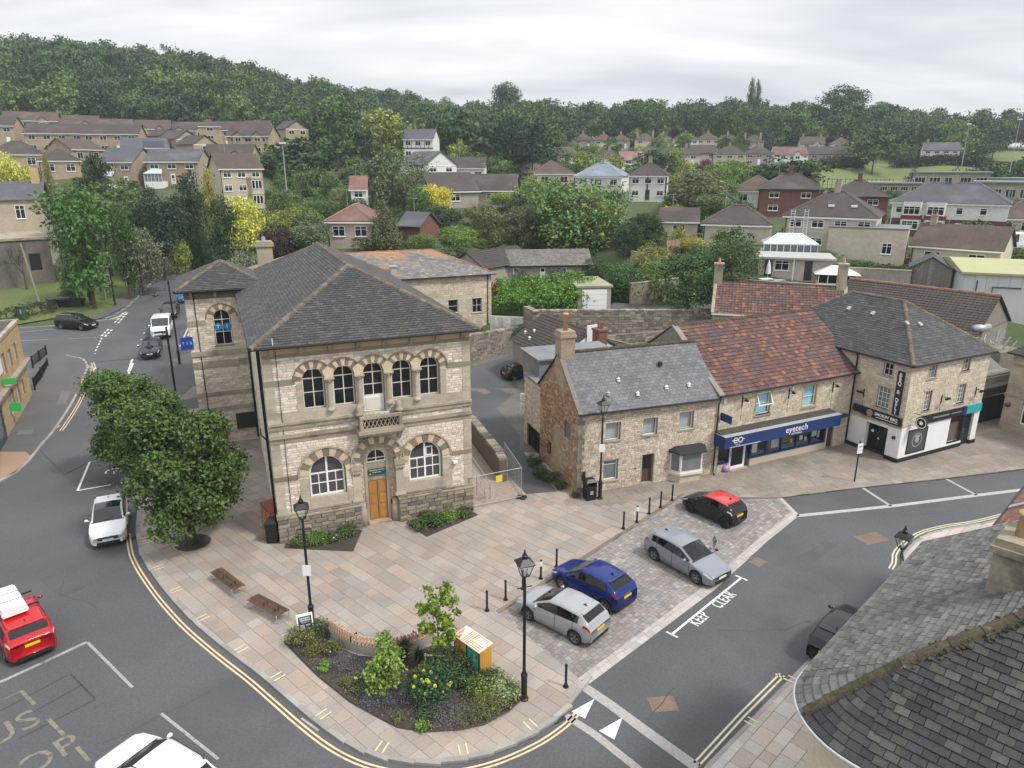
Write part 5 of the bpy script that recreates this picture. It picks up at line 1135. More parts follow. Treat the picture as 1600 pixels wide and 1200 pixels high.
dd=df.build('door',m_upvc,eye);inst(pane_mesh(m_glass),'pane',dd,T(2.02,.04,1.17)@S(1.04,1,1.94));MB().box(1.44,1.47,-.1,-.02,.9,1.3).build('handle',m_steel,dd);MB().box(1.3,2.74,-.3,.2,-.06,.02).build('doorstep',m_dress,dd)
m_p=lambda c:plain(c,.6)
for(x,z,w_,h_,c,nm)in((3.75,1.15,.55,1.0,(.75,.72,.72),'poster'),(3.8,1.7,.4,.45,(.45,.14,.12),'poster'),(5.6,1.45,.7,1.5,(.62,.65,.62),'display_panel'),(5.0,1.1,.5,.7,(.18,.10,.12),'display'),(6.65,1.6,.7,1.3,(.22,.24,.06),'poster'),(6.7,1.25,.5,.6,(.42,.20,.06),'poster'),(7.1,.95,.2,.3,(.65,.55,.2),'display'),(8.15,1.95,.58,.9,(.75,.75,.74),'notice'),(8.0,1.0,.28,.32,(.72,.72,.72),'card'),(8.45,.85,.2,.3,(.72,.72,.7),'card'),(9.2,1.45,.5,1.1,(.66,.68,.7),'poster'),(9.2,1.6,.34,.5,(.05,.05,.06),'poster'),(9.65,1.0,.2,.5,(.6,.65,.68),'display')):
 MB().box(x-w_/2,x+w_/2,.3-(.02 if c[0]<.5 else 0),.32-(.02 if c[0]<.5 else 0),z-h_/2,z+h_/2).build(nm,m_p(c),eye)
MB().box(3.2,9.9,.12,.85,.45,.5).build('display_shelf',m_p((.35,.45,.55)),eye);MB().box(.3,10,.86,.89,.4,2.7).build('back_panel',m_p((.05,.055,.07)),eye)
rd_=MB().box(10.12,10.78,.12,.17,0,1.76).build('door',mat('dark_red_door',(.085,.03,.02),.5),eye);MB().box(10.78,10.86,-.02,.2,0,1.8).box(10.04,10.12,-.02,.2,0,1.8).box(10.04,10.86,-.02,.2,1.76,1.86).build('door_frame',m_cream,rd_)
MB().box(10.3,11.6,-.5,0,2.25,2.36).build('small_canopy',MATS['mossy_felt'],eye)
for side in(0,1):
 sl=(ed/2+.3)/math.cos(ep)
 Mx=frame((-.1 if not side else ew+.1,-.3 if not side else ed+.3,ee-.2),(1,0,0)if not side else(-1,0,0),(0,math.cos(ep)if not side else-math.cos(ep),math.sin(ep)))
 slate_roof(eye,Mx,[(.35,0),(ew+.15,0),(ew+.15,sl),(.35,sl)],.29,.30,m_clay,m_deck,YM,300 if not side else 0,kind='pantile',name='pantile',thick=.05,seed=70,joined='pantiles')
 if not side:MB().box(-.05,.36,0,sl,-.06,.07).build('verge_strip',mat('cement_verge',(.21,.19,.17),.95,var=.2,vs=1),eye,Mx)
b=MB();b.extr([(-.02,0,ee-.2),(-.02,ed,ee-.2),(-.02,ed/2,ee+3.2)],(.3,0,0));b.extr([(ew-.28,0,ee-.2),(ew-.28,ed,ee-.2),(ew-.28,ed/2,ee+3.2)],(.3,0,0));b.box(-.02,.28,.35,ed,0,ee-.2);b.build('gable_wall',m_rubble,eye)
ridge_tiles(eye,(.0,ed/2,ee+3.28),(ew,ed/2,ee+3.28),m_moss,.15,.38)
gutter(eye,(-.1,-.34,ee-.22),(ew-.1,-.34,ee-.22));pipe(eye,[(ew-.15,-.3,ee-.2),(ew-.02,-.12,ee-.6),(ew-.02,-.12,0)],.05)
for x,z_ in((2.0,4.6),(6.0,4.55),(10.05,4.45)):
 b=MB();b.box(-.03,.03,-.06,0,-.35,.35);b.tube([(0,-.05,.2),(0,-.42,.28)],.02,6);b.tube([(0,-.05,-.05),(0,-.4,.26)],.015,6);b.box(-.07,.07,-.5,-.3,.1,.22);b.tube([(0,-.02,-.35),(0,-.02,-1.3)],.012,5)
 b.build('lamp_bracket',m_black,eye,T(x,0,z_))
MB().box(.3,.36,-1.0,-.05,3.62,4.12).build('projecting_sign',m_navy,eye);MB().box(.45,.65,-.08,0,4.7,5.0).box(6.2,6.36,-.07,0,4.75,5.0).build('alarm_box',m_wht,eye)
BO=P(1400,723);BA=math.atan2(47.64-43.98,32.86-25.51)
bbq=thing('corner_restaurant','three storey cream stone corner restaurant with white ground floor and dark hipped roof','restaurant',(*BO,0),BA)
BM=wmat(bbq);bw,bd,be=8.25,12.4,6.75
m_dtrim=mat('black_signboard',(.012,.014,.018),.5)
rh=[(1.8,2.54,5.56,6.48),(5.3,6.05,5.66,6.5),(1.8,2.5,3.35,4.7),(5.3,6.1,3.34,4.7)]
lhx=lambda v:bd-v
lh=[(bd-1.95,bd-1.27,5.62,6.5),(bd-2.1,bd-1.2,3.36,4.8)]
stone_wall(bbq,I4,bw,be,rh+[(0,bw,-.1,2.35)],course=.16,lens=(.22,.5),stone=m_estone,mortar=MATS['cream_mortar'],wm=BM,depth=.3,seed=51,z0=2.2,nind=200,proud=.018)
BL=face('left',bw,bd)
stone_wall(bbq,BL,bd,be,lh+[(bd-2.55,bd-.92,-.1,2.1)],course=.16,lens=(.22,.5),stone=m_estone,mortar=MATS['cream_mortar'],wm=BM,depth=.3,seed=52,z0=2.0,nind=120,proud=.018)
stone_wall(bbq,face('right',bw,bd),bd,be,[],course=.25,lens=(.3,.7),stone=m_estone,mortar=MATS['cream_mortar'],wm=BM,depth=.3,seed=53,z0=-.1,nind=0)
MB().box(.32,bw-.32,.32,bd,-.1,be-.1).build('core',MATS['dark_interior'],bbq)
gfl=MB()
for x0,x1,z0,z1 in((0,.74,.28,2.4),(2.68,5.06,.28,2.4),(.74,2.68,.28,.5),(.74,2.68,2.12,2.4),(5.06,6.66,.28,.42),(7.66,bw,.28,2.4)):gfl.box(x0,x1,-.03,.3,z0,z1)
wr=gfl.build('white_wall',m_wht,bbq)
g2=MB();g2.box(bd-.92,bd-.0,-.03,.3,.28,2.3);g2.box(bd-4.4,bd-2.55,-.03,.3,.28,2.2);g2.box(bd-2.55,bd-.92,-.03,.3,2.1,2.3);g2.build('white_wall',m_wht,bbq,BL)
pl=MB();pl.box(-.06,6.66,-.07,.3,-.1,.27);pl.box(7.66,bw+.05,-.07,.3,-.1,.27);pl.build('black_plinth',m_dtrim,bbq);p2_=MB();p2_.box(bd-.92,bd+.03,-.07,.3,-.1,.27);p2_.box(bd-4.4,bd-2.55,-.07,.3,-.1,.27);p2_.build('black_plinth',m_dtrim,bbq,BL)
for(x0,x1,z0,z1),c_,r_ in zip(rh,(2,2,3,3),(2,2,4,4)):window(bbq,I4,(x0+x1)/2,z0,x1-x0,z1-z0,c_,r_,m_upvc,m_glassb,rec=.1,fw=.045,bw=.025,sill=.07,surround=m_ashlar,sw=.11,sillmat=m_upvc)
for(x0,x1,z0,z1),c_,r_ in zip(lh,(2,3),(2,4)):window(bbq,BL,(x0+x1)/2,z0,x1-x0,z1-z0,c_,r_,m_upvc,m_glassb if r_==4 else m_glass,rec=.1,fw=.045,bw=.025,sill=.07,surround=m_ashlar,sw=.11,sillmat=m_upvc)
s1=MB().box(bd-2.95,bd-.02,-.16,-.02,2.52,3.08).build('signboard',m_dtrim,bbq,BL)
text("SMOKIN' BBQ",.28,T(bd-1.12,-.163,2.86)@VERT,m_upvc,s1,sx=.98,bold=.006);MB().box(bd-1.85,bd-.25,-.166,-.16,2.64,2.68).build('small_print',m_upvc,s1)
MB().disc((bd-2.35,-.166,2.82),.24).box(bd-2.5,bd-2.2,-.17,-.16,2.55,2.7).build('emblem',mat('emblem_pink',(.34,.20,.16),.6),s1)
MB().box(bd-3.7,bd-2.96,-.14,-.02,2.6,3.1).build('menu_board',m_dtrim,bbq,BL)
s2=MB().box(bd-.82,bd-.34,-.12,-.02,3.22,6.15).build('vertical_sign',m_dtrim,bbq,BL)
for k,ch in enumerate(('B','B','Q','','&','','D','E','L','I')):
 if ch:text(ch,.36,T(bd-.58,-.123,5.9-k*.28)@VERT,m_upvc,s2,sx=.9,bold=.008)
s3=MB().box(1.55,6.2,-.14,-.02,2.42,3.0).build('signboard',m_dtrim,bbq);MB().box(2.9,4.6,-.146,-.14,2.68,2.80).box(4.8,5.9,-.146,-.14,2.70,2.78).build('small_print',mat('dull_grey_print',(.2,.2,.2),.6),s3)
MB().box(6.2,6.5,-.15,-.02,2.42,3.02).build('signboard',m_navy,bbq);MB().box(6.5,8.15,-.16,-.02,2.44,3.02).build('teal_sign',mat('teal_board',(.03,.33,.34),.5),bbq)
hs=MB();hs.box(.86,.9,-1.15,0,3.3,3.34);hs.lathe([(.42,-.03),(.42,.03)],20);
rs=MB().lathe([(.4,-.04),(.4,.04)],22).build('round_sign',m_dtrim,bbq,T(.98,-.62,2.84)@RZ(PI/2)@RX(PI/2));
b=MB()
for k in range(20):a0,a1=2*PI*k/20,2*PI*(k+1)/20;b.poly([(math.cos(a)*r_,math.sin(a)*r_,.042)for a,r_ in((a0,.36),(a0,.31),(a1,.31),(a1,.36))][::-1])
b.disc((0,0,.043),.13,10,'z');b.build('emblem',m_upvc,rs);b2_=inst(b.mesh('emblem',m_upvc),'emblem',rs,RX(PI))
MB().tube([(.98,0,3.35),(.98,-1.05,3.35)],.02,6).tube([(.98,-.62,3.35),(.98,-.62,3.22)],.012,5).build('sign_bracket',m_black,bbq)
po=MB().box(.74,2.66,-.05,.1,.52,2.1).build('poster_window',mat('charcoal_poster',(.06,.06,.06),.5),bbq)
b=MB();b.box(.72,2.68,-.07,-.03,2.08,2.16);b.box(.72,2.68,-.07,-.03,.46,.54);b.box(.72,.80,-.07,-.03,.54,2.08);b.box(2.6,2.68,-.07,-.03,.54,2.08);b.build('frame',m_dtrim,po)
b=MB()
for k in range(20):a0,a1=2*PI*k/20,2*PI*(k+1)/20;b.poly([(1.7+math.cos(a)*r_,-.055,1.35+math.sin(a)*r_)for a,r_ in((a0,.5),(a1,.5),(a1,.44),(a0,.44))])
b.disc((1.7,-.056,1.35),.2,12);b.poly([(1.4,-.057,1.55),(2.0,-.057,1.55),(1.9,-.057,1.7),(1.5,-.057,1.7)]);b.build('emblem',mat('pale_print',(.35,.35,.34),.6),po)
sw_=MB().box(5.06,5.14,-.02,.1,.42,2.42).box(6.5,6.66,-.02,.1,.42,2.42).box(5.14,6.5,-.02,.1,.42,.5).build('shop_window',m_dtrim,bbq);inst(pane_mesh(cg),'pane',sw_,T(5.82,.03,1.45)@S(1.36,1,1.9));MB().box(5.1,6.55,.25,.28,.5,1.8).build('display',mat('brick_display',(.16,.10,.08),.9,var=.3,vs=6),bbq)
d_=MB().box(6.7,7.62,.1,.16,.02,2.4).build('door',m_dtrim,bbq);inst(pane_mesh(m_glass),'pane',d_,T(7.16,.09,1.3)@S(.7,1,1.7));MB().box(6.85,6.88,.02,.1,.95,1.25).build('handle',m_steel,d_)
d_=MB().box(bd-2.5,bd-.97,.25,.3,.02,2.08).build('entrance',m_dtrim,bbq,BL)
for k in(0,1):inst(pane_mesh(m_glass),'pane',d_,T(bd-2.12+k*.75,.24,1.1)@S(.62,1,1.75))
MB().disc((bd-2.2,.225,1.5),.1).disc((bd-1.7,.225,1.1),.07).build('sticker',m_upvc,d_)
MB().lathe([(.12,0),(.12,.08)],12).build('floodlight',m_dtrim,bbq,BL@T(bd-.42,-.03,1.65)@RX(PI/2))
planes,zb,rb_,eb=hip_planes(bw,bd,.28,be,math.atan(3.1/4.4))
for k,(M,pl_)in enumerate(planes):slate_roof(bbq,M,pl_,.31,.21,m_slate3,m_deck,BM,300 if k==0 else(200 if k==3 else 0),seed=80+k,thick=.016)
Eb=[Vector((*p,be+.02))for p in eb];Ra,Rb=Vector((*rb_[0],zb+.02)),Vector((*rb_[1],zb+.02))
for a,b_ in((Eb[0],Ra),(Eb[1],Ra),(Ra,Rb),(Eb[3],Rb),(Eb[2],Rb)):ridge_tiles(bbq,a,b_,m_ridge,.13)
for i in range(4):gutter(bbq,Eb[i]+Vector((0,0,-.08)),Eb[(i+1)%4]+Vector((0,0,-.08)))
for px,py in((1335,475),(1385,483),(1438,508),(1456,504)):pass
for k,(xx,yy)in enumerate(((2.6,4.2),(3.7,3.9))):MB().box(-.12,.12,-.16,.16,0,.12).build('roof_vent',m_lead,bbq,planes[0][0]@T(xx,yy*.8,.03))
for k,(xx,yy)in enumerate(((7.4,3.6),(5.4,3.6))):MB().box(-.12,.12,-.16,.16,0,.12).build('roof_vent',m_lead,bbq,planes[3][0]@T(xx,yy,.03))
pipe(bbq,[(-.3,3.9,be-.05),(-.14,3.9,be-.4),(-.14,3.9,.05)],.055)
for x,z_,fm_ in((3.6,3.95,I4),(7.3,3.95,I4),(bd-3.1,4.0,BL)):
 b=MB();b.box(-.03,.03,-.06,0,-.3,.3);b.tube([(0,-.05,.15),(0,-.45,.2)],.02,6);b.box(-.24,.24,-.5,-.4,.05,.18);b.tube([(0,-.02,-.3),(0,-.02,-.9)],.012,5);b.build('lamp_bracket',m_black,bbq,fm_@T(x,0,z_))
z_=8.0;q0,q1=P(1328,435,z_),P(1565,462,z_);dx,dy=q1[0]-q0[0],q1[1]-q0[1];LBR=math.hypot(dx,dy);BRA=math.atan2(dy,dx)
br=thing('long_brown_roofed_building','long building with dark brown tiled roof and red ridge behind the corner restaurant','building',(*q0,0),BRA)
RM=wmat(br);hwid=4.9;rp=R(31);ez=z_-hwid*math.tan(rp)
MB().box(.2,LBR-.2,-hwid+.3,hwid-.3,-.2,ez+.1).build('wall',m_rubble,br)
b=MB();b.extr([(.2,-hwid+.3,ez),(.2,hwid-.3,ez),(.2,0,z_-.2)],(.25,0,0));b.extr([(LBR-.45,-hwid+.3,ez),(LBR-.45,hwid-.3,ez),(LBR-.45,0,z_-.2)],(.25,0,0));b.build('gable_wall',m_rubble,br)
for side in(0,1):
 sl=hwid/math.cos(rp);Mx=frame((0 if not side else LBR,-hwid if not side else hwid,ez),(1,0,0)if not side else(-1,0,0),(0,math.cos(rp)if not side else-math.cos(rp),math.sin(rp)))
 slate_roof(br,Mx,[(0,0),(LBR,0),(LBR,sl),(0,sl)],.33,.34,m_brownt,m_deck,RM,250 if not side else 0,kind='conctile',name='tile',thick=.04,seed=90,joined='tiles')
ridge_tiles(br,(0,0,z_+.05),(LBR,0,z_+.05),m_red,.14,.42)
MB().box(-.1,LBR+.1,-hwid-.15,-hwid,ez-.12,ez+.02).build('gutter',m_lead,br)
tp=thing('pipe_tangle','tangle of pale metal pipes and ducting beside the brown roof','pipes',(*P(1562,538,4.6),0),.4)
rg=random.Random(5);b=MB()
for k in range(16):x=rg.uniform(-1.2,1.0);y=rg.uniform(-1,1);b.tube([(x,y,4.2+rg.uniform(0,.6)),(x+rg.uniform(-.6,.6),y+rg.uniform(-.4,.4),5.2+rg.uniform(-.3,.6))],.05,6)
b.build('pipes',m_lead,tp);MB().box(-1.5,1.3,-1.2,1.3,0,4.3).build('flat_roof',m_rubble,tp);MB().tube([(-.8,1.8,5.6),(.9,1.8,5.6)],.35,12).build('duct',m_steel,tp,smooth=True)
RO=P(1560,669)
rb=thing('ashlar_building','ashlar stone building with large white window and slate roof at the right edge','building',(*RO,0),R(-62))
XM=wmat(rb)
stone_wall(rb,I4,9,5.85,[(1.25,3.4,.75,2.25),(1.3,3.0,3.7,4.9)],course=.3,lens=(.5,.9),stone=m_ashlar,mortar=m_mortar,wm=XM,depth=.3,seed=61,z0=-.1,nind=80,proud=.006,name='block')
stone_wall(rb,face('left',9,8),8,5.85,[],course=.3,lens=(.5,.9),stone=m_ashlar,mortar=m_mortar,wm=XM,depth=.3,seed=62,z0=-.1,nind=0,proud=.006)
MB().box(.32,9,.32,8,-.1,5.7).build('core',MATS['dark_interior'],rb)
window(rb,I4,2.32,.78,2.1,1.45,1,2,m_upvc,m_glass,rec=.1,fw=.09,rowz=[1.1]);window(rb,I4,2.15,3.72,1.7,1.15,2,2,m_upvc,m_glass,rec=.1)
MB().box(-.05,9,-.08,.1,2.6,2.8).box(-.05,9,-.06,.1,4.95,5.1).box(-.05,9,-.05,.1,-.1,.6).build('string_course',m_dress,rb)
b=MB();b.tube([(0,-.05,0),(0,-.4,.1)],.015,5);b.lathe([(.02,-.25),(.18,-.2),(.22,0)],10,(0,-.45,0));b.build('hanging_basket',mat('rusty_basket',(.10,.05,.03),.9),rb,T(.5,0,2.15))
for k,(M,pl_)in enumerate(hip_planes(9,8,.3,5.9,R(35))[0]):slate_roof(rb,M,pl_,.32,.24,m_slate3,m_deck,XM,60 if k==0 else 0,seed=95+k)
gutter(rb,(-.3,-.35,5.83),(9,-.35,5.83));MB().box(2.4,3.4,3.2,4.2,6,9.2).box(2.3,3.5,3.1,4.3,9.2,9.4).build('chimney',m_dress,rb)
a0_,a1_=P(1519,663),P(1572,650)
al=thing('alley_gate','dark boarded alley gates below a grey lean-to roof right of the restaurant','gate',(*a0_,0),math.atan2(a1_[1]-a0_[1],a1_[0]-a0_[0]))
gw=math.hypot(a1_[0]-a0_[0],a1_[1]-a0_[1])
me=MB().box(-.5,.5,-.03,.03,-.5,.5).mesh('board',mat('gate_board',(.014,.017,.022),.7,rnd=.2))
for k in range(int(gw/.34)):inst(me,'board',al,T(.2+k*.34,0,1.0)@S(.325,1,2.0))
MB().box(0,gw,.1,.3,2.0,2.6).build('lintel',mat('lintel_brown',(.12,.08,.055),.9,fine=.2,fs=5),al)
MB().box(0,gw,-.1,.02,2.9,3.6).box(0,gw,.05,3,2.6,3.7).build('back_wall',m_rubble,al)
MB().add([(-.0,-.4,2.95),(gw,-.4,2.95),(gw,2.6,4.6),(0,2.6,4.6),(0,-.4,2.85),(gw,-.4,2.85),(gw,2.6,4.5),(0,2.6,4.5)],[(0,1,2,3),(7,6,5,4),(0,4,5,1),(1,5,6,2),(2,6,7,3),(3,7,4,0)]).build('lean_to_roof',mat('grey_sheet',(.12,.125,.13),.8,var=.3,vs=.8),al)
FE=7.5;f1,f0=P(1444,848,FE),P(1258,1050,FE)
fe1=Vector((f1[0]-f0[0],f1[1]-f0[1],0)).normalized();fe2=Vector((fe1.y,-fe1.x,0))
fc=P(1212,1118,FE);s_=(Vector((*fc,0))-Vector((*f0,0))).dot(fe1);FC=Vector((*f0,0))+fe1*(s_-.1)
fgb=thing('slate_roofed_corner_building','corner building with mossy ridge and weathered stone tiles at the bottom right','building',(FC.x,FC.y,0),math.atan2(fe2.y,fe2.x))
CRn=1.9
FM=wmat(fgb)
LW=(Vector((*f1,0))-FC).dot(fe1);LX=15.0;fp=R(35)
MB().prism([(CRn,.4),(LX,.4),(LX,LW-.3),(.4,LW-.3)]+[(CRn+math.cos(a)*(CRn-.4),CRn+math.sin(a)*(CRn-.4))for a in np.linspace(PI,PI*1.5,9)][:-1],-.1,FE-.05).build('wall',m_estone,fgb)
def rounded(L):
 """roof face from the end of the rounded corner to L, hip on the left"""
 k=1/math.cos(fp);t=6.2
 return[(CRn,0),(L,0),(L,t*k),(t,t*k),(CRn,CRn*k)]
k_=1/math.cos(fp)
M1=FM@Matrix.Identity(4)
MA=frame((0,0,FE),(0,1,0),(math.cos(fp),0,math.sin(fp)))
MA=frame((0,LW,FE),(0,-1,0),(math.cos(fp),0,math.sin(fp)))
pA=[(LW-x,y)for x,y in rounded(LW)]
pA=[p if abs(p[0])>1e-6 or True else p for p in pA]
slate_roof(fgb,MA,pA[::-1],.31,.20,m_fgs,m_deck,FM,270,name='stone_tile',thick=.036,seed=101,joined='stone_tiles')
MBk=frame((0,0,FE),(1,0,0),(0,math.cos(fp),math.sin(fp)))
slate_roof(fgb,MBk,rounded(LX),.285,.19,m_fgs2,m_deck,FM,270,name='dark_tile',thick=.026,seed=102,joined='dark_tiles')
rg=random.Random(12)
rho=CRn;row=0
while rho>.12:
 r1=max(0,rho-.2*math.cos(fp));nt_=max(2,round(rho*PI/2/.30));lift=lambda r:FE+(CRn-r)*math.tan(fp)
 for q in range(nt_):
  a0=PI+PI/2*(q+(.0 if row%2 else.0))/nt_+.004;a1=PI+PI/2*(q+1)/nt_-.004;ro=rho+.03
  pt=lambda r,a,z:(CRn+math.cos(a)*r,CRn+math.sin(a)*r,z)
  h_=rg.uniform(.04,.055);b=MB()
  b.add([pt(ro,a0,lift(ro)),pt(ro,a1,lift(ro)),pt(r1,a1,lift(r1)),pt(r1,a0,lift(r1)),pt(ro,a0,lift(ro)+h_),pt(ro,a1,lift(ro)+h_),pt(r1,a1,lift(r1)+.015),pt(r1,a0,lift(r1)+.015)],[(4,5,6,7),(0,1,5,4),(1,2,6,5),(3,0,4,7),(3,2,1,0)])
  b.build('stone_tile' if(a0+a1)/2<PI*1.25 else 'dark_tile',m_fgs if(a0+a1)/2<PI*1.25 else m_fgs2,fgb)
 rho=r1;row+=1
c0=CRn*(1-.7071)+.02
ridge_tiles(fgb,(c0,c0,FE+.08),(CRn,CRn,FE+CRn*math.tan(fp)+.06),m_moss,.115,.34)
ridge_tiles(fgb,(CRn,CRn,FE+CRn*math.tan(fp)+.05),(6.2,6.2,FE+6.2*math.tan(fp)+.05),m_moss,.125,.34)
mm=MB();rg=random.Random(3)
for k in range(520):
 t=rg.uniform(2.0,6.1);o_=rg.gauss(0,.085);mm.ball((t+o_,t-o_,FE+t*math.tan(fp)+.075-abs(o_)*.8+rg.uniform(-.02,.015)),(rg.uniform(.025,.075),rg.uniform(.025,.075),rg.uniform(.018,.04)),6,4)
mm.build('moss',mat('moss_clump',(.045,.042,.022),1.0,rnd=.4,fine=.4,fs=20,bump=1,bs=40,stain=(.16,.15,.12),sa=.7,ss=7,sth=.58),fgb,smooth=True,kind='stuff')
ea=[(-.05,LW)]+[(CRn+math.cos(a)*(CRn+.05),CRn+math.sin(a)*(CRn+.05))for a in np.linspace(PI,PI*1.5,11)]+[(LX,-.05)]
for k in range(len(ea)-1):MB().tube([(*ea[k],FE-.03),(*ea[k+1],FE-.03)],.036,8).build('gutter',mat('pale_gutter',(.40,.41,.42),.5),fgb)
MB().box(-.04,.0,0,6.2*k_,-.1,.05).build('verge',m_lead,fgb,MA)
ci=FM.inverted()@Vector((11.75,14.55,0))
chx=MB();chx.box(-.5,.5,-.6,.6,8.2,10.55);chx.box(-.58,.58,-.68,.68,10.55,10.72);chx.box(-.5,.5,-.6,.6,10.72,10.9)
c_=chx.build('chimney',mat('lichened_stack',(.27,.235,.175),.95,var=.22,vs=1.6,fine=.2,fs=9,stain=(.075,.065,.05),sa=.7,ss=1.6,sth=.53),fgb,T(ci.x,ci.y,0))
MB().box(-.56,.56,-.66,.66,8.1,8.75).build('flashing',m_lead,c_)
for yy in(-.05,.5):MB().lathe([(.17,10.9),(.14,11.4),(.18,11.42),(.18,11.48)],14,(-.1,yy,0)).build('chimney_pot',mat('lichen_pot',(.46,.35,.17),.9,var=.2,vs=4,stain=(.35,.34,.28),sa=.6,ss=4),c_,smooth=True)
NE_=6.3;n0=P(1516,838,NE_);nb=thing('red_tiled_house','brown red tiled roof with pale lead strip beyond the weathered tile roof','house',(FM@Vector((.9,LW+.05,0))),math.atan2(fe2.y,fe2.x))
NM=wmat(nb);MB().box(.3,9,.02,12,-.1,NE_-.1).build('wall',m_estone,nb)
MN=frame((0,12,NE_),(0,-1,0),(math.cos(fp),0,math.sin(fp)))
m_redt=mat('red_plain_tile',(.19,.085,.058),.85,rnd=.22,ramp=[(.19,.085,.058),(.16,.072,.05),(.225,.105,.07)],fine=.15,fs=9)
slate_roof(nb,MN,[(0,0),(12,0),(12,5.6),(0,5.6)],.26,.16,m_redt,m_deck,NM,150,name='plain_tile',thick=.014,seed=103,joined='plain_tiles')
MB().box(4.2,4.5,0,5.6,.03,.07).build('lead_strip',m_lead,nb,MN);gutter(nb,(-.05,0,NE_-.03),(-.05,12,NE_-.03))
wl=Vector((*P(1412,843,5.1),5.1))
def lantern(o,z,s=1.0,n=4):
 """square tapering lantern head standing at height z on thing o"""
 b=MB();b.lathe([(.05,z),(.07,z+.05),(.11,z+.08),(.11,z+.1)],10)
 r0,r1,h=.12*s,.25*s,.48*s;z0=z+.1
 for sx_,sy_ in((1,1),(1,-1),(-1,1),(-1,-1)):b.tube([(sx_*r0,sy_*r0,z0),(sx_*r1,sy_*r1,z0+h)],.014,5)
 for r_,zz in((r0,z0),(r1,z0+h)):
  b.box(-r_,r_,-r_-.012,-r_+.012,zz-.012,zz+.012);b.box(-r_,r_,r_-.012,r_+.012,zz-.012,zz+.012);b.box(-r_-.012,-r_+.012,-r_+.012,r_-.012,zz-.012,zz+.012);b.box(r_-.012,r_+.012,-r_+.012,r_-.012,zz-.012,zz+.012)
 hd=b.build('lantern_frame',m_black,o)
 lg=clear_glass('lantern_glass',(.93,.95,.93),.06)
 for k in range(4):
  MB().add([(-r0,-r0,z0),(r0,-r0,z0),(r1,-r1,z0+h),(-r1,-r1,z0+h)],[(0,1,2,3)]).build('pane',lg,hd,RZ(PI/2*k))
 rf=MB();rf.lathe([(r1*1.18,z0+h),(r1*1.2,z0+h+.03),(r1*.42,z0+h+.2*s)],sq=True);rf.lathe([(r1*.4,z0+h+.2*s),(r1*.44,z0+h+.3*s),(r1*.3,z0+h+.33*s),(.05*s,z0+h+.40*s),(.025,z0+h+.44*s),(.035,z0+h+.48*s),(.0,z0+h+.56*s)],10)
 rf.build('lantern_roof',m_black,hd);MB().lathe([(.03,z0),(.05,z0+.1),(.03,z0+.22)],8).build('lamp',m_upvc,hd)
def lamp_column(px,py,h,label,xy=None,z0=0.0,sign=None):
 x,y=xy or P(px,py);o=thing('lamp_post',label,'street lamp',(x,y,z0),R(20),'black lantern lamp posts round the square')
 b=MB();b.lathe([(.17,-.02),(.17,.05),(.13,.08),(.115,.12),(.115,1.0),(.13,1.03),(.13,1.1),(.09,1.16),(.06,1.25),(.055,h-1.5),(.07,h-1.49),(.05,h-1.44),(.04,h-1.1)],12)
 b.tube([(-.28,0,h-1.5),(.28,0,h-1.5)],.018,6);b.build('column',m_black,o,smooth=False)
 lantern(o,h-1.12)
 if sign:MB().box(-.17,.17,-.085,-.07,sign,sign+.5).build('notice',m_upvc,o,RZ(R(-18)))
 return o
lamp_column(488.6,981.5,6.25,'black lantern lamp post beside the sandwich board at the tip of the flower bed',sign=2.6)
lamp_column(818.8,1092,6.25,'black lantern lamp post in front of the silver car at the bed corner')
lamp_column(937,779,6.45,'black lantern lamp post against the cottage front',sign=3.0)
wlo=thing('wall_lantern','black square lantern on a bracket by the eave of the weathered tile roof','wall lamp',(wl.x,wl.y,0),R(45));lantern(wlo,wl.z-.45,.95)
we=FM@Vector((.2,LW-.4,0));li=Matrix.Rotation(-R(45),4,'Z')@Vector((we.x-wl.x,we.y-wl.y,0))
MB().tube([(0,0,wl.z-.42),(li.x,li.y,wl.z-.5)],.03,6).tube([(0,0,wl.z-.8),(0,0,wl.z-.4)],.02,6).tube([(0,0,wl.z-.78),(li.x*.9,li.y*.9,wl.z-1.2)],.02,6).build('bracket',m_black,wlo)
def tall_lamp(xy,h,label,armdir,z0):
 o=thing('street_lamp',label,'street lamp',(*xy,z0),0,'tall black lamp posts along the street')
 b=MB();b.lathe([(.16,0),(.16,.1),(.12,.15),(.12,1.3),(.15,1.35),(.08,1.5),(.07,h)],10)
 ax,ay=math.cos(armdir)*1.25,math.sin(armdir)*1.25
 b.tube([(0,0,h-.9),(ax,ay,h-.9)],.025,6);b.tube([(ax*.35,ay*.35,h-.9),(ax*.2,ay*.2,h-.4),(0,0,h-.25)],.018,6);b.build('column',m_black,o)
 MB().lathe([(.02,-.05),(.08,-.12),(.09,-.3),(.3,-.42),(.3,-.46),(.16,-.5)],14,(ax,ay,h-.9)).build('lamp_shade',m_black,o,smooth=True);MB().ball((ax,ay,h-1.4),(.17,.17,.12),10,6).build('lamp_bowl',m_glassb,o,smooth=True)
q=PG(281,569);tall_lamp(q,8.1,'tall black street lamp with side arm beside the white van',R(200),g1(*q))
tall_lamp((-24.4,49.5),8.0,'tall black street lamp with hanging shade half hidden by the street trees',R(205),0)
def bollard_proto():
 b=MB();b.lathe([(.075,0),(.075,.12),(.052,.15),(.05,.62),(.056,.63),(.056,.67),(.05,.68),(.048,.92),(.058,.93),(.058,.98),(.04,1.02),(.0,1.03)],10)
 return b.mesh('post',m_black),MB().lathe([(.12,0),(.12,.012)],10).mesh('base_plate',m_blackm),MB().box(-.075,.075,-.07,-.056,.7,.95).mesh('notice',m_upvc)
BP=bollard_proto()
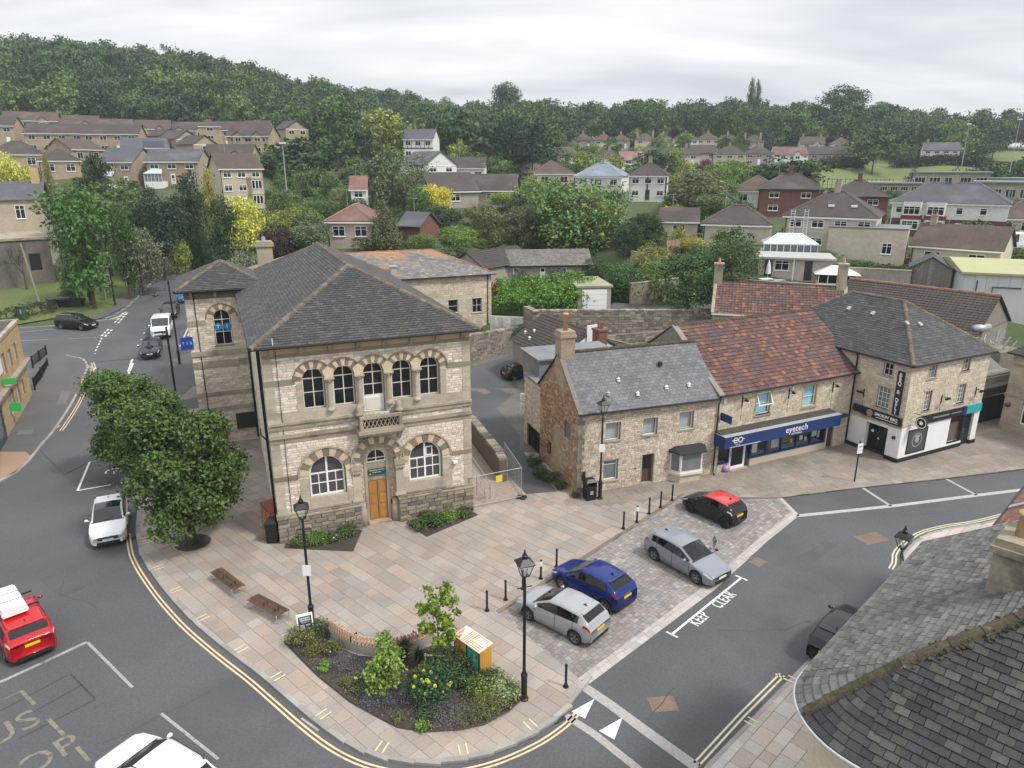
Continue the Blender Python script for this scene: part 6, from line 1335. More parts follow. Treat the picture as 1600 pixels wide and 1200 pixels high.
bl=[((761,954),'black bollard nearest the flower bed end of the parking kerb'),((790,937),'black bollard second from the flower bed along the parking kerb'),((817,920),'black bollard directly behind the lamp post by the silver car'),((845,904),'black bollard with white notice near the nose of the silver car'),((869.5,886),'black bollard just behind the dark blue hatchback'),((974,826),'black bollard behind the grey hatchback, nearest the blue car of its row'),((995,816),'black bollard with white notice behind the grey hatchback'),((1014,803),'plain black bollard third along the row below the cottage door'),((1032,793),'black bollard below the cottage bay window'),((1050,782),'black bollard at the far end of the row near the red-roofed black car'),((884,1073),'lone black bollard at the corner of the setts by the give way line')]
for i,((px,py),lb)in enumerate(bl):
 x,y=P(px,py);o=thing('bollard',lb,'bollard',(x,y,0),R(20),'black bollards round the parking area')
 inst(BP[0],'post',o);inst(BP[1],'base_plate',o)
 if i in(3,6):inst(BP[2],'notice',o,RZ(R(-10)))
def bin_(px,py,label,rz):
 x,y=P(px,py);o=thing('litter_bin',label,'litter bin',(x,y,0),rz,'black litter bins')
 b=MB();b.box(-.3,.3,-.27,.27,0,.1);b.box(-.32,.32,-.29,.29,.1,.9);b.box(-.33,-.22,-.3,.3,.9,1.15);b.box(.22,.33,-.3,.3,.9,1.15);b.box(-.22,.22,.1,.3,.9,1.15);b.build('body',m_black,o)
 MB().add([(-.35,-.32,1.15),(.35,-.32,1.15),(.35,.32,1.15),(-.35,.32,1.15),(-.22,-.18,1.32),(.22,-.18,1.32),(.22,.18,1.32),(-.22,.18,1.32)],[(0,1,5,4),(1,2,6,5),(2,3,7,6),(3,0,4,7),(4,5,6,7),(3,2,1,0)]).build('lid',m_black,o)
 MB().box(-.09,.09,-.3,-.292,.38,.6).build('badge',m_lead,o)
bin_(921,779,'black litter bin against the cottage front beside the lamp post',CA);bin_(428,845,'black litter bin by the left corner of the town hall',HA+R(70))
def cabinet(o,w_,d_,h0,h1,mats):
 """painted cabinet with sloping lid; mats: front left, front right, side, top"""
 a=MB();a.box(-w_/2,w_/2,0,d_,0,h0);a.build('body',mats[2],o)
 me=MB().box(-.5,.5,-.01,.01,-.5,.5).mesh('side_slat',mats[2])
 for k in range(6):inst(me,'side_slat',o,T(w_/2+.008,d_*(k+.5)/6,h0/2)@RZ(PI/2)@S(d_/6-.012,1,h0-.02))
 for k,s in enumerate((-1,1)):
  MB().box(s*w_/4-w_/4+.04,s*w_/4+w_/4-.04,-.025,0,.06,h0-.05).build('door',mats[k],o)
 fr=MB()
 for x in(-w_/2,-.025,w_/2-.05):fr.box(x,x+.05,-.03,0,.0,h0-.0)
 fr.box(-w_/2,w_/2,-.035,0,h0-.05,h0);fr.build('frame',m_black,o)
 return o
pc=[P(710,993,1.25),P(749.5,1020.5,1.25)];cw_=math.hypot(pc[1][0]-pc[0][0],pc[1][1]-pc[0][1]);ca_=math.atan2(pc[1][1]-pc[0][1],pc[1][0]-pc[0][0])
m_or=mat('art_orange',(.50,.27,.08),.5);m_gr=mat('art_green',(.02,.32,.17),.5);m_oc=mat('art_ochre',(.58,.30,.055),.5);m_stripe=mat('art_stripe',(.62,.26,.14),.5);m_crm=mat('art_cream',(.78,.70,.58),.5)
cb=thing('painted_cabinet','painted cabinet with orange and green art doors and striped lid behind the flower bed','cabinet',((pc[0][0]+pc[1][0])/2,(pc[0][1]+pc[1][1])/2,0),ca_)
cabinet(cb,cw_,.62,1.25,1.4,(m_or,m_gr,m_oc))
b=MB();b.add([(-cw_/2-.02,-.05,1.25),(cw_/2+.02,-.05,1.25),(cw_/2+.02,.66,1.33),(-cw_/2-.02,.66,1.33),(-cw_/2-.02,-.05,1.29),(cw_/2+.02,-.05,1.29),(cw_/2+.02,.66,1.37),(-cw_/2-.02,.66,1.37)],[(4,5,6,7),(0,1,5,4),(1,2,6,5),(2,3,7,6),(3,0,4,7),(3,2,1,0)]);lid=b.build('lid',m_crm,cb)
LT=frame((0,-.05,1.295),(1,0,0),(0,.71,.08));sb=MB();h_=cw_/2
for k in range(4):sb.box(-h_+.42+k*.10,-h_+.47+k*.10,.02,.68,0,.006)
sb.poly([(-h_+.02,.06,.005),(-h_+.2,.34,.005),(-h_+.02,.64,.005)]);sb.poly([(-h_+.05,.02,.005),(-h_+.36,.02,.005),(-h_+.22,.28,.005)])
for k in range(3):sb.box(.06,h_-.04,.05+k*.1,.09+k*.1,0,.006)
for k in range(6):sb.box(.02+k*.11,.05+k*.11,.4,.64,0,.006)
sb.box(.0,h_-.04,.64,.67,0,.006);sb.build('stripes',m_stripe,lid,LT)
fl=MB()
for k in range(8):
 q=2*PI*k/8+.2;fl.extr([(-cw_/4+math.cos(q-.16)*.06,-.03,.93+math.sin(q-.16)*.06),(-cw_/4+math.cos(q)*.27,-.03,.93+math.sin(q)*.27),(-cw_/4+math.cos(q+.16)*.06,-.03,.93+math.sin(q+.16)*.06)],(0,-.008,0))
fl.build('flower_motif',mat('art_rust',(.28,.06,.02),.5),cb)
fl=MB();rg=random.Random(4)
for k in range(5):fl.disc((cw_/4+rg.uniform(-.16,.16),-.036-k*.001,.35+k*.16),rg.uniform(.07,.12),9)
fl.build('blossom_motif',mat('art_mauve',(.36,.20,.30),.5),cb);fl=MB()
for k in range(6):x=cw_/4+rg.uniform(-.22,.22);z=.3+k*.13;fl.poly([(x-.05,-.044-k*.001,z),(x+.05,-.044-k*.001,z),(x+.12,-.044-k*.001,z+.22)])
fl.build('leaf_motif',mat('art_teal',(.01,.12,.22),.5),cb)
x,y=P(419,830);c2=thing('painted_cabinet','painted cabinet with red lid and orange stripes beside the bin left of the hall','cabinet',(x,y,0),HA-R(75));cabinet(c2,1.5,.6,1.35,1.45,(m_oc,m_stripe,m_oc))
b=MB();b.box(-.78,.78,-.05,.65,1.35,1.42);b.build('lid',mat('art_red',(.33,.07,.05),.5),c2)
for k in range(7):MB().box(.756,.764,.03,.57,.25+k*.15,.33+k*.15).build('stripe',m_stripe,c2)
x,y=P(478,990);ab=thing('sandwich_board','black and white sandwich board standing by the lamp post at the bed tip','sign board',(x,y,0),R(24))
for s in(1,-1):
 Mx=T(0,s*.22,0)@RX(s*R(12));b=MB();b.box(-.33,.33,-.02,.02,.04,.98);p=b.build('panel',m_upvc,ab,Mx)
 yy=-.022 if s==-1 else.022
 MB().box(-.27,.27,min(yy,yy+.004*(-1 if s==-1 else 1)),max(yy,yy+.004*(-1 if s==-1 else 1)),.14,.9).build('poster',mat('chalk_black',(.025,.03,.04),.6),p)
 if s==-1:
  t_=MB()
  for(x0,x1,z0,z1)in((-.22,.2,.79,.85),(-.2,.22,.70,.76),(-.16,.18,.63,.66),(-.2,-.03,.3,.55),(.03,.2,.48,.54),(.05,.2,.34,.38),(-.2,.1,.2,.24)):t_.box(x0,x1,-.029,-.026,z0,z1)
  t_.build('chalk_writing',mat('chalk_grey',(.42,.43,.46),.7),p)
MB().box(-.36,.36,-.32,.34,0,.07).build('base',m_lead,ab)
def bench(cor,label):
 q=PP(cor,.45);c=(sum(p[0]for p in q)/4,sum(p[1]for p in q)/4);a=math.atan2(q[2][1]-q[1][1],q[2][0]-q[1][0]);L=math.hypot(q[2][0]-q[1][0],q[2][1]-q[1][1]);Wd=math.hypot(q[1][0]-q[0][0],q[1][1]-q[0][1])
 L=min(max(L,1.7),2.4);Wd=min(max(Wd,.6),.9)
 o=thing('bench',label,'bench',(*c,0),a,'timber slatted benches on the paving')
 n=9;me=MB().box(-.5,.5,-.5,.5,-.5,.5).mesh('slat',m_wood)
 for k in range(n):inst(me,'slat',o,T(0,-Wd/2+Wd*(k+.5)/n,.44-.012*((k-4)/4)**2*2)@S(L,Wd/n-.018,.04))
 for x in(-L/2+.08,L/2-.08):
  b=MB();b.tube([(x,-Wd/2+.02,0),(x,-Wd/2-.03,.38),(x,-Wd/2+.05,.42),(x,Wd/2-.05,.42),(x,Wd/2+.03,.38),(x,Wd/2-.02,0)],.022,8);b.tube([(x,-Wd/2,.03),(x,Wd/2,.03)],.018,6);b.build('leg_frame',m_steel,o)
 for x in(-.02,.35*L):
  MB().tube([(x,-Wd/2+.12,.46),(x,-Wd/2+.12,.62),(x,.0,.66),(x,.0,.46)],.018,6).build('armrest',m_black,o)
 return o
bench([(329,891),(348,885),(384,912),(361,926)],'dark timber bench in the shade nearest the street tree')
bench([(387,937),(404,926),(452,951),(433,964)],'brown timber bench out on the paving nearer the sandwich board')
BED=PP([(444,1004),(471,985),(500,979),(517,986),(513,1001),(530,1014),(560,1026),(600,1030),(640,1024),(680,1008),(712,1012),(730,1040),(752,1056),(764,1050),(792,1068),(818,1091),(792,1114),(756,1133),(716,1141),(663,1144),(621,1137),(594,1123),(548,1098),(498,1058)])
drape('flower_bed_soil',BED,.03,m_soil,step=.4)
ed_=bpy.data.objects.new('bed_edging',None);put(ed_,kind='structure')
for i in range(len(BED)):
 a,b_=BED[i],BED[(i+1)%len(BED)];MB().tube([(*a,.03),(*b_,.03)],.03,4).build('steel_edge',m_blackm,ed_)
arc=smooth_line(PP([(520,996),(548,1014),(580,1022),(612,1023),(645,1015),(676,1001)]),6)
wall_o=thing('curved_bench','curved bench of pale timber slats on a low stone wall round the flower bed','bench',(0,0,0))
ic=offset_line(arc,.32);b=MB();oc=offset_line(arc,-.12)
n=len(arc)
b.v=[(*p,0)for p in oc]+[(*p,0)for p in ic]+[(*p,.40)for p in oc]+[(*p,.40)for p in ic]
for i in range(n-1):b.f+=[[2*n+i,2*n+i+1,3*n+i+1,3*n+i],[i,i+1,2*n+i+1,2*n+i],[n+i+1,n+i,3*n+i,3*n+i+1]];b.m+=[0]*3
b.f+=[[0,2*n,3*n,n],[n-1,2*n-1,4*n-1,3*n-1]];b.m+=[0,0]
b.build('low_wall',mat('grey_coping',(.33,.315,.285),.9,var=.15,vs=1.5,fine=.1,fs=8),wall_o)
me=MB().box(-.045,.045,-.27,.27,0,.05).mesh('slat',m_slatw);me2=MB().box(-.035,.035,-.025,.025,0,.4).mesh('back_slat',m_slatw)
for k,(p,a)in enumerate(cutline(offset_line(arc,.14),.15)):
 inst(me,'slat',wall_o,T(*p,.43)@RZ(a))
for k,(p,a)in enumerate(cutline(offset_line(arc,-.12),.16)):
 if k%1==0:inst(me2,'back_slat',wall_o,T(*p,.44)@RZ(a)@RX(R(-12)))
for(p,a)in cutline(offset_line(arc,.1),1.3)[1:]:MB().tube([(0,-.2,.45),(0,-.2,.68),(0,.16,.68),(0,.16,.45)],.025,6).build('armrest',m_black,wall_o,T(*p,0)@RZ(a))
for pts in([(444,857),(552,862),(566,829),(540,824),(448,842)],[(634,818),(667,839),(747,805),(733,796),(640,812)]):drape('flower_bed_soil',PP(pts),.03,m_soil,step=.5)
def fence_panel(a,b_,label,h=1.95):
 d=(b_[0]-a[0],b_[1]-a[1]);L=math.hypot(*d);o=thing('fence_panel',label,'fence',(*a,0),math.atan2(d[1],d[0]),'temporary mesh fence panels')
 f=MB();f.tube([(0,0,0),(0,0,h)],.021,7);f.tube([(L,0,0),(L,0,h)],.021,7);f.tube([(0,0,h),(L,0,h)],.021,7);f.tube([(0,0,.12),(L,0,.12)],.021,7);f.build('frame',m_steel,o)
 m_=MB()
 for k in range(1,int(L/.12)):m_.box(k*.12-.0025,k*.12+.0025,-.0025,.0025,.12,h)
 for k in range(1,7):m_.box(0,L,-.0025,.0025,.12+k*.27-.0025,.12+k*.27+.0025)
 m_.build('mesh',m_steel,o)
 for x in(0,L):MB().box(x-.12,x+.12,-.3,.3,0,.1).build('foot',m_blackm,o)
 return o
fa,fb,fd=P(734,795),P(815,778),PG(788,735)
o=fence_panel(fa,fb,'steel mesh fence panel with yellow notice across the alley mouth');MB().box(1.65,2.05,-.04,-.02,1.35,1.75).build('notice',mat('notice_yellow',(.70,.52,.03),.5),o)
fence_panel(fb,fd,'steel mesh fence panel running back from the alley mouth')
hr=thing('handrail','pair of galvanised handrails on the ramp beside the town hall','handrail',(0,0,0))
for s,(pa,pb)in enumerate((((738,748),(766,779)),((733,758),(758,785)))):
 a=Vector((*P(*pa,0),0));b_=Vector((*P(*pb,0),0));r_=MB()
 for hh in(1.0,.55):r_.tube([a+Vector((0,0,hh+.5)),b_+Vector((0,0,hh))],.024,7)
 for t in(0,.5,1):q=a.lerp(b_,t);r_.tube([q,q+Vector((0,0,1.0+.5*(1-t)))],.024,7)
 r_.build('rail',m_steel,hr)
def rubble_wall(name,pts,h,label,th=.45,seed=1,course=.2,lens=(.2,.55),stone=None,zb=None,cap=True,nind=120,h2=None):
 o=thing(name,label,'wall',(0,0,0));rg=random.Random(seed);k=0
 for i in range(len(pts)-1):
  a,b_=pts[i],pts[i+1];L=math.hypot(b_[0]-a[0],b_[1]-a[1]);z=(zb if zb is not None else min(g1(*a),g1(*b_)))-.15
  Mx=T(a[0],a[1],z)@RZ(math.atan2(b_[1]-a[1],b_[0]-a[0]))
  ha=h if h2 is None else h+(h2-h)*i/max(1,len(pts)-2)
  stone_wall(o,Mx,L,ha+.15,[],course=course,lens=lens,stone=stone or m_rubble,mortar=mat('dark_mortar',(.13,.115,.09),.95),wm=I4,depth=th,seed=seed+i,nind=nind//(len(pts)-1),proud=.05)
  if cap:
   me=unit_variants('slab',4,seed)[i%4];cm=MB().add(me[0].tolist(),me[1]).mesh('coping_stone',stone or m_rubble);x=0
   while x<L:
    l=rg.uniform(.25,.5);inst(cm,'coping_stone',o,Mx@T(x+l/2,th/2,ha+.15+.07)@RY(rg.uniform(-.08,.08))@S(l/2-.01,th/2+.06,rg.uniform(.06,.11)));x+=l
 return o
rubble_wall('alley_wall',[P(792,752,0),P(786,742,0),(-3.7,51.5),(-4.6,56)],1.45,'rough stone garden wall climbing beside the alley ramp',.45,3,h2=1.6)
bb_=thing('blue_bag','crumpled blue plastic bag lying on top of the alley wall','bag',(-4.3,54.3,1.72));MB().ball((0,0,.12),(.3,.22,.2),8,6).ball((.2,.05,.18),(.16,.14,.16),7,5).build('bag',mat('bag_blue',(.02,.22,.5),.4),bb_)
rubble_wall('retaining_wall',[(-9.5,66.2),(-4.2,67.6),(1.2,71.4)],2.9,'tall dark rubble retaining wall at the back of the yard behind the town hall',.5,5,zb=.1,course=.19,nind=200)
rubble_wall('lane_wall',[(1.2,71.4),(2.0,69.3),(10.5,69.4),(19.5,69.6),(27,69.8)],4.9,'long rubble stone wall along the lane above the cottage yard',.5,8,zb=.2,course=.25,lens=(.3,.7),nind=120)
x,y=P(1134,737);pb_=thing('refuse_bag','lilac plastic refuse bag leaning by the optician door','bag',(x,y,0));b=MB();b.ball((0,0,.24),(.27,.23,.25),10,7);b.ball((.05,0,.5),(.07,.07,.09),7,5);b.ball((-.13,.06,.28),(.16,.16,.18),8,6);b.build('sack',mat('lilac_plastic',(.44,.28,.50),.4,bump=.7,bs=12),pb_,smooth=True)
x,y=P(1335,752);sp=thing('sign_pole','slim black pole with a white parking notice in front of the corner restaurant','sign',(x,y,0),R(20));MB().lathe([(.045,0),(.04,2.7),(.0,2.72)],8).build('pole',m_black,sp);MB().box(-.2,.2,-.07,-.045,1.9,2.55).build('notice',m_upvc,sp)
MB().box(-.13,.13,-.076,-.07,2.3,2.42).box(-.13,.1,-.076,-.07,2.1,2.16).build('print',m_lead,sp)
m_cg=mat('car_glass',(.012,.015,.018),.03,spec=.8)
m_cgt=clear_glass('tinted_car_glass',(.42,.45,.46),.02);m_seat=mat('seat_fabric',(.035,.035,.038),.9)
m_tyre=mat('tyre',(.018,.018,.019),.85);m_rim=mat('alloy',(.34,.35,.36),.35,metal=.7);m_rimd=mat('dark_alloy',(.05,.05,.055),.4,metal=.5)
m_trim=mat('car_trim',(.014,.014,.016),.5);m_seam=mat('panel_gap',(.01,.01,.01),.8)
m_hl=mat('headlamp',(.55,.57,.60),.08,spec=.8);m_tl=mat('tail_lamp',(.30,.008,.01),.15,spec=.8)
m_plw=mat('plate_white',(.75,.75,.74),.5);m_ply=mat('plate_yellow',(.72,.50,.02),.5);m_chrome=mat('chrome',(.6,.6,.62),.15,metal=.9)
WH={}
def wheel_mesh(r,dark):
 k=(round(r,3),dark)
 if k in WH:return WH[k]
 t=MB();w_=.105;n=24
 prof=[(r*.64,-w_),(r*.93,-w_),(r,-w_*.72),(r,w_*.72),(r*.93,w_),(r*.64,w_)]
 vs=[];fs=[]
 for a,y in prof:
  for i in range(n):q=2*PI*i/n;vs.append((a*math.cos(q),y,a*math.sin(q)))
 for i in range(len(prof)-1):
  for j in range(n):fs.append((i*n+j,(i+1)*n+j,(i+1)*n+(j+1)%n,i*n+(j+1)%n))
 t.add(vs,fs)
 rm=MB();rr=r*.66
 vs=[];fs=[]
 for a,y in((rr,-w_*.95),(rr*.92,-w_*.9),(rr*.9,w_*.1)):
  for i in range(n):q=2*PI*i/n;vs.append((a*math.cos(q),y,a*math.sin(q)))
 for i in range(2):
  for j in range(n):fs.append((i*n+j,(i+1)*n+j,(i+1)*n+(j+1)%n,i*n+(j+1)%n))
 rm.add(vs,fs)
 for s in range(5):
  for d in(-.13,.13):
   q=2*PI*s/5;c,sn=math.cos(q+d),math.sin(q+d);tx,tz=-math.sin(q)*rr*.075,math.cos(q)*rr*.075;ci,si=math.cos(q)*rr*.16,math.sin(q)*rr*.16
   rm.extr([(ci-tx,-w_*.62,si-tz),(ci+tx,-w_*.62,si+tz),(c*rr*.94+tx,-w_*.8,sn*rr*.94+tz),(c*rr*.94-tx,-w_*.8,sn*rr*.94-tz)],(0,.025,0))
 rm.disc((0,-w_*.66,0),rr*.2,10);dk=MB().disc((0,w_*.05,0),rr*.92,18)
 WH[k]=(t.mesh('tyre',m_tyre,True),rm.mesh('rim',m_rimd if dark else m_rim),dk.mesh('brake_disc',m_trim))
 return WH[k]
BASE=dict(L=4.05,W=1.74,H=1.47,wb=2.49,fo=.82,r=.315,nose=.70,hood=.96,xc=1.02,xr=1.88,xre=3.48,xt=3.86,belt0=.93,belt1=1.06,rw=.57,rail=False,doors=(1.15,2.28,3.2),bp=2.3,cp=3.32,tail=.90,van=False,front='bar',dark=False,roofp=None,plate=True,glassroof=False,xg1=3.42)
def car(name,label,cat,x,y,z,rz,paint,group=None,**kw):
 p=dict(BASE);p.update(kw);L,W_,H=p['L'],p['W']/2,p['H']
 root=thing(name,label,cat,(x,y,z),rz,group)
 r=p['r'];xw=(p['fo'],p['fo']+p['wb'])
 key=[0,.04,.12,.25,p['xc'],p['xr'],p['xre'],p['xt'],L-.12,L-.04,L]+list(np.linspace(0,L,42))
 for w_ in xw:key+=list(w_+(r+.055)*np.cos(np.linspace(0,PI,11)))
 for d in p['doors']:key+=[d-.013,d+.013]
 for d in(p['bp'],p['cp']):key+=[d-.05,d+.05]
 key+=[p['xg1'],p['xc']-.03,p['xc']+.05,p['xr']-.02,p['xre']+.05,p['xt']-.04]
 xs=np.array(sorted(set(round(float(k),3)for k in key if 0<=k<=L)))
 dn=np.linspace(-.3,L+.3,600)
 def prof(pts,sg=.045):
  px=[q[0]for q in pts];py=[q[1]for q in pts];v=np.interp(dn,px,py);k=np.exp(-np.linspace(-3,3,41)**2/2*(1));
  step=dn[1]-dn[0];hw=max(1,int(3*sg/step));kk=np.exp(-.5*(np.arange(-hw,hw+1)*step/sg)**2);kk/=kk.sum()
  return np.interp(xs,dn,np.convolve(np.pad(v,hw,mode='edge'),kk,'valid'))
 nose,hood=p['nose'],p['hood']
 ztop=prof([(-.3,nose*.86),(0,nose*.86),(.06,nose),(.30,nose+.10 if not p['van']else nose+.12),(p['xc'],hood),(p['xr'],H-.05),((p['xr']+p['xre'])/2-.15,H),(p['xre'],H-.07),(p['xt'],p['belt1']+.05),(L-.05,p['tail']),(L,p['tail']-.06),(L+.3,p['tail']-.1)])
 wd=prof([(-.3,W_*.62),(0,W_*.74),(.10,W_*.86),(.35,W_*.955),(p['xc'],W_*.99),(L*.55,W_),(L-.7,W_*.985),(L-.2,W_*.93),(L,W_*.82),(L+.3,W_*.75)],.06)
 zb=prof([(-.3,nose*.8),(0,nose*.82),(.3,nose+.04),(p['xc'],hood-.03),(p['xc']+.3,p['belt0']),(p['xt'],p['belt1']),(L,p['tail']-.08)])
 zb=np.minimum(zb,ztop-.025)
 grw=prof([(-.3,W_*.72),(p['xc']-.1,W_*.86),(p['xr'],W_*p['rw']/.73),(p['xre'],W_*p['rw']/.745),(p['xt'],W_*.80),(L,W_*.72)])
 grw=np.minimum(grw,wd*.93)
 zl=prof([(-.3,.30),(0,.24),(.3,.2),(L-.4,.2),(L,.32),(L+.3,.36)])
 arch=np.zeros(len(xs))
 for w_ in xw:
  d=np.abs(xs-w_);R_=r+.055;arch=np.maximum(arch,np.where(d<R_,r+np.sqrt(np.maximum(0,R_*R_-d*d))*1.0,0))
 lo=np.maximum(zl,np.minimum(arch,zb-.1))
 rows=[]
 hcap=1.0
 for i in range(len(xs)):
  w_,b_,t_,g_,l_=wd[i],zb[i],ztop[i],grw[i],lo[i]
  lip=.02 if arch[i]>zl[i]else 0
  sh=max(0.0,min(1.0,(t_-b_)/.25))
  y4,y7=w_*.955,g_
  ly=lambda f:y4+(y7-y4)*f
  lz=lambda f:b_+(t_-.05*sh-.006-b_)*f
  rows.append([(w_*.90,l_),(w_*.985+lip,l_+.035),(w_+lip*.8,l_+(b_-l_)*.42),(w_*.99,b_-.07*(b_-l_)/.5),(y4,b_),(ly(.07),lz(.09)),(ly(.87),lz(.87)),(y7,lz(1)),(y7-.065,t_-.014*sh-.003),(y7*.5,t_),(0,t_+.008)])
 A=np.array(rows)
 n,m=A.shape[:2]
 def vtx(i,j,s):return(L/2-xs[i],s*A[i,j,0],A[i,j,1])
 parts={}
 def addq(k,i,j,s):
  q=[vtx(i,j,s),vtx(i+1,j,s),vtx(i+1,j+1,s),vtx(i,j+1,s)]
  if s>0:q=q[::-1]
  parts.setdefault(k,[]).append(q)
 xg0=p['xc']+.22
 for i in range(n-1):
  xm=(xs[i]+xs[i+1])/2;gh=(ztop[i]-zb[i]+ztop[i+1]-zb[i+1])/2
  seam=any(abs(xm-d)<.012 for d in p['doors'])
  for s in(1,-1):
   for j in range(m-1):
    k='paint'
    if j==0:k='trim'
    elif j in(1,2,3)and seam:k='seam'
    if j==5 and gh>.10 and xg0<xm<p['xg1']:
     side='left' if s>0 else 'right'
     if p['van']and xm>p['cp']:k='win3'+side
     else:k=('win1' if xm<p['bp']else('win2' if xm<p['cp']else 'win3'))+side
     if abs(xm-p['bp'])<.05 or abs(xm-p['cp'])<.05:k='trim'
    elif j in(4,6)and gh>.16 and xg0-.1<xm<p['xg1']+.03 and j==4:k='trim'
    if 6<=j<=9 and p['xc']-.03<xm<p['xc']+.05:k='trim'
    if j in(8,9):
     if p['xc']+.05<xm<p['xr']-.02:k='windscreen'
     elif p['xre']+.05<xm<p['xt']-.04:k='rear_window'
     elif p['glassroof']and p['xr']-.02<=xm<p['xr']+.75:k='sunroof'
    if p['roofp']and j>=6 and p['xr']-.1<xm<p['xre']+.05:k='roof'
    if j==3 and.05<xm<.46:k='headlight%d'%(s>0)
    if j in(2,3)and L-.34<xm<L-.03 and not p['van']:k='taillight%d'%(s>0)if j==3 or xm>L-.22 and False else k
    addq(k,i,j,s)
 gl_=m_cgt if y<62 else m_cg
 for i,sgn in((0,1),(n-1,-1)):
  for j in range(m-1):
   q=[vtx(i,j,1),vtx(i,j+1,1),vtx(i,j+1,-1),vtx(i,j,-1)]
   if sgn<0:q=q[::-1]
   k='paint'
   if j==0:k='trim'
   parts.setdefault(k,[]).append(q)
 def mk(keys,nm,mats,parent=root,smooth=True,off=0):
  b=MB();vi={}
  for mi,k in enumerate(keys):
   for q in parts.get(k,[]):
    idx=[]
    for v in q:
     kk=(round(v[0],4),round(v[1],4),round(v[2],4),mi if nm!='body' else 0)
     if kk not in vi:vi[kk]=len(b.v);b.v.append(v)
     idx.append(vi[kk])
    ids=[]
    for t in idx:
     if t not in ids:ids.append(t)
    if len(ids)>2:b.f.append(ids);b.m.append(mi)
  return b.build(nm,mats,parent,smooth=smooth)
 mp_=mat('car_paint_%02x%02x%02x'%tuple(int(min(1,c)*255)for c in paint),paint,.3,coat=.65,spec=.1)if not p.get('flat')else None
 mk(['paint','trim','seam'],'body',[mp_,m_trim,m_seam])
 for k,nm in(('windscreen','windscreen'),('rear_window','rear_window'),('sunroof','sunroof'),('roof','roof')):
  if k in parts:mk([k],nm,[gl_ if k!='sunroof' else m_cg]if k!='roof' else[mat('car_roof_red',p['roofp'],.28,coat=.9)])
 for k in list(parts):
  if k.startswith('win')and k[3]in '123':mk([k],'window',[gl_])
  elif k.startswith('headlight'):mk([k],'headlight',[m_hl])
  elif k.startswith('taillight'):mk([k],'taillight',[m_tl if not p.get('clearlamp')else mat('pale_lamp',(.6,.5,.5),.15)])
 MB().box(-L/2+.25,L/2-.25,-W_*.80,W_*.80,.17,.52).build('underbody',m_trim,root)
 if y<62:
  b=MB();fx=L/2-p['xr']-.35;rx_=fx-.95
  for s in(1,-1):b.box(fx-.25,fx+.25,s*W_*.42-.24,s*W_*.42+.24,.5,.72);b.extr([(fx-.3,s*W_*.42-.23,.7),(fx-.18,s*W_*.42-.23,.7),(fx-.38,s*W_*.42-.23,H*.83),(fx-.47,s*W_*.42-.23,H*.83)],(0,.46,0));b.box(fx-.47,fx-.38,s*W_*.42-.12,s*W_*.42+.12,H*.84,H*.92)
  b.box(rx_-.25,rx_+.2,-W_*.72,W_*.72,.5,.7);b.extr([(rx_-.25,-W_*.72,.68),(rx_-.14,-W_*.72,.68),(rx_-.3,-W_*.72,H*.80),(rx_-.4,-W_*.72,H*.80)],(0,W_*1.44,0));b.build('seats',m_seat,root)
  MB().box(L/2-p['xc']-.75,L/2-p['xc']-.12,-W_*.78,W_*.78,.6,hood-.03).build('dashboard',m_trim,root);MB().box(-L/2+.2,rx_-.3,-W_*.7,W_*.7,.5,p['belt1']-.1).build('parcel_shelf',m_trim,root)
 tm,rm,dm=wheel_mesh(r,p['dark'])
 for w_ in xw:
  for s in(1,-1):
   o=inst(tm,'wheel',root,T(L/2-w_,s*(W_-.115),r)@(RZ(PI)if s>0 else Matrix.Identity(4)));inst(rm,'rim',o);inst(dm,'brake_disc',o)
 ng=.02
 if p['front']=='bar':MB().box(L/2-.03,L/2+.008,-W_*.42,W_*.42,nose*.70,nose*.84).build('grille',m_trim,root)
 else:
  g_=MB().box(L/2-.05,L/2+.012,-W_*.52,W_*.52,nose*.66,nose*.90).build('grille',m_trim,root)
  MB().box(L/2+.012,L/2+.02,-W_*.5,W_*.5,nose*.77,nose*.79).build('grille_bar',m_chrome,g_);MB().lathe([(.07,0),(.07,.015)],14).build('badge',m_chrome,g_,T(L/2+.012,0,nose*.78)@RY(PI/2))
 MB().box(L/2-.02,L/2+.006,-W_*.6,W_*.6,.27,.40).build('lower_grille',m_trim,root)
 MB().box(L/2+.006,L/2+.018,-.26,.26,.44,.55).build('number_plate',m_plw,root)
 zt=p['tail']
 MB().box(-L/2-.016,-L/2+.02,-.26,.26,zt-.24,zt-.13).build('number_plate',m_ply,root)
 MB().box(-L/2-.01,-L/2+.03,-W_*.66,W_*.66,.26,.42).build('rear_bumper_insert',m_trim,root)
 for s in(1,-1):
  b=MB();mx=L/2-p['xc']-.32;b.ball((mx,s*(W_+.10),hood+.06),(.075,.11,.075),8,6);b.tube([(mx-.01,s*(W_-.06),hood),(mx,s*(W_+.06),hood+.03)],.025,5);b.build('wing_mirror',mp_,root,smooth=True)
 for d in p['doors'][1:3]:
  for s in(1,-1):
   i=int(np.argmin(abs(xs-(d-.16))));MB().box(L/2-d+.06,L/2-d+.24,s*A[i,3,0]-.012,s*A[i,3,0]+.014,zb[i]-.14,zb[i]-.11).build('door_handle',mp_,root)
 i=int(np.argmin(abs(xs-p['xc'])));b=MB()
 for s in(-.1,.42):b.tube([(L/2-p['xc']-.06,s,ztop[i]+.05),(L/2-p['xc']-.18,s+.42,ztop[i]+.14)],.010,5)
 b.build('wiper',m_trim,root)
 MB().extr([(L/2-p['xre']+.35,-.012,H-.035),(L/2-p['xre']+.2,-.012,H+.05),(L/2-p['xre']+.14,-.012,H-.06)],(0,.024,0)).build('aerial',m_trim,root)
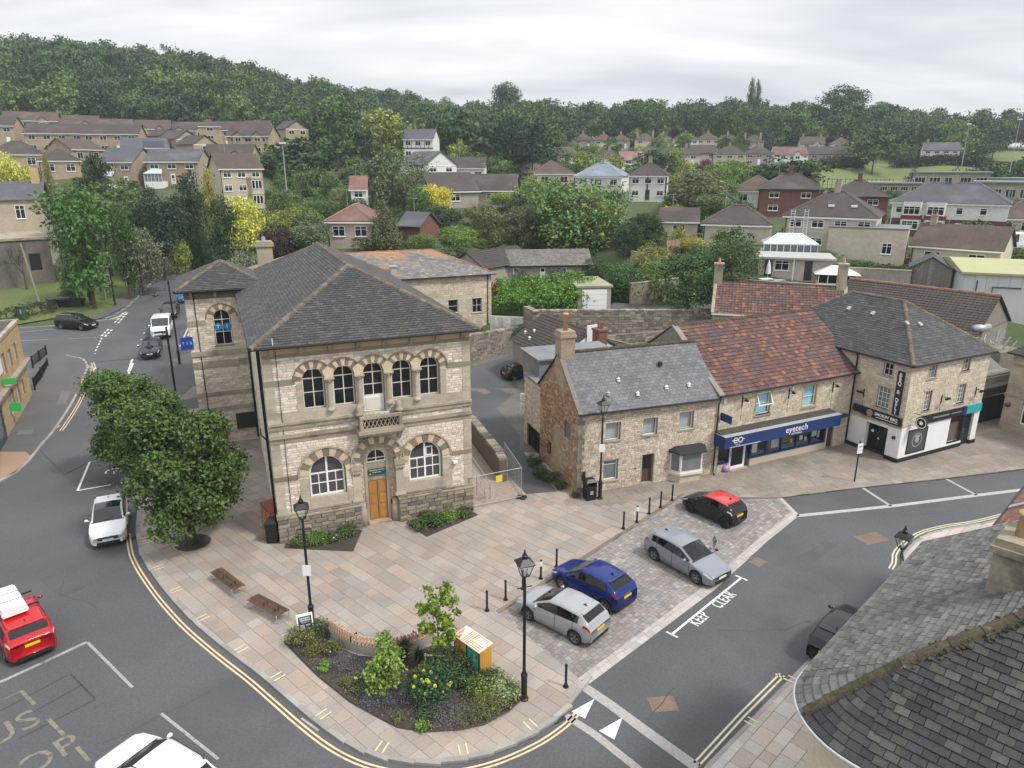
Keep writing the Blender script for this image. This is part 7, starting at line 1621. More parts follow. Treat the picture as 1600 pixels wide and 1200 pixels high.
 if not p['van']:MB().box(L/2-p['xre']-.10,L/2-p['xre']+.08,-W_*.66,W_*.66,H-.09,H-.065).build('spoiler',mp_ if not p['roofp']else MATS['car_roof_red'],root)
 if p['rail']:
  for s in(1,-1):MB().tube([(L/2-p['xr']-.05,s*(W_*p['rw']/.73-.06),H-.03),(L/2-p['xr']-.2,s*(W_*p['rw']/.73-.05),H+.03),(L/2-p['xre']+.2,s*(W_*p['rw']/.745-.05),H+.01),(L/2-p['xre']+.05,s*(W_*p['rw']/.745-.06),H-.07)],.018,6).build('roof_rail',m_trim if not p.get('railc')else m_chrome,root)
 return root
def heading(a,b):return math.atan2(b[1]-a[1],b[0]-a[0])
def car_by_wheels(name,label,cat,fw,rw,side,paint,z=-.08,group='cars parked on the setts',**kw):
 """front and rear wheel contact pixels of the visible side (side=+1: its left)"""
 p=dict(BASE);p.update(kw);f,r_=P(*fw,z),P(*rw,z);a=heading(r_,f)
 mx,my=(f[0]+r_[0])/2,(f[1]+r_[1])/2;nx,ny=-math.sin(a),math.cos(a);o=p['W']/2-.05
 cx,cy=mx-side*nx*o,my-side*ny*o
 off=(p['fo']+p['wb']/2)-p['L']/2
 return car(name,label,cat,cx+math.cos(a)*off,cy+math.sin(a)*off,z,a,paint,group,**kw)
car_by_wheels('parked_car','silver hatchback parked nose to the kerb behind the lamp post','car',(826,970),(896,1006),1,(.30,.31,.325))
car_by_wheels('parked_car','dark blue hatchback parked beside the silver one','car',(876,920),(946,958),1,(.004,.017,.13),L=3.95,W=1.75,H=1.5,wb=2.56,fo=.78,xc=.98,xr=1.8,xre=3.3,xt=3.76,cp=3.2,doors=(1.1,2.2,3.05),bp=2.2,xg1=3.3,belt1=1.10,tail=.96)
golf=car_by_wheels('parked_car','pale grey hatchback facing the road with its far front door open','car',(1086,912),(1022,876),-1,(.215,.23,.26),L=4.29,W=1.79,H=1.47,wb=2.63,fo=.86,xc=1.18,xr=2.0,xre=3.75,xt=4.1,doors=(1.3,2.35,3.35),bp=2.38,cp=3.45,xg1=3.75,r=.33)
W2=.9;b=MB();b.extr([(0,0,.28),(-1.05,0,.28),(-1.1,0,.9),(0,0,.93)],(0,.07,0));b.extr([(0,.01,.93),(-1.1,.01,.9),(-1.0,-.16,1.36),(-.55,-.16,1.38),(-.5,-.15,1.34),(-.95,-.14,1.32),(-1.03,.0,.97),(-.1,.0,.97)],(0,.03,0))
dm_=b.build('open_door',MATS['car_paint_363a42']if 'car_paint_363a42' in MATS else m_trim,golf,T(4.29/2-1.3,.88,0)@RZ(R(-62)))
MB().extr([(-.1,.02,.97),(-1.03,.02,.97),(-.93,-.13,1.32),(-.55,-.14,1.34)],(0,.01,0)).build('window',m_cg,dm_);MB().ball((-.12,.17,1.0),(.08,.1,.07),8,6).build('wing_mirror',m_trim,dm_)
car_by_wheels('parked_car','small black hatchback with bright red roof parked at the end of the setts','car',(1076,800),(1132,826),1,(.012,.012,.014),L=3.46,W=1.63,H=1.46,wb=2.34,fo=.68,xc=.85,xr=1.6,xre=3.0,xt=3.33,doors=(.95,1.95,2.75),bp=1.98,cp=2.75,xg1=2.85,r=.29,roofp=(.52,.03,.035),dark=True,clearlamp=True,tail=.92)
h0,h1=P(162,862,ROAD),P(166,790,ROAD)
a=heading(P(163,800,ROAD),P(157,852,ROAD));c_=P(160,838,ROAD)
car('moving_car','white hatchback with dark roof glass driving down the street past the tree','car',c_[0]+.1,c_[1]+.7,ROAD,a,(.74,.75,.76),L=4.29,W=1.78,H=1.43,wb=2.7,fo=.85,nose=.74,hood=.98,xc=1.25,xr=2.05,xre=3.7,xt=4.05,doors=(1.35,2.45,3.4),bp=2.48,cp=3.45,xg1=3.7,front='wide',glassroof=True,r=.33)
rl,rr_=P(20,1048,ROAD),P(93,1018,ROAD);a=heading(rl,rr_)+PI/2;cx,cy=(rl[0]+rr_[0])/2+math.cos(a)*2.17,(rl[1]+rr_[1])/2+math.sin(a)*2.17
red=car('moving_car','bright red people carrier with a white roof box on its roof at the left edge','car',cx,cy,ROAD,a,(.44,.008,.014),L=4.38,W=1.83,H=1.63,wb=2.65,fo=.86,hood=1.05,xc=1.05,xr=2.0,xre=3.95,xt=4.25,belt0=1.02,belt1=1.12,tail=1.02,doors=(1.3,2.3,3.3),bp=2.3,cp=3.35,xg1=3.9,rail=True,rw=.6,clearlamp=True)
b=MB();prof_=[(-.42,0),(.42,0),(.47,.1),(.42,.3),(.34,.36),(-.34,.36),(-.42,.3),(-.47,.1)]
b.extr([(.95,y,1.72+z)for y,z in prof_],(-1.95,0,0));rbx=b.build('roof_box',mat('box_white',(.78,.78,.78),.35),red,T(-.1,.18,0))
for x in(.28,-.38):MB().extr([(x,y*1.012,1.72+z*1.02)for y,z in prof_],(.04,0,0)).build('strap',m_trim,rbx)
for x in(.5,-.6):MB().box(x-.04,x+.04,-.72,.72,1.66,1.71).build('roof_bar',m_trim,red)
da=heading(P(341,1186,ROAD),P(252,1115,ROAD));c_=P(252,1236,ROAD)
car('moving_car','white car with a dark windscreen entering at the bottom edge','car',c_[0],c_[1],ROAD,da+.12,(.74,.75,.76),L=4.5,W=1.82,H=1.5,wb=2.7,fo=.9,xc=1.2,xr=2.05,xre=3.8,xt=4.25,xg1=3.8,doors=(1.35,2.45,3.45),bp=2.45,cp=3.5,rail=True)
ka,kb_=P(1262,1052,ROAD),P(1330,975,ROAD);a=heading(ka,kb_);q=P(1290,1003,ROAD)
car('parked_car','black hatchback parked at the kerb half hidden under the weathered tile roof','car',q[0]+math.cos(a)*.15+.55,q[1]+math.sin(a)*.15-.35,ROAD,a,(.012,.013,.016),L=4.2,W=1.78,H=1.5,xre=3.55,xt=4.0,xg1=3.55,dark=True)
x,y=P(806,592,.05);car('parked_car','black hatchback parked in the yard partly behind the cottage extension','car',x+.7,y+.3,.03,R(24),(.012,.014,.018),None,L=4.0)
def street_car(px,py,ang,**k):
 q=PG(px,py);return q[0],q[1],g1(*q)-.05,ang
sd_=heading(PG(262,452),PG(236,545))
q=PG(238,552);car('queueing_car','dark navy car waiting in front of the white van','car',q[0],q[1],g1(*q)-.05,sd_,(.02,.024,.04),'vehicles along the street',L=4.3,W=1.8,xre=3.7,xt=4.1,front='wide')
q=PG(250,521);car('white_van','white people van with dark front grille behind the navy car','van',q[0]+.3,q[1],g1(*q)-.05,sd_,(.74,.75,.76),'vehicles along the street',L=4.9,W=1.98,H=1.97,wb=2.93,fo=.95,nose=.92,hood=1.18,xc=.95,xr=1.75,xre=4.6,xt=4.75,belt0=1.15,belt1=1.18,tail=1.1,doors=(1.2,2.15,3.4),bp=2.2,cp=3.4,xg1=4.5,rw=.66,van=True,front='wide',rail=True,railc=True)
q=PG(267,492);car('queueing_car','black saloon car behind the white van','car',q[0],q[1],g1(*q)-.05,sd_-.05,(.02,.022,.028),'vehicles along the street',L=4.5,W=1.82,xre=3.6,xt=4.2)
q=PG(277,473);car('queueing_car','bright blue small car last in the street queue beside the tower eave','car',q[0]+.6,q[1]+1.5,g1(*q)-.05,sd_-.05,(.02,.14,.32),'vehicles along the street',L=3.9)
q=PG(121,512);car('moving_car','black estate car turning across the side road by the grass verge','car',q[0],q[1],g1(*q)-.03,R(-14),(.010,.011,.014),'vehicles along the street',L=4.55,W=1.84,H=1.62,wb=2.68,fo=.9,hood=1.05,belt0=1.04,belt1=1.12,tail=1.02,xc=1.2,xr=2.05,xre=4.1,xt=4.42,doors=(1.4,2.4,3.4),bp=2.45,cp=3.45,xg1=4.15,rail=True,railc=True,r=.35)
def roof_mat(c):
 k='roof_%02x%02x%02x'%tuple(int(v*255)for v in c)
 return mat(k,c,.85,var=.16,vs=.5,fine=.18,fs=3,stretch=(1,1,2.2),stain=tuple(v*1.5+.02 for v in c),sa=.55,ss=.22,sth=.53)
def wall_mat(c):
 k='wall_%02x%02x%02x'%tuple(int(v*255)for v in c)
 return mat(k,c,.9,var=.09,vs=.35,fine=.1,fs=2.5,stain=tuple(v*.7 for v in c),sa=.45,ss=.3,sth=.56)
def gable_roof(parent,w_,d_,ze,pitch,m,ov=.3,nm='roof',x0=0,y0=0):
 t=math.tan(pitch);zr=ze+(d_/2)*t;th=.14;b=MB()
 for s in(1,-1):
  ye=y0-ov if s>0 else y0+d_+ov;ym=y0+d_/2;z0=ze-ov*t
  b.add([(x0-ov,ye,z0),(x0+w_+ov,ye,z0),(x0+w_+ov,ym,zr),(x0-ov,ym,zr),(x0-ov,ye,z0+th),(x0+w_+ov,ye,z0+th),(x0+w_+ov,ym,zr+th),(x0-ov,ym,zr+th)],[(4,5,6,7)if s>0 else(7,6,5,4),(0,1,5,4),(1,2,6,5),(3,0,4,7),(3,2,1,0)])
 return b.build(nm,m,parent),zr
def far_window(parent,M,x,z,w_,h_,cols,near):
 b=MB();f=.07
 b.box(x-w_/2,x+w_/2,-.05,.0,z,z+f);b.box(x-w_/2,x+w_/2,-.05,.0,z+h_-f,z+h_);b.box(x-w_/2,x-w_/2+f,-.05,0,z+f,z+h_-f);b.box(x+w_/2-f,x+w_/2,-.05,0,z+f,z+h_-f)
 for k in range(1,cols):xx=x-w_/2+w_*k/cols;b.box(xx-f/2,xx+f/2,-.05,0,z+f,z+h_-f)
 if near:b.box(x-w_/2+f,x+w_/2-f,-.045,-.005,z+h_*.68,z+h_*.68+.05)
 if near:
  o=b.build('window',m_upvc,parent,M);inst(pane_mesh(m_glass),'pane',o,T(x,-.015,z+h_/2)@S(w_-2*f,1,h_-2*f));MB().box(x-w_/2-.06,x+w_/2+.06,-.12,0,z-.08,z).build('sill',m_upvc,o)
 else:
  b.box(x-w_/2+f,x+w_/2-f,-.03,-.01,z+f,z+h_-f,1);b.build('window',[m_upvc,m_glass],parent,M)
def house(hd):
 px,py,D,w_,d_,he,turn,roof,wc,rc,st,nw,nch,label,extra=hd
 q=PD(px,py,D);z=q[2]-.05;w_=w_*.95
 face_a=math.atan2(q[0],q[1])
 o=thing('house',label,'house',(q[0],q[1],z),-face_a*.6+R(turn),None)
 x0=-w_/2;wm_,rm_=wall_mat(wc),roof_mat(rc);near=D<175
 b=MB();b.box(x0,-x0,0,d_,-4,he);pitch=R(33 if roof!='hip' else 31)
 Mf=Matrix.Identity(4)
 if roof=='hip':
  b.build('wall',wm_,o);pls,zr,rd,ev=hip_planes(w_,d_,.35,he,pitch)
  rb_=MB();V=[(p[0]+x0,p[1],he)for p in ev];rA,rB=(rd[0][0]+x0,rd[0][1],zr),(rd[1][0]+x0,rd[1][1],zr)
  if d_>w_:F=[(0,1,4),(1,2,5,4),(2,3,5),(3,0,4,5)]
  else:F=[(0,1,5,4),(1,2,5),(2,3,4,5),(3,0,4)]
  rb_.add(V+[rA,rB],F+[(3,2,1,0)]);rb_.build('roof',rm_,o);zc=zr
  rt=MB()
  for i,t_ in((0,4),(1,4 if d_>w_ else 5),(2,5),(3,5 if d_>w_ else 4)):rt.tube([V[i],(rA,rB)[t_-4]],.12,4)
  rt.tube([rA,rB],.13,4);rt.build('ridge',roof_mat(tuple(min(1,c*1.7)for c in rc)),o)
 elif roof=='gable':
  zr=he+d_/2*math.tan(pitch)
  for s in(x0,-x0-.2):b.extr([(s,0,he),(s,d_,he),(s,d_/2,zr-.02)],(.2,0,0))
  b.build('wall',wm_,o);gable_roof(o,w_,d_,he,pitch,rm_,.3,x0=x0);zc=zr
 else:
  zr=he+w_/2*math.tan(pitch)
  for s in(0,d_-.2):b.extr([(x0,s,he),(-x0,s,he),(0,s,zr-.02)],(0,.2,0))
  b.build('wall',wm_,o);r_=MB()
  t=math.tan(pitch);ov=.3
  for s in(1,-1):
   xe=s*(w_/2+ov);z0=he-ov*t;q4=[(xe,-ov,z0),(xe,d_+ov,z0),(0,d_+ov,zr),(0,-ov,zr)]
   r_.add(q4+[(a,b2,c+.14)for a,b2,c in q4],[(4,5,6,7)if s>0 else(7,6,5,4),(0,3,7,4),(0,4,5,1),(1,5,6,2),(3,2,1,0)])
  r_.build('roof',rm_,o);zc=zr
 if near or D<240:MB().box(x0-.3,-x0+.3,-.42 if roof!='gablefront' else-.05,-.36 if roof!='gablefront' else-.02,he-.28,he-.12).build('gutter',m_upvc if wc!=BRK else m_black,o)
 for fl_ in range(st):
  for k in range(nw):
   x=x0+w_*(k+.5)/nw;sh=he/st;zz=sh*fl_+sh*.34
   if extra=='semi':continue
   if fl_==0 and st>1 and k==nw//2 and nw>1:
    dr_=MB().box(x-.45,x+.45,-.04,0,0,2.0).build('door',m_upvc if wc!=WHT else plain((.05,.06,.08)),o)
    if near:MB().box(x-.25,x+.25,-.05,-.04,1.1,1.7).build('pane',m_glass,dr_)
    continue
   far_window(o,Mf,x,zz,min(1.7,w_/nw*.55),sh*.44,2 if nw>1 or st==1 else 2,near)
 if near and st>1 and extra!='semi':
  for sd in('left','right'):far_window(o,T(x0,0,0)@face(sd,w_,d_),d_*.5,he/st*(st-1)+he/st*.3,.9,he/st*.42,1,near)
 for k in range(nch):
  cx_=x0+w_*(.5 if nch==1 and k==0 and roof=='hip' else(.12 if k==0 else.88))
  zt_=zc+1.0;c_=MB().box(cx_-.35,cx_+.35,d_/2-.35,d_/2+.35,he,zt_).box(cx_-.42,cx_+.42,d_/2-.42,d_/2+.42,zt_,zt_+.12).build('chimney',wall_mat(BRK if wc in(BRK,)else GRY),o)
  for s in(-.15,.15):MB().lathe([(.1,zt_+.12),(.09,zt_+.5)],6,(cx_+s,d_/2,0)).build('chimney_pot',m_red,c_)
 if near or nch:
  ax=x0+w_*(.3 if nch!=2 else.88);b=MB();b.tube([(ax,d_/2,zc-.3),(ax,d_/2,zc+2.0)],.03,4);b.tube([(ax-.5,d_/2,zc+1.9),(ax+.5,d_/2,zc+1.9)],.025,4)
  for k in range(4):b.tube([(ax-.45+k*.3,d_/2-.3,zc+1.9),(ax-.45+k*.3,d_/2+.3,zc+1.9)],.015,4)
  b.build('aerial',m_lead,o)
 if near:MB().tube([(x0+.15,-.08,he-.2),(x0+.15,-.08,-.2)],.06,5).build('drainpipe',m_black if wc!=WHT else m_upvc,o)
 if extra.startswith('gablets'):
  xs_=(.27,.73)if extra=='gablets' else(.68,)
  for f in xs_:
   xc=x0+w_*f;gw=min(1.5,w_*.13);gb=MB();gb.extr([(xc-gw,-.25,0),(xc+gw,-.25,0),(xc+gw,-.25,he),(xc,-.25,he+gw*.75),(xc-gw,-.25,he)],(0,.3,0));g_=gb.build('front_gable',wm_,o)
   r_=MB()
   for s in(1,-1):
    q4=[(xc+s*(gw+.2),-.45,he-.2),(xc,-.45,he+gw*.75),(xc,d_*.4,he+gw*.75),(xc+s*(gw+.2),d_*.2,he-.2)]
    r_.add(q4+[(a,b2,c+.12)for a,b2,c in q4],[(4,5,6,7)if s<0 else(7,6,5,4),(0,1,5,4),(3,2,1,0),(0,4,7,3)])
   r_.build('gable_roof',rm_,g_)
   for fl_ in range(st):far_window(g_,T(0,-.26,0),xc,he/st*fl_+he/st*.36,gw*1.1,he/st*.42,2,False)
 if extra=='cons':
  b=MB()
  for k in range(6):b.box(x0+.4+k*.7,x0+.46+k*.7,-2.2,-2.14,0,2.0)
  b.box(x0+.4,x0+3.96,-2.25,0,-3.5,.5);b.box(x0+.4,x0+3.96,-2.22,-2.1,1.95,2.05);cv=b.build('conservatory',m_upvc,o)
  MB().add([(x0+.3,-2.3,2.05),(x0+4.1,-2.3,2.05),(x0+3.3,-.2,2.9),(x0+1.1,-.2,2.9)],[(0,1,2,3)]).build('glazed_roof',mat('pale_glazing',(.50,.56,.60),.15),cv);MB().box(x0+.46,x0+3.9,-2.13,-2.1,.5,1.95).build('pane',m_glassb,cv)
 if extra=='solar':Mr=frame((x0+w_*.45,-.3,he-.3*math.tan(pitch)+.16),(1,0,0),(0,math.cos(pitch),math.sin(pitch)));MB().box(0,w_*.45,.6,3.0,0,.06).build('solar_panel',mat('solar_blue',(.01,.016,.035),.2),o,Mr)
 if extra=='bay':
  for fl_ in range(2):
   bb=MB();bb.prism([(x0+w_*.62,0),(x0+w_*.68,-1.0),(x0+w_*.92,-1.0),(x0+w_*.98,0)],0 if not fl_ else 3.0,3.0 if not fl_ else 5.6);bb.prism([(x0+w_*.6,0),(x0+w_*.67,-1.12),(x0+w_*.93,-1.12),(x0+w_,0)],2.6 if not fl_ else 5.35,2.8 if not fl_ else 5.6)
   g_=bb.build('bay_window',wm_,o)
   for k in range(3):far_window(g_,T(0,-1.01,0),x0+w_*(.72+k*.08),.9+fl_*2.7,.62,1.5,1,False)
  for x in(x0,-x0-.3):MB().box(x,x+.3,-.05,0,0,he).build('quoin_strip',m_ashlar,o)
 if extra=='timber':
  b=MB()
  for k in range(7):b.box(x0+w_*k/7-.06,x0+w_*k/7+.06,-.04,0,he*.55,he)
  b.box(x0,-x0,-.05,0,he*.5,he*.55);b.build('timbering',m_black,o)
 if extra=='quoin':
  for x in(x0-.03,-.25,-x0-.27):MB().box(x,x+.3,-.05,.05,0,he).build('quoin_strip',wall_mat(DBR),o)
 if extra=='ladder':
  for xx in(x0+1.0,x0+2.6):
   b=MB();b.box(xx-.25,xx-.19,-.5,-.44,0,5.2);b.box(xx+.19,xx+.25,-.5,-.44,0,5.2)
   for k in range(15):b.box(xx-.19,xx+.19,-.49,-.45,.3+k*.33,.35+k*.33)
   b.build('ladder',m_upvc,o)
  MB().box(-x0*.05,-x0+3.6,-1.6,5,-1.5,3.2).build('side_extension',wm_,o);MB().box(-x0*.05-.1,-x0+3.7,-1.7,5.1,3.2,3.35).build('flat_roof',MATS['grey_felt'],o);far_window(o,T(0,-1.61,0),-x0+1.6,.3,1.1,1.3,2,True)
  for k in(.45,.7):MB().box(x0+w_*k,x0+w_*k+.7,1.3,2.3,he+1.1,he+1.35).build('rooflight',m_upvc,o)
 if extra=='semi':
  bk=wall_mat((.13,.05,.04));MB().box(x0-.04,-x0+.04,-.05,d_,-2.5,he*.5).build('brick_base',bk,o)
  for f,kind in((.19,'bay'),(.40,'bay')):
   xc=x0+w_*f;bb=MB();bb.prism([(xc-1.5,0),(xc-1.2,-.7),(xc+1.2,-.7),(xc+1.5,0)],0,he);g_=bb.build('bay',wm_,o);MB().prism([(xc-1.52,0),(xc-1.22,-.74),(xc+1.22,-.74),(xc+1.52,0)],he*.47,he*.60).build('hung_tiles',mat('hung_tile_red',(.20,.035,.035),.8),g_)
   MB().prism([(xc-1.51,0),(xc-1.21,-.72),(xc+1.21,-.72),(xc+1.51,0)],-.5,he*.17).build('bay_base',bk,g_)
   for zz in(he*.17,he*.62):far_window(g_,T(0,-.72,0),xc,zz,2.3,he*.26,3,True)
  for f in(.07,.60,.80):far_window(o,Mf,x0+w_*f,he*.66,.9,he*.2,1,True)
  MB().box(x0+w_*.58,x0+w_*.64,-.1,-.05,0,2.0).build('door',m_upvc,o);MB().box(x0+w_*.74,x0+w_*.90,-.1,-.05,0,2.0).build('garage_door',m_upvc,o);MB().box(x0+w_*.05,x0+w_*.13,-.1,-.05,0,2.0).build('door',plain((.02,.02,.02)),o)
 return o
for hd in HOUSES:house(hd)
q=PG(845,442);lb=thing('bungalow_range','long low stone range with weathered grey tiled roof and three white doors behind the garage','bungalow',(q[0],q[1],g1(*q)-.1),R(6))
LM=wmat(lb);MB().box(-6,6.4,0,6,-1,2.5).extr([(-6,0,2.5),(-6,6,2.5),(-6,3,3.9)],(.2,0,0)).extr([(6.2,0,2.5),(6.2,6,2.5),(6.2,3,3.9)],(.2,0,0)).build('wall',wall_mat((.33,.30,.245)),lb)
for side in(0,1):
 rp_=R(26);Mx=frame((-6.3 if not side else 6.7,-.4 if not side else 6.4,2.35),(1,0,0)if not side else(-1,0,0),(0,math.cos(rp_)if not side else-math.cos(rp_),math.sin(rp_)))
 slate_roof(lb,Mx,[(0,0),(13,0),(13,3.4/math.cos(rp_)),(0,3.4/math.cos(rp_))],.33,.30,mat('weathered_tile',(.15,.14,.125),.9,rnd=.22,fine=.2,fs=5,stain=(.07,.065,.05),sa=.5,ss=.7),m_deck,LM,0,seed=120,joined='tiles')
for x in(-3.2,.2,3.0):
 d_=MB().box(x-.35,x+.35,-.05,0,0,2.05).build('door',m_upvc,lb);MB().box(x-.22,x+.22,-.07,-.05,1.55,1.95).build('pane',m_glass,d_)
MB().box(-6.3,6.7,-.55,-.48,2.2,2.32).build('gutter',m_black,lb)
q=PG(742,446);lb2=thing('bungalow','stone gabled bungalow with dark corrugated tile roof left of the long range','bungalow',(q[0]-3,q[1]+1,g1(*q)-.1),R(-38))
LM2=wmat(lb2);MB().box(0,5.4,0,10,-1,2.7).extr([(0,0,2.7),(5.4,0,2.7),(2.7,0,4.3)],(0,.2,0)).build('wall',wall_mat((.33,.30,.245)),lb2)
for side in(0,1):
 rp_=R(31);Mx=frame((-.3,10,2.5)if not side else(5.7,-.3,2.5),(0,-1,0)if not side else(0,1,0),(math.cos(rp_)if not side else-math.cos(rp_),0,math.sin(rp_)))
 slate_roof(lb2,Mx,[(0,0),(10.3,0),(10.3,3/math.cos(rp_)),(0,3/math.cos(rp_))],.33,.34,m_brownt2,m_deck,LM2,0,kind='conctile',thick=.04,seed=121,joined='tiles')
q=PG(928,484);ga=thing('garage','flat roofed concrete garage with a wide white up-and-over door','garage',(q[0],q[1],g1(*q)-.05),R(8))
MB().box(-1.75,1.75,0,6,-.5,2.35).build('wall',wall_mat((.36,.33,.28)),ga);MB().box(-1.9,1.9,-.15,6.2,2.35,2.55).build('flat_roof',mat('mossy_concrete',(.28,.27,.185),.95,var=.15,vs=.8),ga)
d_=MB().box(-1.3,1.3,-.06,0,0,2.15).build('door',m_upvc,ga);MB().box(-1.26,1.26,-.065,-.06,.5,.52).box(-1.26,1.26,-.065,-.06,1.05,1.07).box(-1.26,1.26,-.065,-.06,1.6,1.62).build('door_groove',m_lead,d_);MB().box(-.1,.1,-.1,-.06,.95,1.02).build('handle',m_steel,d_)
drape('lane',[(9.5,71.2),(19,71.2),(28,71.4),(28,75.5),(19,75),(11,76),(9.5,73)],.05,m_asph,step=2)
drape('bungalow_drive',[PG(800,448),PG(860,452),PG(885,444),PG(850,436),PG(800,438)],.04,m_asph,step=2)
a0,a1=PG(766,516),PG(907,497)
wb_=thing('boarded_wall','whitewashed boarded retaining wall below the ivy covered bank','wall',(a0[0],a0[1],g1(*a0)-.5),math.atan2(a1[1]-a0[1],a1[0]-a0[0]));L=math.hypot(a1[0]-a0[0],a1[1]-a0[1])
MB().box(0,L,0,.3,0,2.0).build('wall',wall_mat((.40,.37,.32)),wb_);me=MB().box(-.5,.5,-.03,.03,-.5,.5).mesh('board',mat('white_board',(.55,.54,.51),.85,rnd=.2,fine=.2,fs=5,stain=(.30,.28,.24),sa=.6,ss=1.2))
for k in range(int(L/.45)):inst(me,'board',wb_,T(.22+k*.45,-.04,1.0)@S(.43,1,random.uniform(1.8,2.02)))
q=P(1104,500,1.2);rc_=thing('red_roofed_cottage','stone cottage with red clay tiled roof and arched white window behind the optician','cottage',(12.76*1.48,66.5,.2),R(-17))
RC=wmat(rc_);rw_,rdp,rhe=11.6,6.2,5.6
stone_wall(rc_,I4,rw_,rhe,[(2.5,3.4,3.3,4.9),(5.9,6.8,3.0,4.7),(9.0,10.0,3.1,4.3)],course=.2,lens=(.25,.55),stone=m_estone,mortar=MATS['cream_mortar'],wm=RC,depth=.3,seed=71,nind=100)
MB().box(.1,rw_-.1,.31,rdp,0,rhe-.1).build('core',m_dress,rc_)
window(rc_,I4,2.95,3.3,.9,1.6,1,2,m_upvc,m_glass,rec=.08,surround=m_ashlar);window(rc_,I4,6.35,3.0,.9,1.7,2,2,m_upvc,m_glass,rec=.08,arch=True);window(rc_,I4,9.5,3.1,1.0,1.2,1,1,m_upvc,m_glass,rec=.08)
b=MB()
for s in(0,rw_-.3):b.extr([(s,0,rhe),(s,rdp,rhe),(s,rdp/2,rhe+2.3)],(.3,0,0))
b.box(rw_-.02,rw_+.06,0,rdp,0,rhe);b.build('gable_wall',m_rubred,rc_)
for side in(0,1):
 rp_=R(36);Mx=frame((-.1 if not side else rw_+.1,-.3 if not side else rdp+.3,rhe-.2),(1,0,0)if not side else(-1,0,0),(0,math.cos(rp_)if not side else-math.cos(rp_),math.sin(rp_)))
 slate_roof(rc_,Mx,[(0,0),(rw_+.2,0),(rw_+.2,3.4/math.cos(rp_)),(0,3.4/math.cos(rp_))],.30,.32,m_clay,m_deck,RC,150 if not side else 0,kind='pantile',name='pantile',thick=.05,seed=130,joined='pantiles')
 if not side:MB().box(-.05,.25,0,4.2,0,.1).box(rw_-.05,rw_+.25,0,4.2,0,.1).build('verge_coping',m_dress,rc_,Mx)
MB().box(-.1,rw_+.1,-.42,-.35,rhe-.35,rhe-.2).build('gutter',m_upvc,rc_)
for x,h_ in((.2,1.9),(rw_-.4,2.3)):
 c_=MB().box(x-.4,x+.4,rdp/2-.4,rdp/2+.4,rhe+1.6,rhe+2.2+h_*.9).box(x-.48,x+.48,rdp/2-.48,rdp/2+.48,rhe+2.2+h_*.9,rhe+2.35+h_*.9).build('chimney',m_dress,rc_);MB().lathe([(.13,rhe+2.35+h_*.9),(.11,rhe+2.8+h_*.9)],8,(x,rdp/2,0)).build('chimney_pot',m_osur,c_)
q=PG(1552,486);wh=thing('warehouse','white metal clad warehouse with pale yellow green roof at the right edge','warehouse',(q[0]-3.6,q[1],g1(*q)-.4),R(-20))
m_clad=mat('white_cladding',(.55,.57,.58),.6,rnd=.08,var=.05,vs=.6)
MB().box(0,14,0.05,13,-1,4.2).build('wall',m_clad,wh);me=MB().box(-.5,.5,-.02,.02,-.5,.5).mesh('panel',m_clad)
for k in range(14):inst(me,'panel',wh,T(.5+k,.02,1.6)@S(.97,1,5.2))
for k in range(13):inst(me,'panel',wh,T(-.0,.55+k,1.6)@RZ(PI/2)@S(.97,1,5.2))
b=MB();b.extr([(-.3,-.3,4.2),(-.3,13.3,4.2),(-.3,13.3,4.4),(-.3,6.5,5.1),(-.3,-.3,4.4)],(14.6,0,0));b.build('roof',mat('lichen_green_roof',(.36,.36,.19),.9,var=.08,vs=.3,stain=(.30,.30,.22),sa=.5,ss=.3),wh)
b=MB();b.tube([(2.6,-.1,.8),(2.6,-.1,3.0),(5,-.1,3.0)],.06,6);b.tube([(1.2,-.1,.5),(1.2,-.1,3.6)],.05,6);b.build('pipes',m_black,wh);MB().box(3,5,-.04,0,-.4,2.8).build('door',m_clad,wh)
for x in(.9,2.0):MB().box(x,x+.7,-.5,-.05,.2,.8).build('condenser_box',m_lead,wh)
MB().box(6.0,13.9,-.06,0,-1.6,.6).build('dark_base',plain((.06,.07,.08)),wh)
q=PG(1450,449);sh=thing('shed','weathered grey timber shed with dark felt gable roof beside the warehouse','shed',(q[0],q[1],g1(*q)-.2),R(-30))
me=MB().box(-.5,.5,-.03,.03,-.5,.5).mesh('board',mat('grey_board',(.20,.185,.165),.9,rnd=.2,fine=.2,fs=6))
MB().box(-2.0,2.0,.05,5,-.3,2.2).extr([(-2.0,.04,2.2),(2.0,.04,2.2),(0,.04,3.3)],(0,.1,0)).build('wall',mat('shed_frame',(.17,.16,.145),.9),sh)
for k in range(9):x=-2+.22+k*.44;inst(me,'board',sh,T(x,.0,1.1+(1-abs(x)/2)*.5)@S(.42,1,2.4+(1-abs(x)/2)*1.0))
for k in range(8):inst(me,'board',sh,T(2.03,.35+k*.6,.95)@RZ(PI/2)@S(.58,1,2.4))
gable_o=MB()
for s in(1,-1):q4=[(s*2.3,-.25,2.0),(s*2.3,5.2,2.0),(0,5.2,3.4),(0,-.25,3.4)];gable_o.add(q4+[(a,b2,c+.08)for a,b2,c in q4],[(4,5,6,7)if s>0 else(7,6,5,4),(0,3,7,4),(0,4,5,1),(3,2,1,0)])
gable_o.build('roof',mat('shed_felt',(.06,.065,.07),.85,var=.1,vs=1),sh)
q=PD(1237,437,80);fb_=thing('flat_roofed_annexe','pale flat roofed annexe with window and patio door behind the red roofed cottage','annexe',(q[0],q[1],q[2]),R(-16))
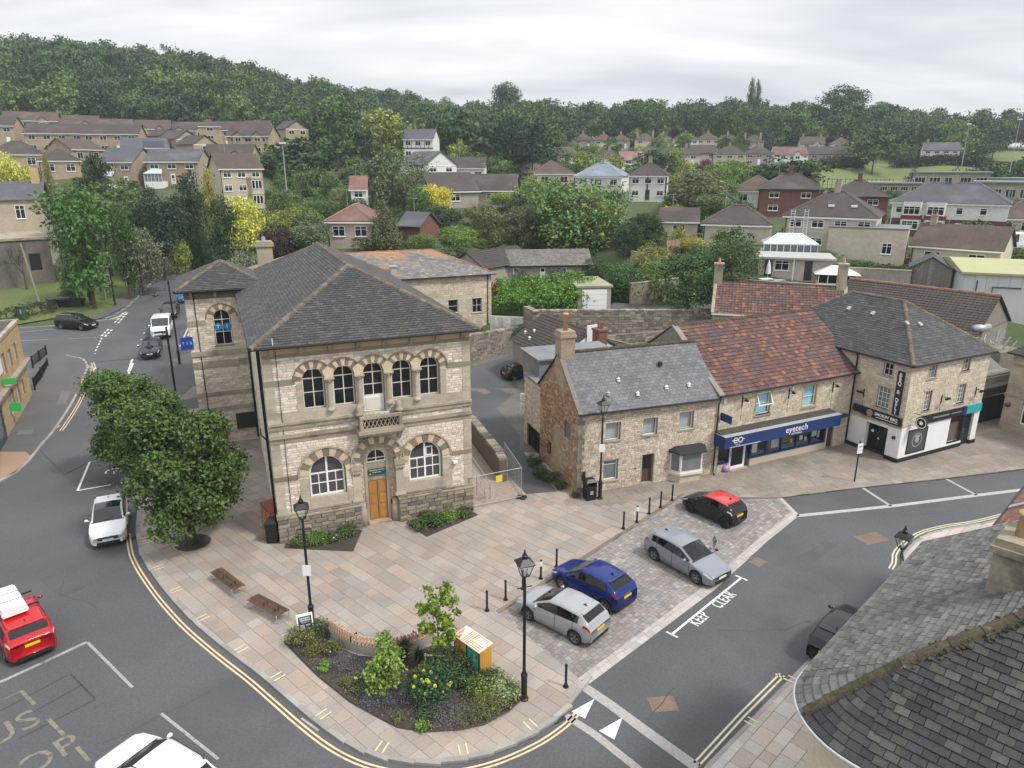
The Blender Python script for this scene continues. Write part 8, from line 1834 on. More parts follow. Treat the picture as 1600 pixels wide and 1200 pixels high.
MB().box(-3.6,4.0,0,5,-2,2.3).build('wall',wall_mat(CRM),fb_);MB().box(-3.9,4.3,-.6,5.2,2.3,2.5).build('flat_roof',mat('pale_felt',(.36,.36,.35),.9,var=.1,vs=.5),fb_);far_window(fb_,I4,-1.2,1.0,1.5,1.1,2,True)
for x in(-2.6,1.6):MB().box(x-.4,x+.4,-.05,0,0,2.1).build('door',plain((.03,.03,.035)),fb_)
MB().box(-.05,.05,-.55,-.45,0,2.3).build('post',m_upvc,fb_)
q=PD(1234,398,86);co=thing('conservatory','white framed conservatory with glazed pyramid roof behind the cream house','conservatory',(q[0],q[1],q[2]-.35),R(-14))
b=MB();cw2,cd2=6.0,4.0
for k in range(9):b.box(-3+k*.75-.05,-3+k*.75+.05,0,.1,0,1.5)
for k in range(6):b.box(2.95,3.05,k*.8,k*.8+.1,0,1.5)
b.box(-3.05,3.05,-.03,.1,1.48,1.6);b.box(-3.05,3.05,-.02,4,-1.5,.55);fr_=b.build('frame',m_upvc,co);MB().box(-2.95,2.95,.1,.14,.55,1.48).build('pane',m_glassb,co)
MB().add([(-3.1,-.1,1.6),(3.1,-.1,1.6),(3.1,4,1.6),(-3.1,4,1.6),(-1.4,1.9,2.6),(1.4,1.9,2.6)],[(0,1,5,4),(1,2,5),(2,3,4,5),(3,0,4)]).build('glazed_roof',MATS['pale_glazing'],co)
rb2=MB()
for k in range(9):t=k/8;rb2.tube([(-3.1+6.2*t,-.12,1.62),(-1.4+2.8*t,1.88,2.63)],.05,4)
for k in range(1,4):t=k/4;rb2.tube([(3.12,-.1+4.1*t,1.62),(1.4,1.9,2.63)],.05,4)
rb2.tube([(-1.4,1.9,2.65),(1.4,1.9,2.65)],.07,4);rb2.build('glazing_bar',m_upvc,co)
q=PG(1306,452);gzb=thing('garden_room','small white garden room with pale hipped roof behind the brown roofed hall','garden room',(q[0],q[1],g1(*q)-.1),R(-18))
b=MB()
for k in range(5):b.box(-1.9+k*.93,-1.8+k*.93,0,.1,0,1.7)
b.box(-1.95,1.95,0,3.2,-.5,.7);b.build('frame',m_upvc,gzb);MB().box(-1.85,1.85,.06,.1,.7,1.7).build('pane',m_glass,gzb);MB().add([(-2.3,-.35,1.65),(2.3,-.35,1.65),(2.3,3.5,1.65),(-2.3,3.5,1.65),(-.5,1.6,2.5),(.5,1.6,2.5)],[(0,1,5,4),(1,2,5),(2,3,4,5),(3,0,4),(3,2,1,0)]).build('roof',mat('pale_roof',(.55,.55,.52),.7),gzb)
MB().box(-.5,.5,1.55,1.65,2.5,2.56).build('roof_bar',m_black,gzb)
def plain_wall(a,b_,h,label,c=(.30,.27,.235),th=.25):
 p,q_=PG(*a),PG(*b_);z=min(g1(*p),g1(*q_));o=thing('garden_wall',label,'wall',(p[0],p[1],z-.4),math.atan2(q_[1]-p[1],q_[0]-p[0]));L_w=math.hypot(q_[0]-p[0],q_[1]-p[1])
 MB().box(0,L_w,0,th,0,h+.4).build('wall',mat('block_wall_%02x'%int(c[0]*255),c,.95,var=.12,vs=.6,fine=.15,fs=3),o);MB().box(-.02,L_w+.02,-.05,th+.05,h+.4,h+.5).build('coping',m_dress,o)
plain_wall((1288,440),(1420,452),1.9,'grey block garden wall running right from the pale annexe')
plain_wall((1165,452),(1320,474),1.7,'low block terrace wall behind the red roofed cottage')
plain_wall((1318,402),(1402,392),1.5,'pale garden wall between the cream house and the bungalow',(.42,.37,.30))
plain_wall((985,476),(985+75,462),2.2,'stone garden wall behind the lane with trees over it',(.25,.215,.17))
plain_wall((985,412),(1060,426),1.6,'stepped garden wall below the leaning timber board',(.27,.245,.20))
for i,(px,py)in enumerate(((1195,446),(1215,448))):
 x,y=PG(px,py);o=thing('garden_table',('white folding garden table on the terrace behind the cottage','pale garden bench on the terrace behind the cottage')[i],'table',(x,y,g1(x,y)),.3)
 MB().box(-.7,.7,-.4,.4,.7,.75).build('top',m_upvc if i==0 else m_lead,o)
 for sx_ in(-.6,.6):MB().box(sx_-.03,sx_+.03,-.3,.3,0,.7).build('leg',m_lead,o)
x,y=PG(1199,437);um=thing('folded_parasol','folded white parasol standing on the terrace by the pale annexe','parasol',(x,y,g1(x,y)));MB().lathe([(.04,0),(.04,.6),(.3,.7),(.22,1.5),(.06,2.1),(0,2.2)],10).build('canopy',m_wht,um)
o=thing('leaning_board','brown timber board leaning on the stepped garden wall','board',(*PG(1053,402),g1(*PG(1053,402))),.2)
me=MB().box(-.12,.12,-.03,.03,0,1).mesh('plank',mat('plank_brown',(.25,.17,.11),.9,rnd=.2))
for k in range(7):inst(me,'plank',o,T(-.8+k*.26,0,0)@RX(R(-14))@S(1,1,2.2))
x,y=PG(1174,372);gr=thing('green_roof_sheet','pale green sheet roof over a lean-to beside the conservatory','lean-to',(x,y,g1(x,y)),R(-8));MB().box(-3.4,3.2,0,4,0,2.0).build('wall',wall_mat(CRM),gr);MB().box(-3.6,3.4,-.3,4.3,2.0,2.12).build('roof',mat('green_sheet',(.14,.30,.20),.7,var=.1,vs=.5),gr)
for px,py,D,w_,d_,h_,lb_,rot in((1482,297,190,17,9,4.2,'low school block with flat grey roof below the playing field',-8),(1575,322,160,13,9,4.8,'school block with blue panelled windows at the right edge',-10),(1570,292,195,12,10,4.5,'white clad upper school block at the right edge',-8),(1395,306,190,12,8,2.6,'low school corridor with white window behind the brick house',-6)):
 q=PD(px,py,D);z=g1(q[0],q[1]);o=thing('school_block',lb_,'school',(q[0],q[1],z),-math.atan2(q[0],q[1])*.6+R(rot));cc=WHT if 'clad' in lb_ else(.34,.30,.23)
 MB().box(-w_/2,w_/2,0,d_,-1.5,h_).build('wall',wall_mat(cc),o);MB().box(-w_/2-.5,w_/2+.5,-.6,d_+.4,h_,h_+.35).build('flat_roof',mat('school_roof',(.22,.235,.25),.7),o)
 for k in range(5):far_window(o,I4,-w_/2+w_*(k+.5)/5,h_*.35,w_/7,h_*.4,3,False)
drape('playing_field',[PD(1285,290,218)[:2],PD(1560,276,235)[:2],PD(1610,258,300)[:2],PD(1400,262,300)[:2],PD(1275,272,262)[:2]],.1,m_field,step=8)
drape('far_field',[PD(1538,248,330)[:2],PD(1600,250,320)[:2],PD(1620,236,380)[:2],PD(1550,237,380)[:2]],.3,m_field,step=10)
drape('lawn_strip',[PD(1120,276,235)[:2],PD(1260,282,225)[:2],PD(1260,276,240)[:2],PD(1120,271,250)[:2]],.3,m_field,step=8)
q0_,q1_=PD(1285,296,212),PD(1395,291,214)
fo=thing('court_fence','tall see-through mesh fence round the court in front of the oak','fence',(0,0,0));me=MB().tube([(0,0,0),(0,0,3.2)],.06,5).mesh('post',m_black);
for k in range(17):t=k/16;x,y=q0_[0]+(q1_[0]-q0_[0])*t,q0_[1]+(q1_[1]-q0_[1])*t;inst(me,'post',fo,T(x,y,g1(x,y)))
mb=MB()
for zz in(.2,1.6,3.1):mb.tube([(q0_[0],q0_[1],g1(q0_[0],q0_[1])+zz),(q1_[0],q1_[1],g1(q1_[0],q1_[1])+zz)],.035,4)
mb.build('rail',m_black,fo)
for px,py,D,h_,lb_ in((1500,275,200,13,'tall grey lighting column by the school, left of two'),(1578,268,200,13,'tall grey lighting column by the school, right of two'),(448,300,130,8,'grey street light among the trees left of the villa road')):
 q=PD(px,py,D);o=thing('lighting_column',lb_,'street lamp',q);MB().lathe([(.12,0),(.07,h_)],6).build('column',m_lead,o);MB().box(-.5,.5,-.2,.2,h_,h_+.25).build('lamp_head',m_wht,o)
q=PG(1588,392);car('parked_van','white panel van parked by the hedge at the right edge','van',q[0],q[1],g1(*q),R(172),(.72,.73,.74),None,L=5.5,W=2.0,H=2.5,wb=3.2,fo=.95,nose=1.0,hood=1.3,xc=.95,xr=1.9,xre=5.3,xt=5.42,belt0=1.25,belt1=1.3,tail=1.2,doors=(1.3,2.2,3.4),bp=2.25,cp=2.3,xg1=2.3,rw=.68,van=True)
L0=P(0,704);L1=PG(50,617);la=math.atan2(L1[1]-L0[1],L1[0]-L0[0]);ll=13.8
ls=thing('buff_stone_shop','buff stone shop with mullioned windows and green signs at the left edge','shop',(L0[0]-math.cos(la)*0,L0[1],0),la)
SM_=wmat(ls)
lwin=[(5.6,6.95,3.75,5.3),(8.0,9.3,3.7,5.25),(10.25,11.5,3.7,5.2),(10.35,11.6,.75,2.15),(5.65,7.4,.6,2.45),(8.2,9.6,.7,2.25)]
stone_wall(ls,T(-4,0,0),ll+4,6.4,[(a+4,b2+4,c,d_)for a,b2,c,d_ in lwin]+[(1,6.6,0,2.6)],course=.24,lens=(.35,.8),stone=mat('buff_ashlar',(.40,.29,.155),.88,rnd=.12,var=.1,vs=.6,fine=.08,fs=6),mortar=mat('buff_joint',(.24,.17,.095),.95),wm=SM_,depth=.3,seed=77,z0=-.1,nind=120,proud=.008,name='block')
MB().box(-4,ll-.01,.3,11,-.1,6.3).build('core',wall_mat((.36,.26,.145)),ls)
for a,b2,c,d_ in lwin:
 ww=window(ls,I4,(a+b2)/2,c,b2-a,d_-c,4,1,m_cream,m_glass,rec=.14,fw=.08,bw=.11)
MB().box(-4,ll+.15,-.35,.05,2.95,3.15).box(-4,ll+.15,-.42,.05,3.15,3.25).build('cornice',m_dress,ls);MB().box(-4,ll+.12,-.12,.2,6.4,6.62).box(-.2+ll,ll+.12,.2,11,6.4,6.62).build('parapet',m_dress,ls)
MB().box(-4,ll,.2,11,6.3,6.4).build('flat_roof',m_slate3,ls);MB().extr([(-4,.3,6.42),(-4,11,6.42),(-4,5.5,7.6)],(ll+3.6,0,0)).build('low_roof',m_slate,ls)
m_gs=mat('sign_green',(.03,.42,.10),.5)
MB().box(3.4,5.2,-.1,-.03,4.3,5.6).build('white_sign',m_upvc,ls);MB().box(4.4,4.5,-.9,-.05,3.5,3.95).build('green_sign',m_gs,ls);MB().box(5.1,5.2,-.75,-.02,1.2,1.85).build('green_sign',m_gs,ls)
MB().box(-3,2.55,-.06,.05,.0,.5).box(-3,2.55,-.1,.05,2.3,2.6).box(2.4,2.6,-.06,.05,.5,2.3).box(.3,.45,-.06,.05,.5,2.3).build('shop_front',mat('dark_shopfront',(.05,.07,.065),.5),ls);inst(pane_mesh(m_glassb),'pane',ls,T(1.4,.03,1.4)@S(1.9,1,1.8));inst(pane_mesh(m_glassb),'pane',ls,T(-1.3,.03,1.4)@S(3.0,1,1.8))
for(a,b2),lb_ in((((55,610),(75,571)),'black bowed railing on the pavement corner, front run'),(((52,575),(73,553)),'black railing at the back of the pavement corner steps')):
 p,q_=PG(*a),PG(*b2);z=g1(*p);Lr=math.hypot(q_[0]-p[0],q_[1]-p[1]);o=thing('railing',lb_,'railing',(*p,z),math.atan2(q_[1]-p[1],q_[0]-p[0]),'black railings by the buff shop');b=MB()
 for zz in(.25,1.05):b.box(0,Lr,-.025,.025,zz,zz+.06)
 b.build('rail',m_black,o);me=MB().box(-.012,.012,-.012,.012,.28,1.08).mesh('bar',m_black)
 for k in range(int(Lr/.14)):inst(me,'bar',o,T(.07+k*.14,0,0))
 for x in(0,Lr*.5,Lr):MB().box(x-.06,x+.06,-.06,.06,-.3,1.2).build('post',m_black,o)
def place(px,py):q_=PG(px,py);return(q_[0],q_[1],g1(*q_))
for(px,py),lb_,w_,h_ in(((36,499),'green utility cabinet with white panel on the grass verge',.9,1.5),((82,483),'low green utility cabinet by the wooden pole',1.0,1.2)):
 o=thing('utility_cabinet',lb_,'cabinet',place(px,py),-.3,'green utility cabinets');MB().box(-w_/2,w_/2,-.25,.25,0,h_).box(-w_/2-.04,w_/2+.04,-.3,.3,h_,h_+.07).build('body',mat('cabinet_green',(.035,.075,.05),.6),o)
 MB().box(-.02,.01,-.27,-.25,.1,h_-.1).build('door_gap',m_black,o)
 if px==36:MB().box(.05,.3,-.27,-.25,.7,1.2).build('notice',m_lead,o)
o=thing('planter','black planter box holding a dark shrub on the grass verge','planter',place(112,478),.1);MB().add([(-1.3,-.5,0),(1.3,-.5,0),(1.3,.5,0),(-1.3,.5,0),(-1.5,-.65,.9),(1.5,-.65,.9),(1.5,.65,.9),(-1.5,.65,.9)],[(0,1,5,4),(1,2,6,5),(2,3,7,6),(3,0,4,7),(4,5,6,7)]).build('box',m_blackm,o)
PLANTER=place(112,478)
o=thing('silhouette_figure','dark life-size metal figure of a standing person on the grass','statue',place(143,476),-.2)
b=MB()
for s in(-1,1):b.lathe([(.1,0),(.075,.12),(.07,.45),(.10,.55),(.12,.95)],8,(s*.13,0,0));b.tube([(s*.24,0,1.55),(s*.33,-.03,1.2),(s*.26,-.16,.95)],[.08,.065,.05],7)
b.lathe([(.2,.9),(.22,1.05),(.2,1.25),(.26,1.5),(.22,1.62),(.08,1.68),(.07,1.76)],10);b.ball((0,0,1.88),(.11,.13,.15),9,7);b.lathe([(.2,1.93),(.13,1.98),(.1,2.06),(0,2.08)],10)
b.build('figure',mat('dark_bronze',(.02,.018,.016),.6),o,smooth=True)
o=thing('direction_sign','white direction sign with left arrow and brown panel beneath on the verge','sign',place(169,470),-.12);
for x in(-.25,.75):MB().lathe([(.05,0),(.05,3.1 if x<0 else 3.3)],8,(x,0,0)).build('post',m_lead,o)
bd_=MB();bd_.extr([(-1.15,-.06,2.75),(-.8,-.06,2.1),(.95,-.06,2.1),(.95,-.06,3.4),(-.8,-.06,3.4)],(0,.04,0));bd_=bd_.build('arrow_board',m_upvc,o)
MB().extr([(-1.05,-.066,2.75),(-.75,-.066,2.2),(-.62,-.066,2.2),(-.9,-.066,2.75),(-.62,-.066,3.3),(-.75,-.066,3.3)],(0,.006,0)).box(-.5,.7,-.066,-.06,3.05,3.2).box(-.5,.4,-.066,-.06,2.8,2.92).build('arrow',m_black,bd_)
MB().box(-.5,.7,-.066,-.06,2.25,2.6).build('brown_patch',mat('tourist_brown',(.22,.06,.03),.5),bd_);MB().box(-.35,.95,-.06,-.02,1.65,2.02).build('brown_board',MATS['tourist_brown'],o);MB().box(-.2,.75,-.066,-.06,1.78,1.9).build('print',m_upvc,o)
tall_lamp(PG(180,477)[:2],9.0,'tall dark street lamp standing beside the direction sign',R(200),g1(*PG(180,477)))
o=thing('wooden_pole','leaning pale wooden utility pole on the verge','pole',place(67,488));MB().tube([(0,0,-.3),(-1.2,.2,8.2)],[.14,.1],8).build('pole',mat('pole_wood',(.26,.24,.15),.9,fine=.15,fs=6),o)
y0_,y1_=PG(-40,458),PG(88,440)
yw=thing('grey_yard_building','long plain grey rendered building with dark doorway behind the verge','building',(y0_[0],y0_[1],g1(*y1_)-.6),math.atan2(y1_[1]-y0_[1],y1_[0]-y0_[0]));Ly=math.hypot(y1_[0]-y0_[0],y1_[1]-y0_[1])
MB().box(-12,Ly,0,14,-1,6.4).build('wall',mat('grey_render',(.15,.13,.115),.95,var=.15,vs=.3,fine=.1,fs=3,stain=(.10,.09,.08),sa=.6,ss=.25),yw);MB().box(-12,Ly+.15,-.2,14,6.4,6.7).build('parapet',m_dress,yw);MB().box(Ly-2.6,Ly-1.3,-.05,0,2.4,4.6).build('doorway',m_black,yw)
q=PD(18,352,106);st_=thing('stone_house','stone house with grey slate roof and white sash window at the left edge','house',(q[0],q[1],q[2]-3),R(24));MB().box(-8,4.2,0,8,-3,6.6).build('wall',wall_mat((.38,.33,.25)),st_);gable_roof(st_,12.2,8,6.6,R(30),roof_mat(SLT),x0=-8);far_window(st_,I4,1.4,3.9,1.2,1.9,2,True);far_window(st_,I4,-2.2,3.9,1.2,1.9,2,True)
for x in(3.4,-3):MB().box(x-.5,x+.5,3.4,4.4,7,11).build('chimney',m_osur,st_)
rubble_wall('roadside_wall',[PG(*p)for p in((236,424),(262,402),(290,384),(318,370))],1.5,'pale stone roadside wall curving up the hill street',.4,40,stone=mat('pale_rubble',(.36,.30,.22),.95,rnd=.2,fine=.15,fs=5),course=.25,nind=60)
m_leaf=mat('foliage',(.06,.10,.03),.5,objcol=True,rnd=.55,var=.20,vs=.55,spec=.3,trans=.22)  # brightness spread also paints in leaf highlights and light and dark clumps
m_leaff=mat('foliage_far',(.06,.10,.03),.7,objcol=True,rnd=.40,var=.16,vs=.12,spec=.1)
m_bark=mat('bark',(.07,.055,.042),.95,fine=.25,fs=8,var=.1,vs=1)
def leaves(lob,ncl,per,rc,ls,seed,droop=0.0,inner=.18,aspect=.62,up=.35):
 """leaf blades in clumps over ellipsoid lobes (cx,cy,cz,rx,ry,rz) -> vertices, quads"""
 rg=np.random.default_rng(seed);lob=np.array(lob,float)
 wt=(lob[:,3]*lob[:,4]+lob[:,4]*lob[:,5]+lob[:,3]*lob[:,5]);wt=wt/wt.sum()
 li=rg.choice(len(lob),ncl,p=wt);d=rg.normal(size=(ncl,3));d[:,2]=np.abs(d[:,2])*np.where(rg.random(ncl)<.72,1,-1)
 d/=np.linalg.norm(d,axis=1)[:,None]
 rad=np.where(rg.random(ncl)<inner,rg.uniform(.3,.9,ncl),1+rg.normal(0,.07,ncl))
 C=lob[li,:3]+d*lob[li,3:]*rad[:,None]
 n=ncl*per;c=np.repeat(C,per,0);dd=np.repeat(d,per,0)
 off=rg.normal(size=(n,3))*rc*np.array([1,1,.62]);off[:,2]-=droop*np.abs(rg.normal(size=n))*rc*2.2
 p=c+off
 nr=dd*.7+rg.normal(size=(n,3))*.75+np.array([0,0,up]);nr/=np.linalg.norm(nr,axis=1)[:,None]
 t=rg.normal(size=(n,3));t[:,2]-=droop*3;t-=nr*(t*nr).sum(1)[:,None];t/=np.maximum(1e-6,np.linalg.norm(t,axis=1))[:,None];b=np.cross(nr,t)
 a=ls*rg.uniform(.6,1.25,n)[:,None]
 V=np.stack([p-t*a,p-b*a*aspect,p+t*a,p+b*a*aspect],1).reshape(-1,3)
 return V,np.arange(n*4).reshape(n,4)
def lobes(kind,seed):
 rg=random.Random(seed);L=[]
 u=rg.uniform
 if kind=='broad':
  L=[(0,0,.58,.34,.34,.27)]
  for k in range(11):a=2*PI*k/11+u(-.3,.3);r=u(.18,.33);L.append((math.cos(a)*r,math.sin(a)*r,u(.38,.80),u(.13,.2),u(.13,.2),u(.11,.17)))
  L.append((u(-.1,.1),u(-.1,.1),.84,.17,.17,.14))
 elif kind=='round':
  L=[(0,0,.55,.38,.38,.36)]
  for k in range(12):a=2*PI*k/12;z=u(.28,.85);r=.34*math.sqrt(max(.1,1-((z-.55)/.42)**2));L.append((math.cos(a)*r,math.sin(a)*r,z,u(.11,.18),u(.11,.18),u(.1,.16)))
 elif kind=='tall':
  for k in range(15):z=.22+.70*k/14;r=.30*math.sin(PI*min(1,max(.12,(z-.05)/1.0)))**.6;a=u(0,7);L.append((math.cos(a)*r*.55,math.sin(a)*r*.55,z,u(.16,.24),u(.16,.24),u(.09,.14)))
 elif kind=='conifer':
  for k in range(26):z=.06+.9*(k/25);r=.44*(1-z)**.85+.03;a=k*2.4;L.append((math.cos(a)*r*.55,math.sin(a)*r*.55,z,r*.55+.03,r*.55+.03,.07))
 elif kind=='column':
  for k in range(14):z=.08+.86*k/13;r=.30*(1-.55*max(0,z-.55)/.45);a=k*2.4;L.append((math.cos(a)*r*.4,math.sin(a)*r*.4,z,r*.8,r*.8,.10))
 elif kind=='willow':
  L=[(0,0,.66,.34,.34,.26)]
  for k in range(13):a=2*PI*k/13;r=u(.26,.40);L.append((math.cos(a)*r,math.sin(a)*r,u(.3,.72),u(.10,.16),u(.10,.16),u(.16,.26)))
 elif kind=='spread':
  for k in range(16):z=.25+.68*k/15;a=k*2.4;r=u(.1,.34)*(1.1-.5*z);L.append((math.cos(a)*r,math.sin(a)*r,z,u(.2,.28)*(1.1-.45*z),u(.2,.28)*(1.1-.45*z),.045))
 elif kind=='bush':
  L=[(0,0,.35,.40,.40,.42)]
  for k in range(9):a=2*PI*k/9;L.append((math.cos(a)*.3,math.sin(a)*.3,u(.18,.6),u(.14,.22),u(.14,.22),u(.14,.25)))
 return L
def trunk_mb(h=1.0,r=.03,seed=0,spread=.25,top=.6,limbs=6):
 rg=random.Random(seed);b=MB();b.tube([(0,0,-.06),(0,0,.0),(rg.uniform(-.02,.02),rg.uniform(-.02,.02),top*.5),(0,0,top)],[r*1.5,r*1.15,r*.85,r*.45],8)
 for k in range(limbs):
  a=2*PI*k/limbs+rg.uniform(-.3,.3);z0=top*rg.uniform(.4,.75);e=spread*rg.uniform(.7,1.1)
  b.tube([(0,0,z0),(math.cos(a)*e*.5,math.sin(a)*e*.5,z0+.12),(math.cos(a)*e,math.sin(a)*e,z0+.26)],[r*.5,r*.35,r*.12],5)
 return b
PROTO={};LEAF=2.15
def proto(kind,lod,v):
 k=(kind,lod,v)
 if k not in PROTO:
  ncl,per,rc,ls={'mid':(420,14,.045,.021),'far':(120,15,.047,.033),'low':(90,7,.06,.052)}[lod]
  dr=.7 if kind=='willow' else(.35 if kind in('conifer','column')else 0)
  V,Q=leaves(lobes(kind,v*13+5),ncl,per,rc,ls,v*7+ncl,dr)
  tm=trunk_mb(1,.028 if kind not in('bush',)else.015,v,.26,.62 if kind not in('conifer','column')else.9,6 if kind not in('conifer','column')else 0)
  PROTO[k]=(arr_mesh(kind+'_crown',V,Q,[m_leaf if lod=='mid' else m_leaff]),tm.mesh(kind+'_trunk',m_bark,True),V,Q)
 return PROTO[k]
def tree(x,y,z,h,w_,kind,col,label,lod='mid',group=None,cat='tree',name=None,v=0,parts=True):
 rg=random.Random(int(x*31+y*17));cm,tm,_,_=proto(kind,lod,v)
 o=thing(name or('shrub' if kind=='bush' else kind.replace('round','round').replace('column','cypress')+'_tree'),label,cat,(x,y,z),rg.uniform(0,6.28),group)
 c=inst(cm,'crown' if kind!='bush' else 'foliage',o,S(w_,w_,h));c.color=(*[v*LEAF for v in col],1)
 if kind!='bush' or h>3:inst(tm,'trunk',o,S(h*.55,h*.55,h))
 return o
G_MID=(.040,.070,.020);G_LT=(.070,.115,.026);G_YG=(.105,.130,.028);LIME=(.24,.25,.05);G_DK=(.022,.042,.016);CONI=(.017,.031,.016);PURP=(.028,.018,.020);GREY=(.075,.092,.05);YEL=(.42,.36,.03);GOLD=(.10,.105,.022)
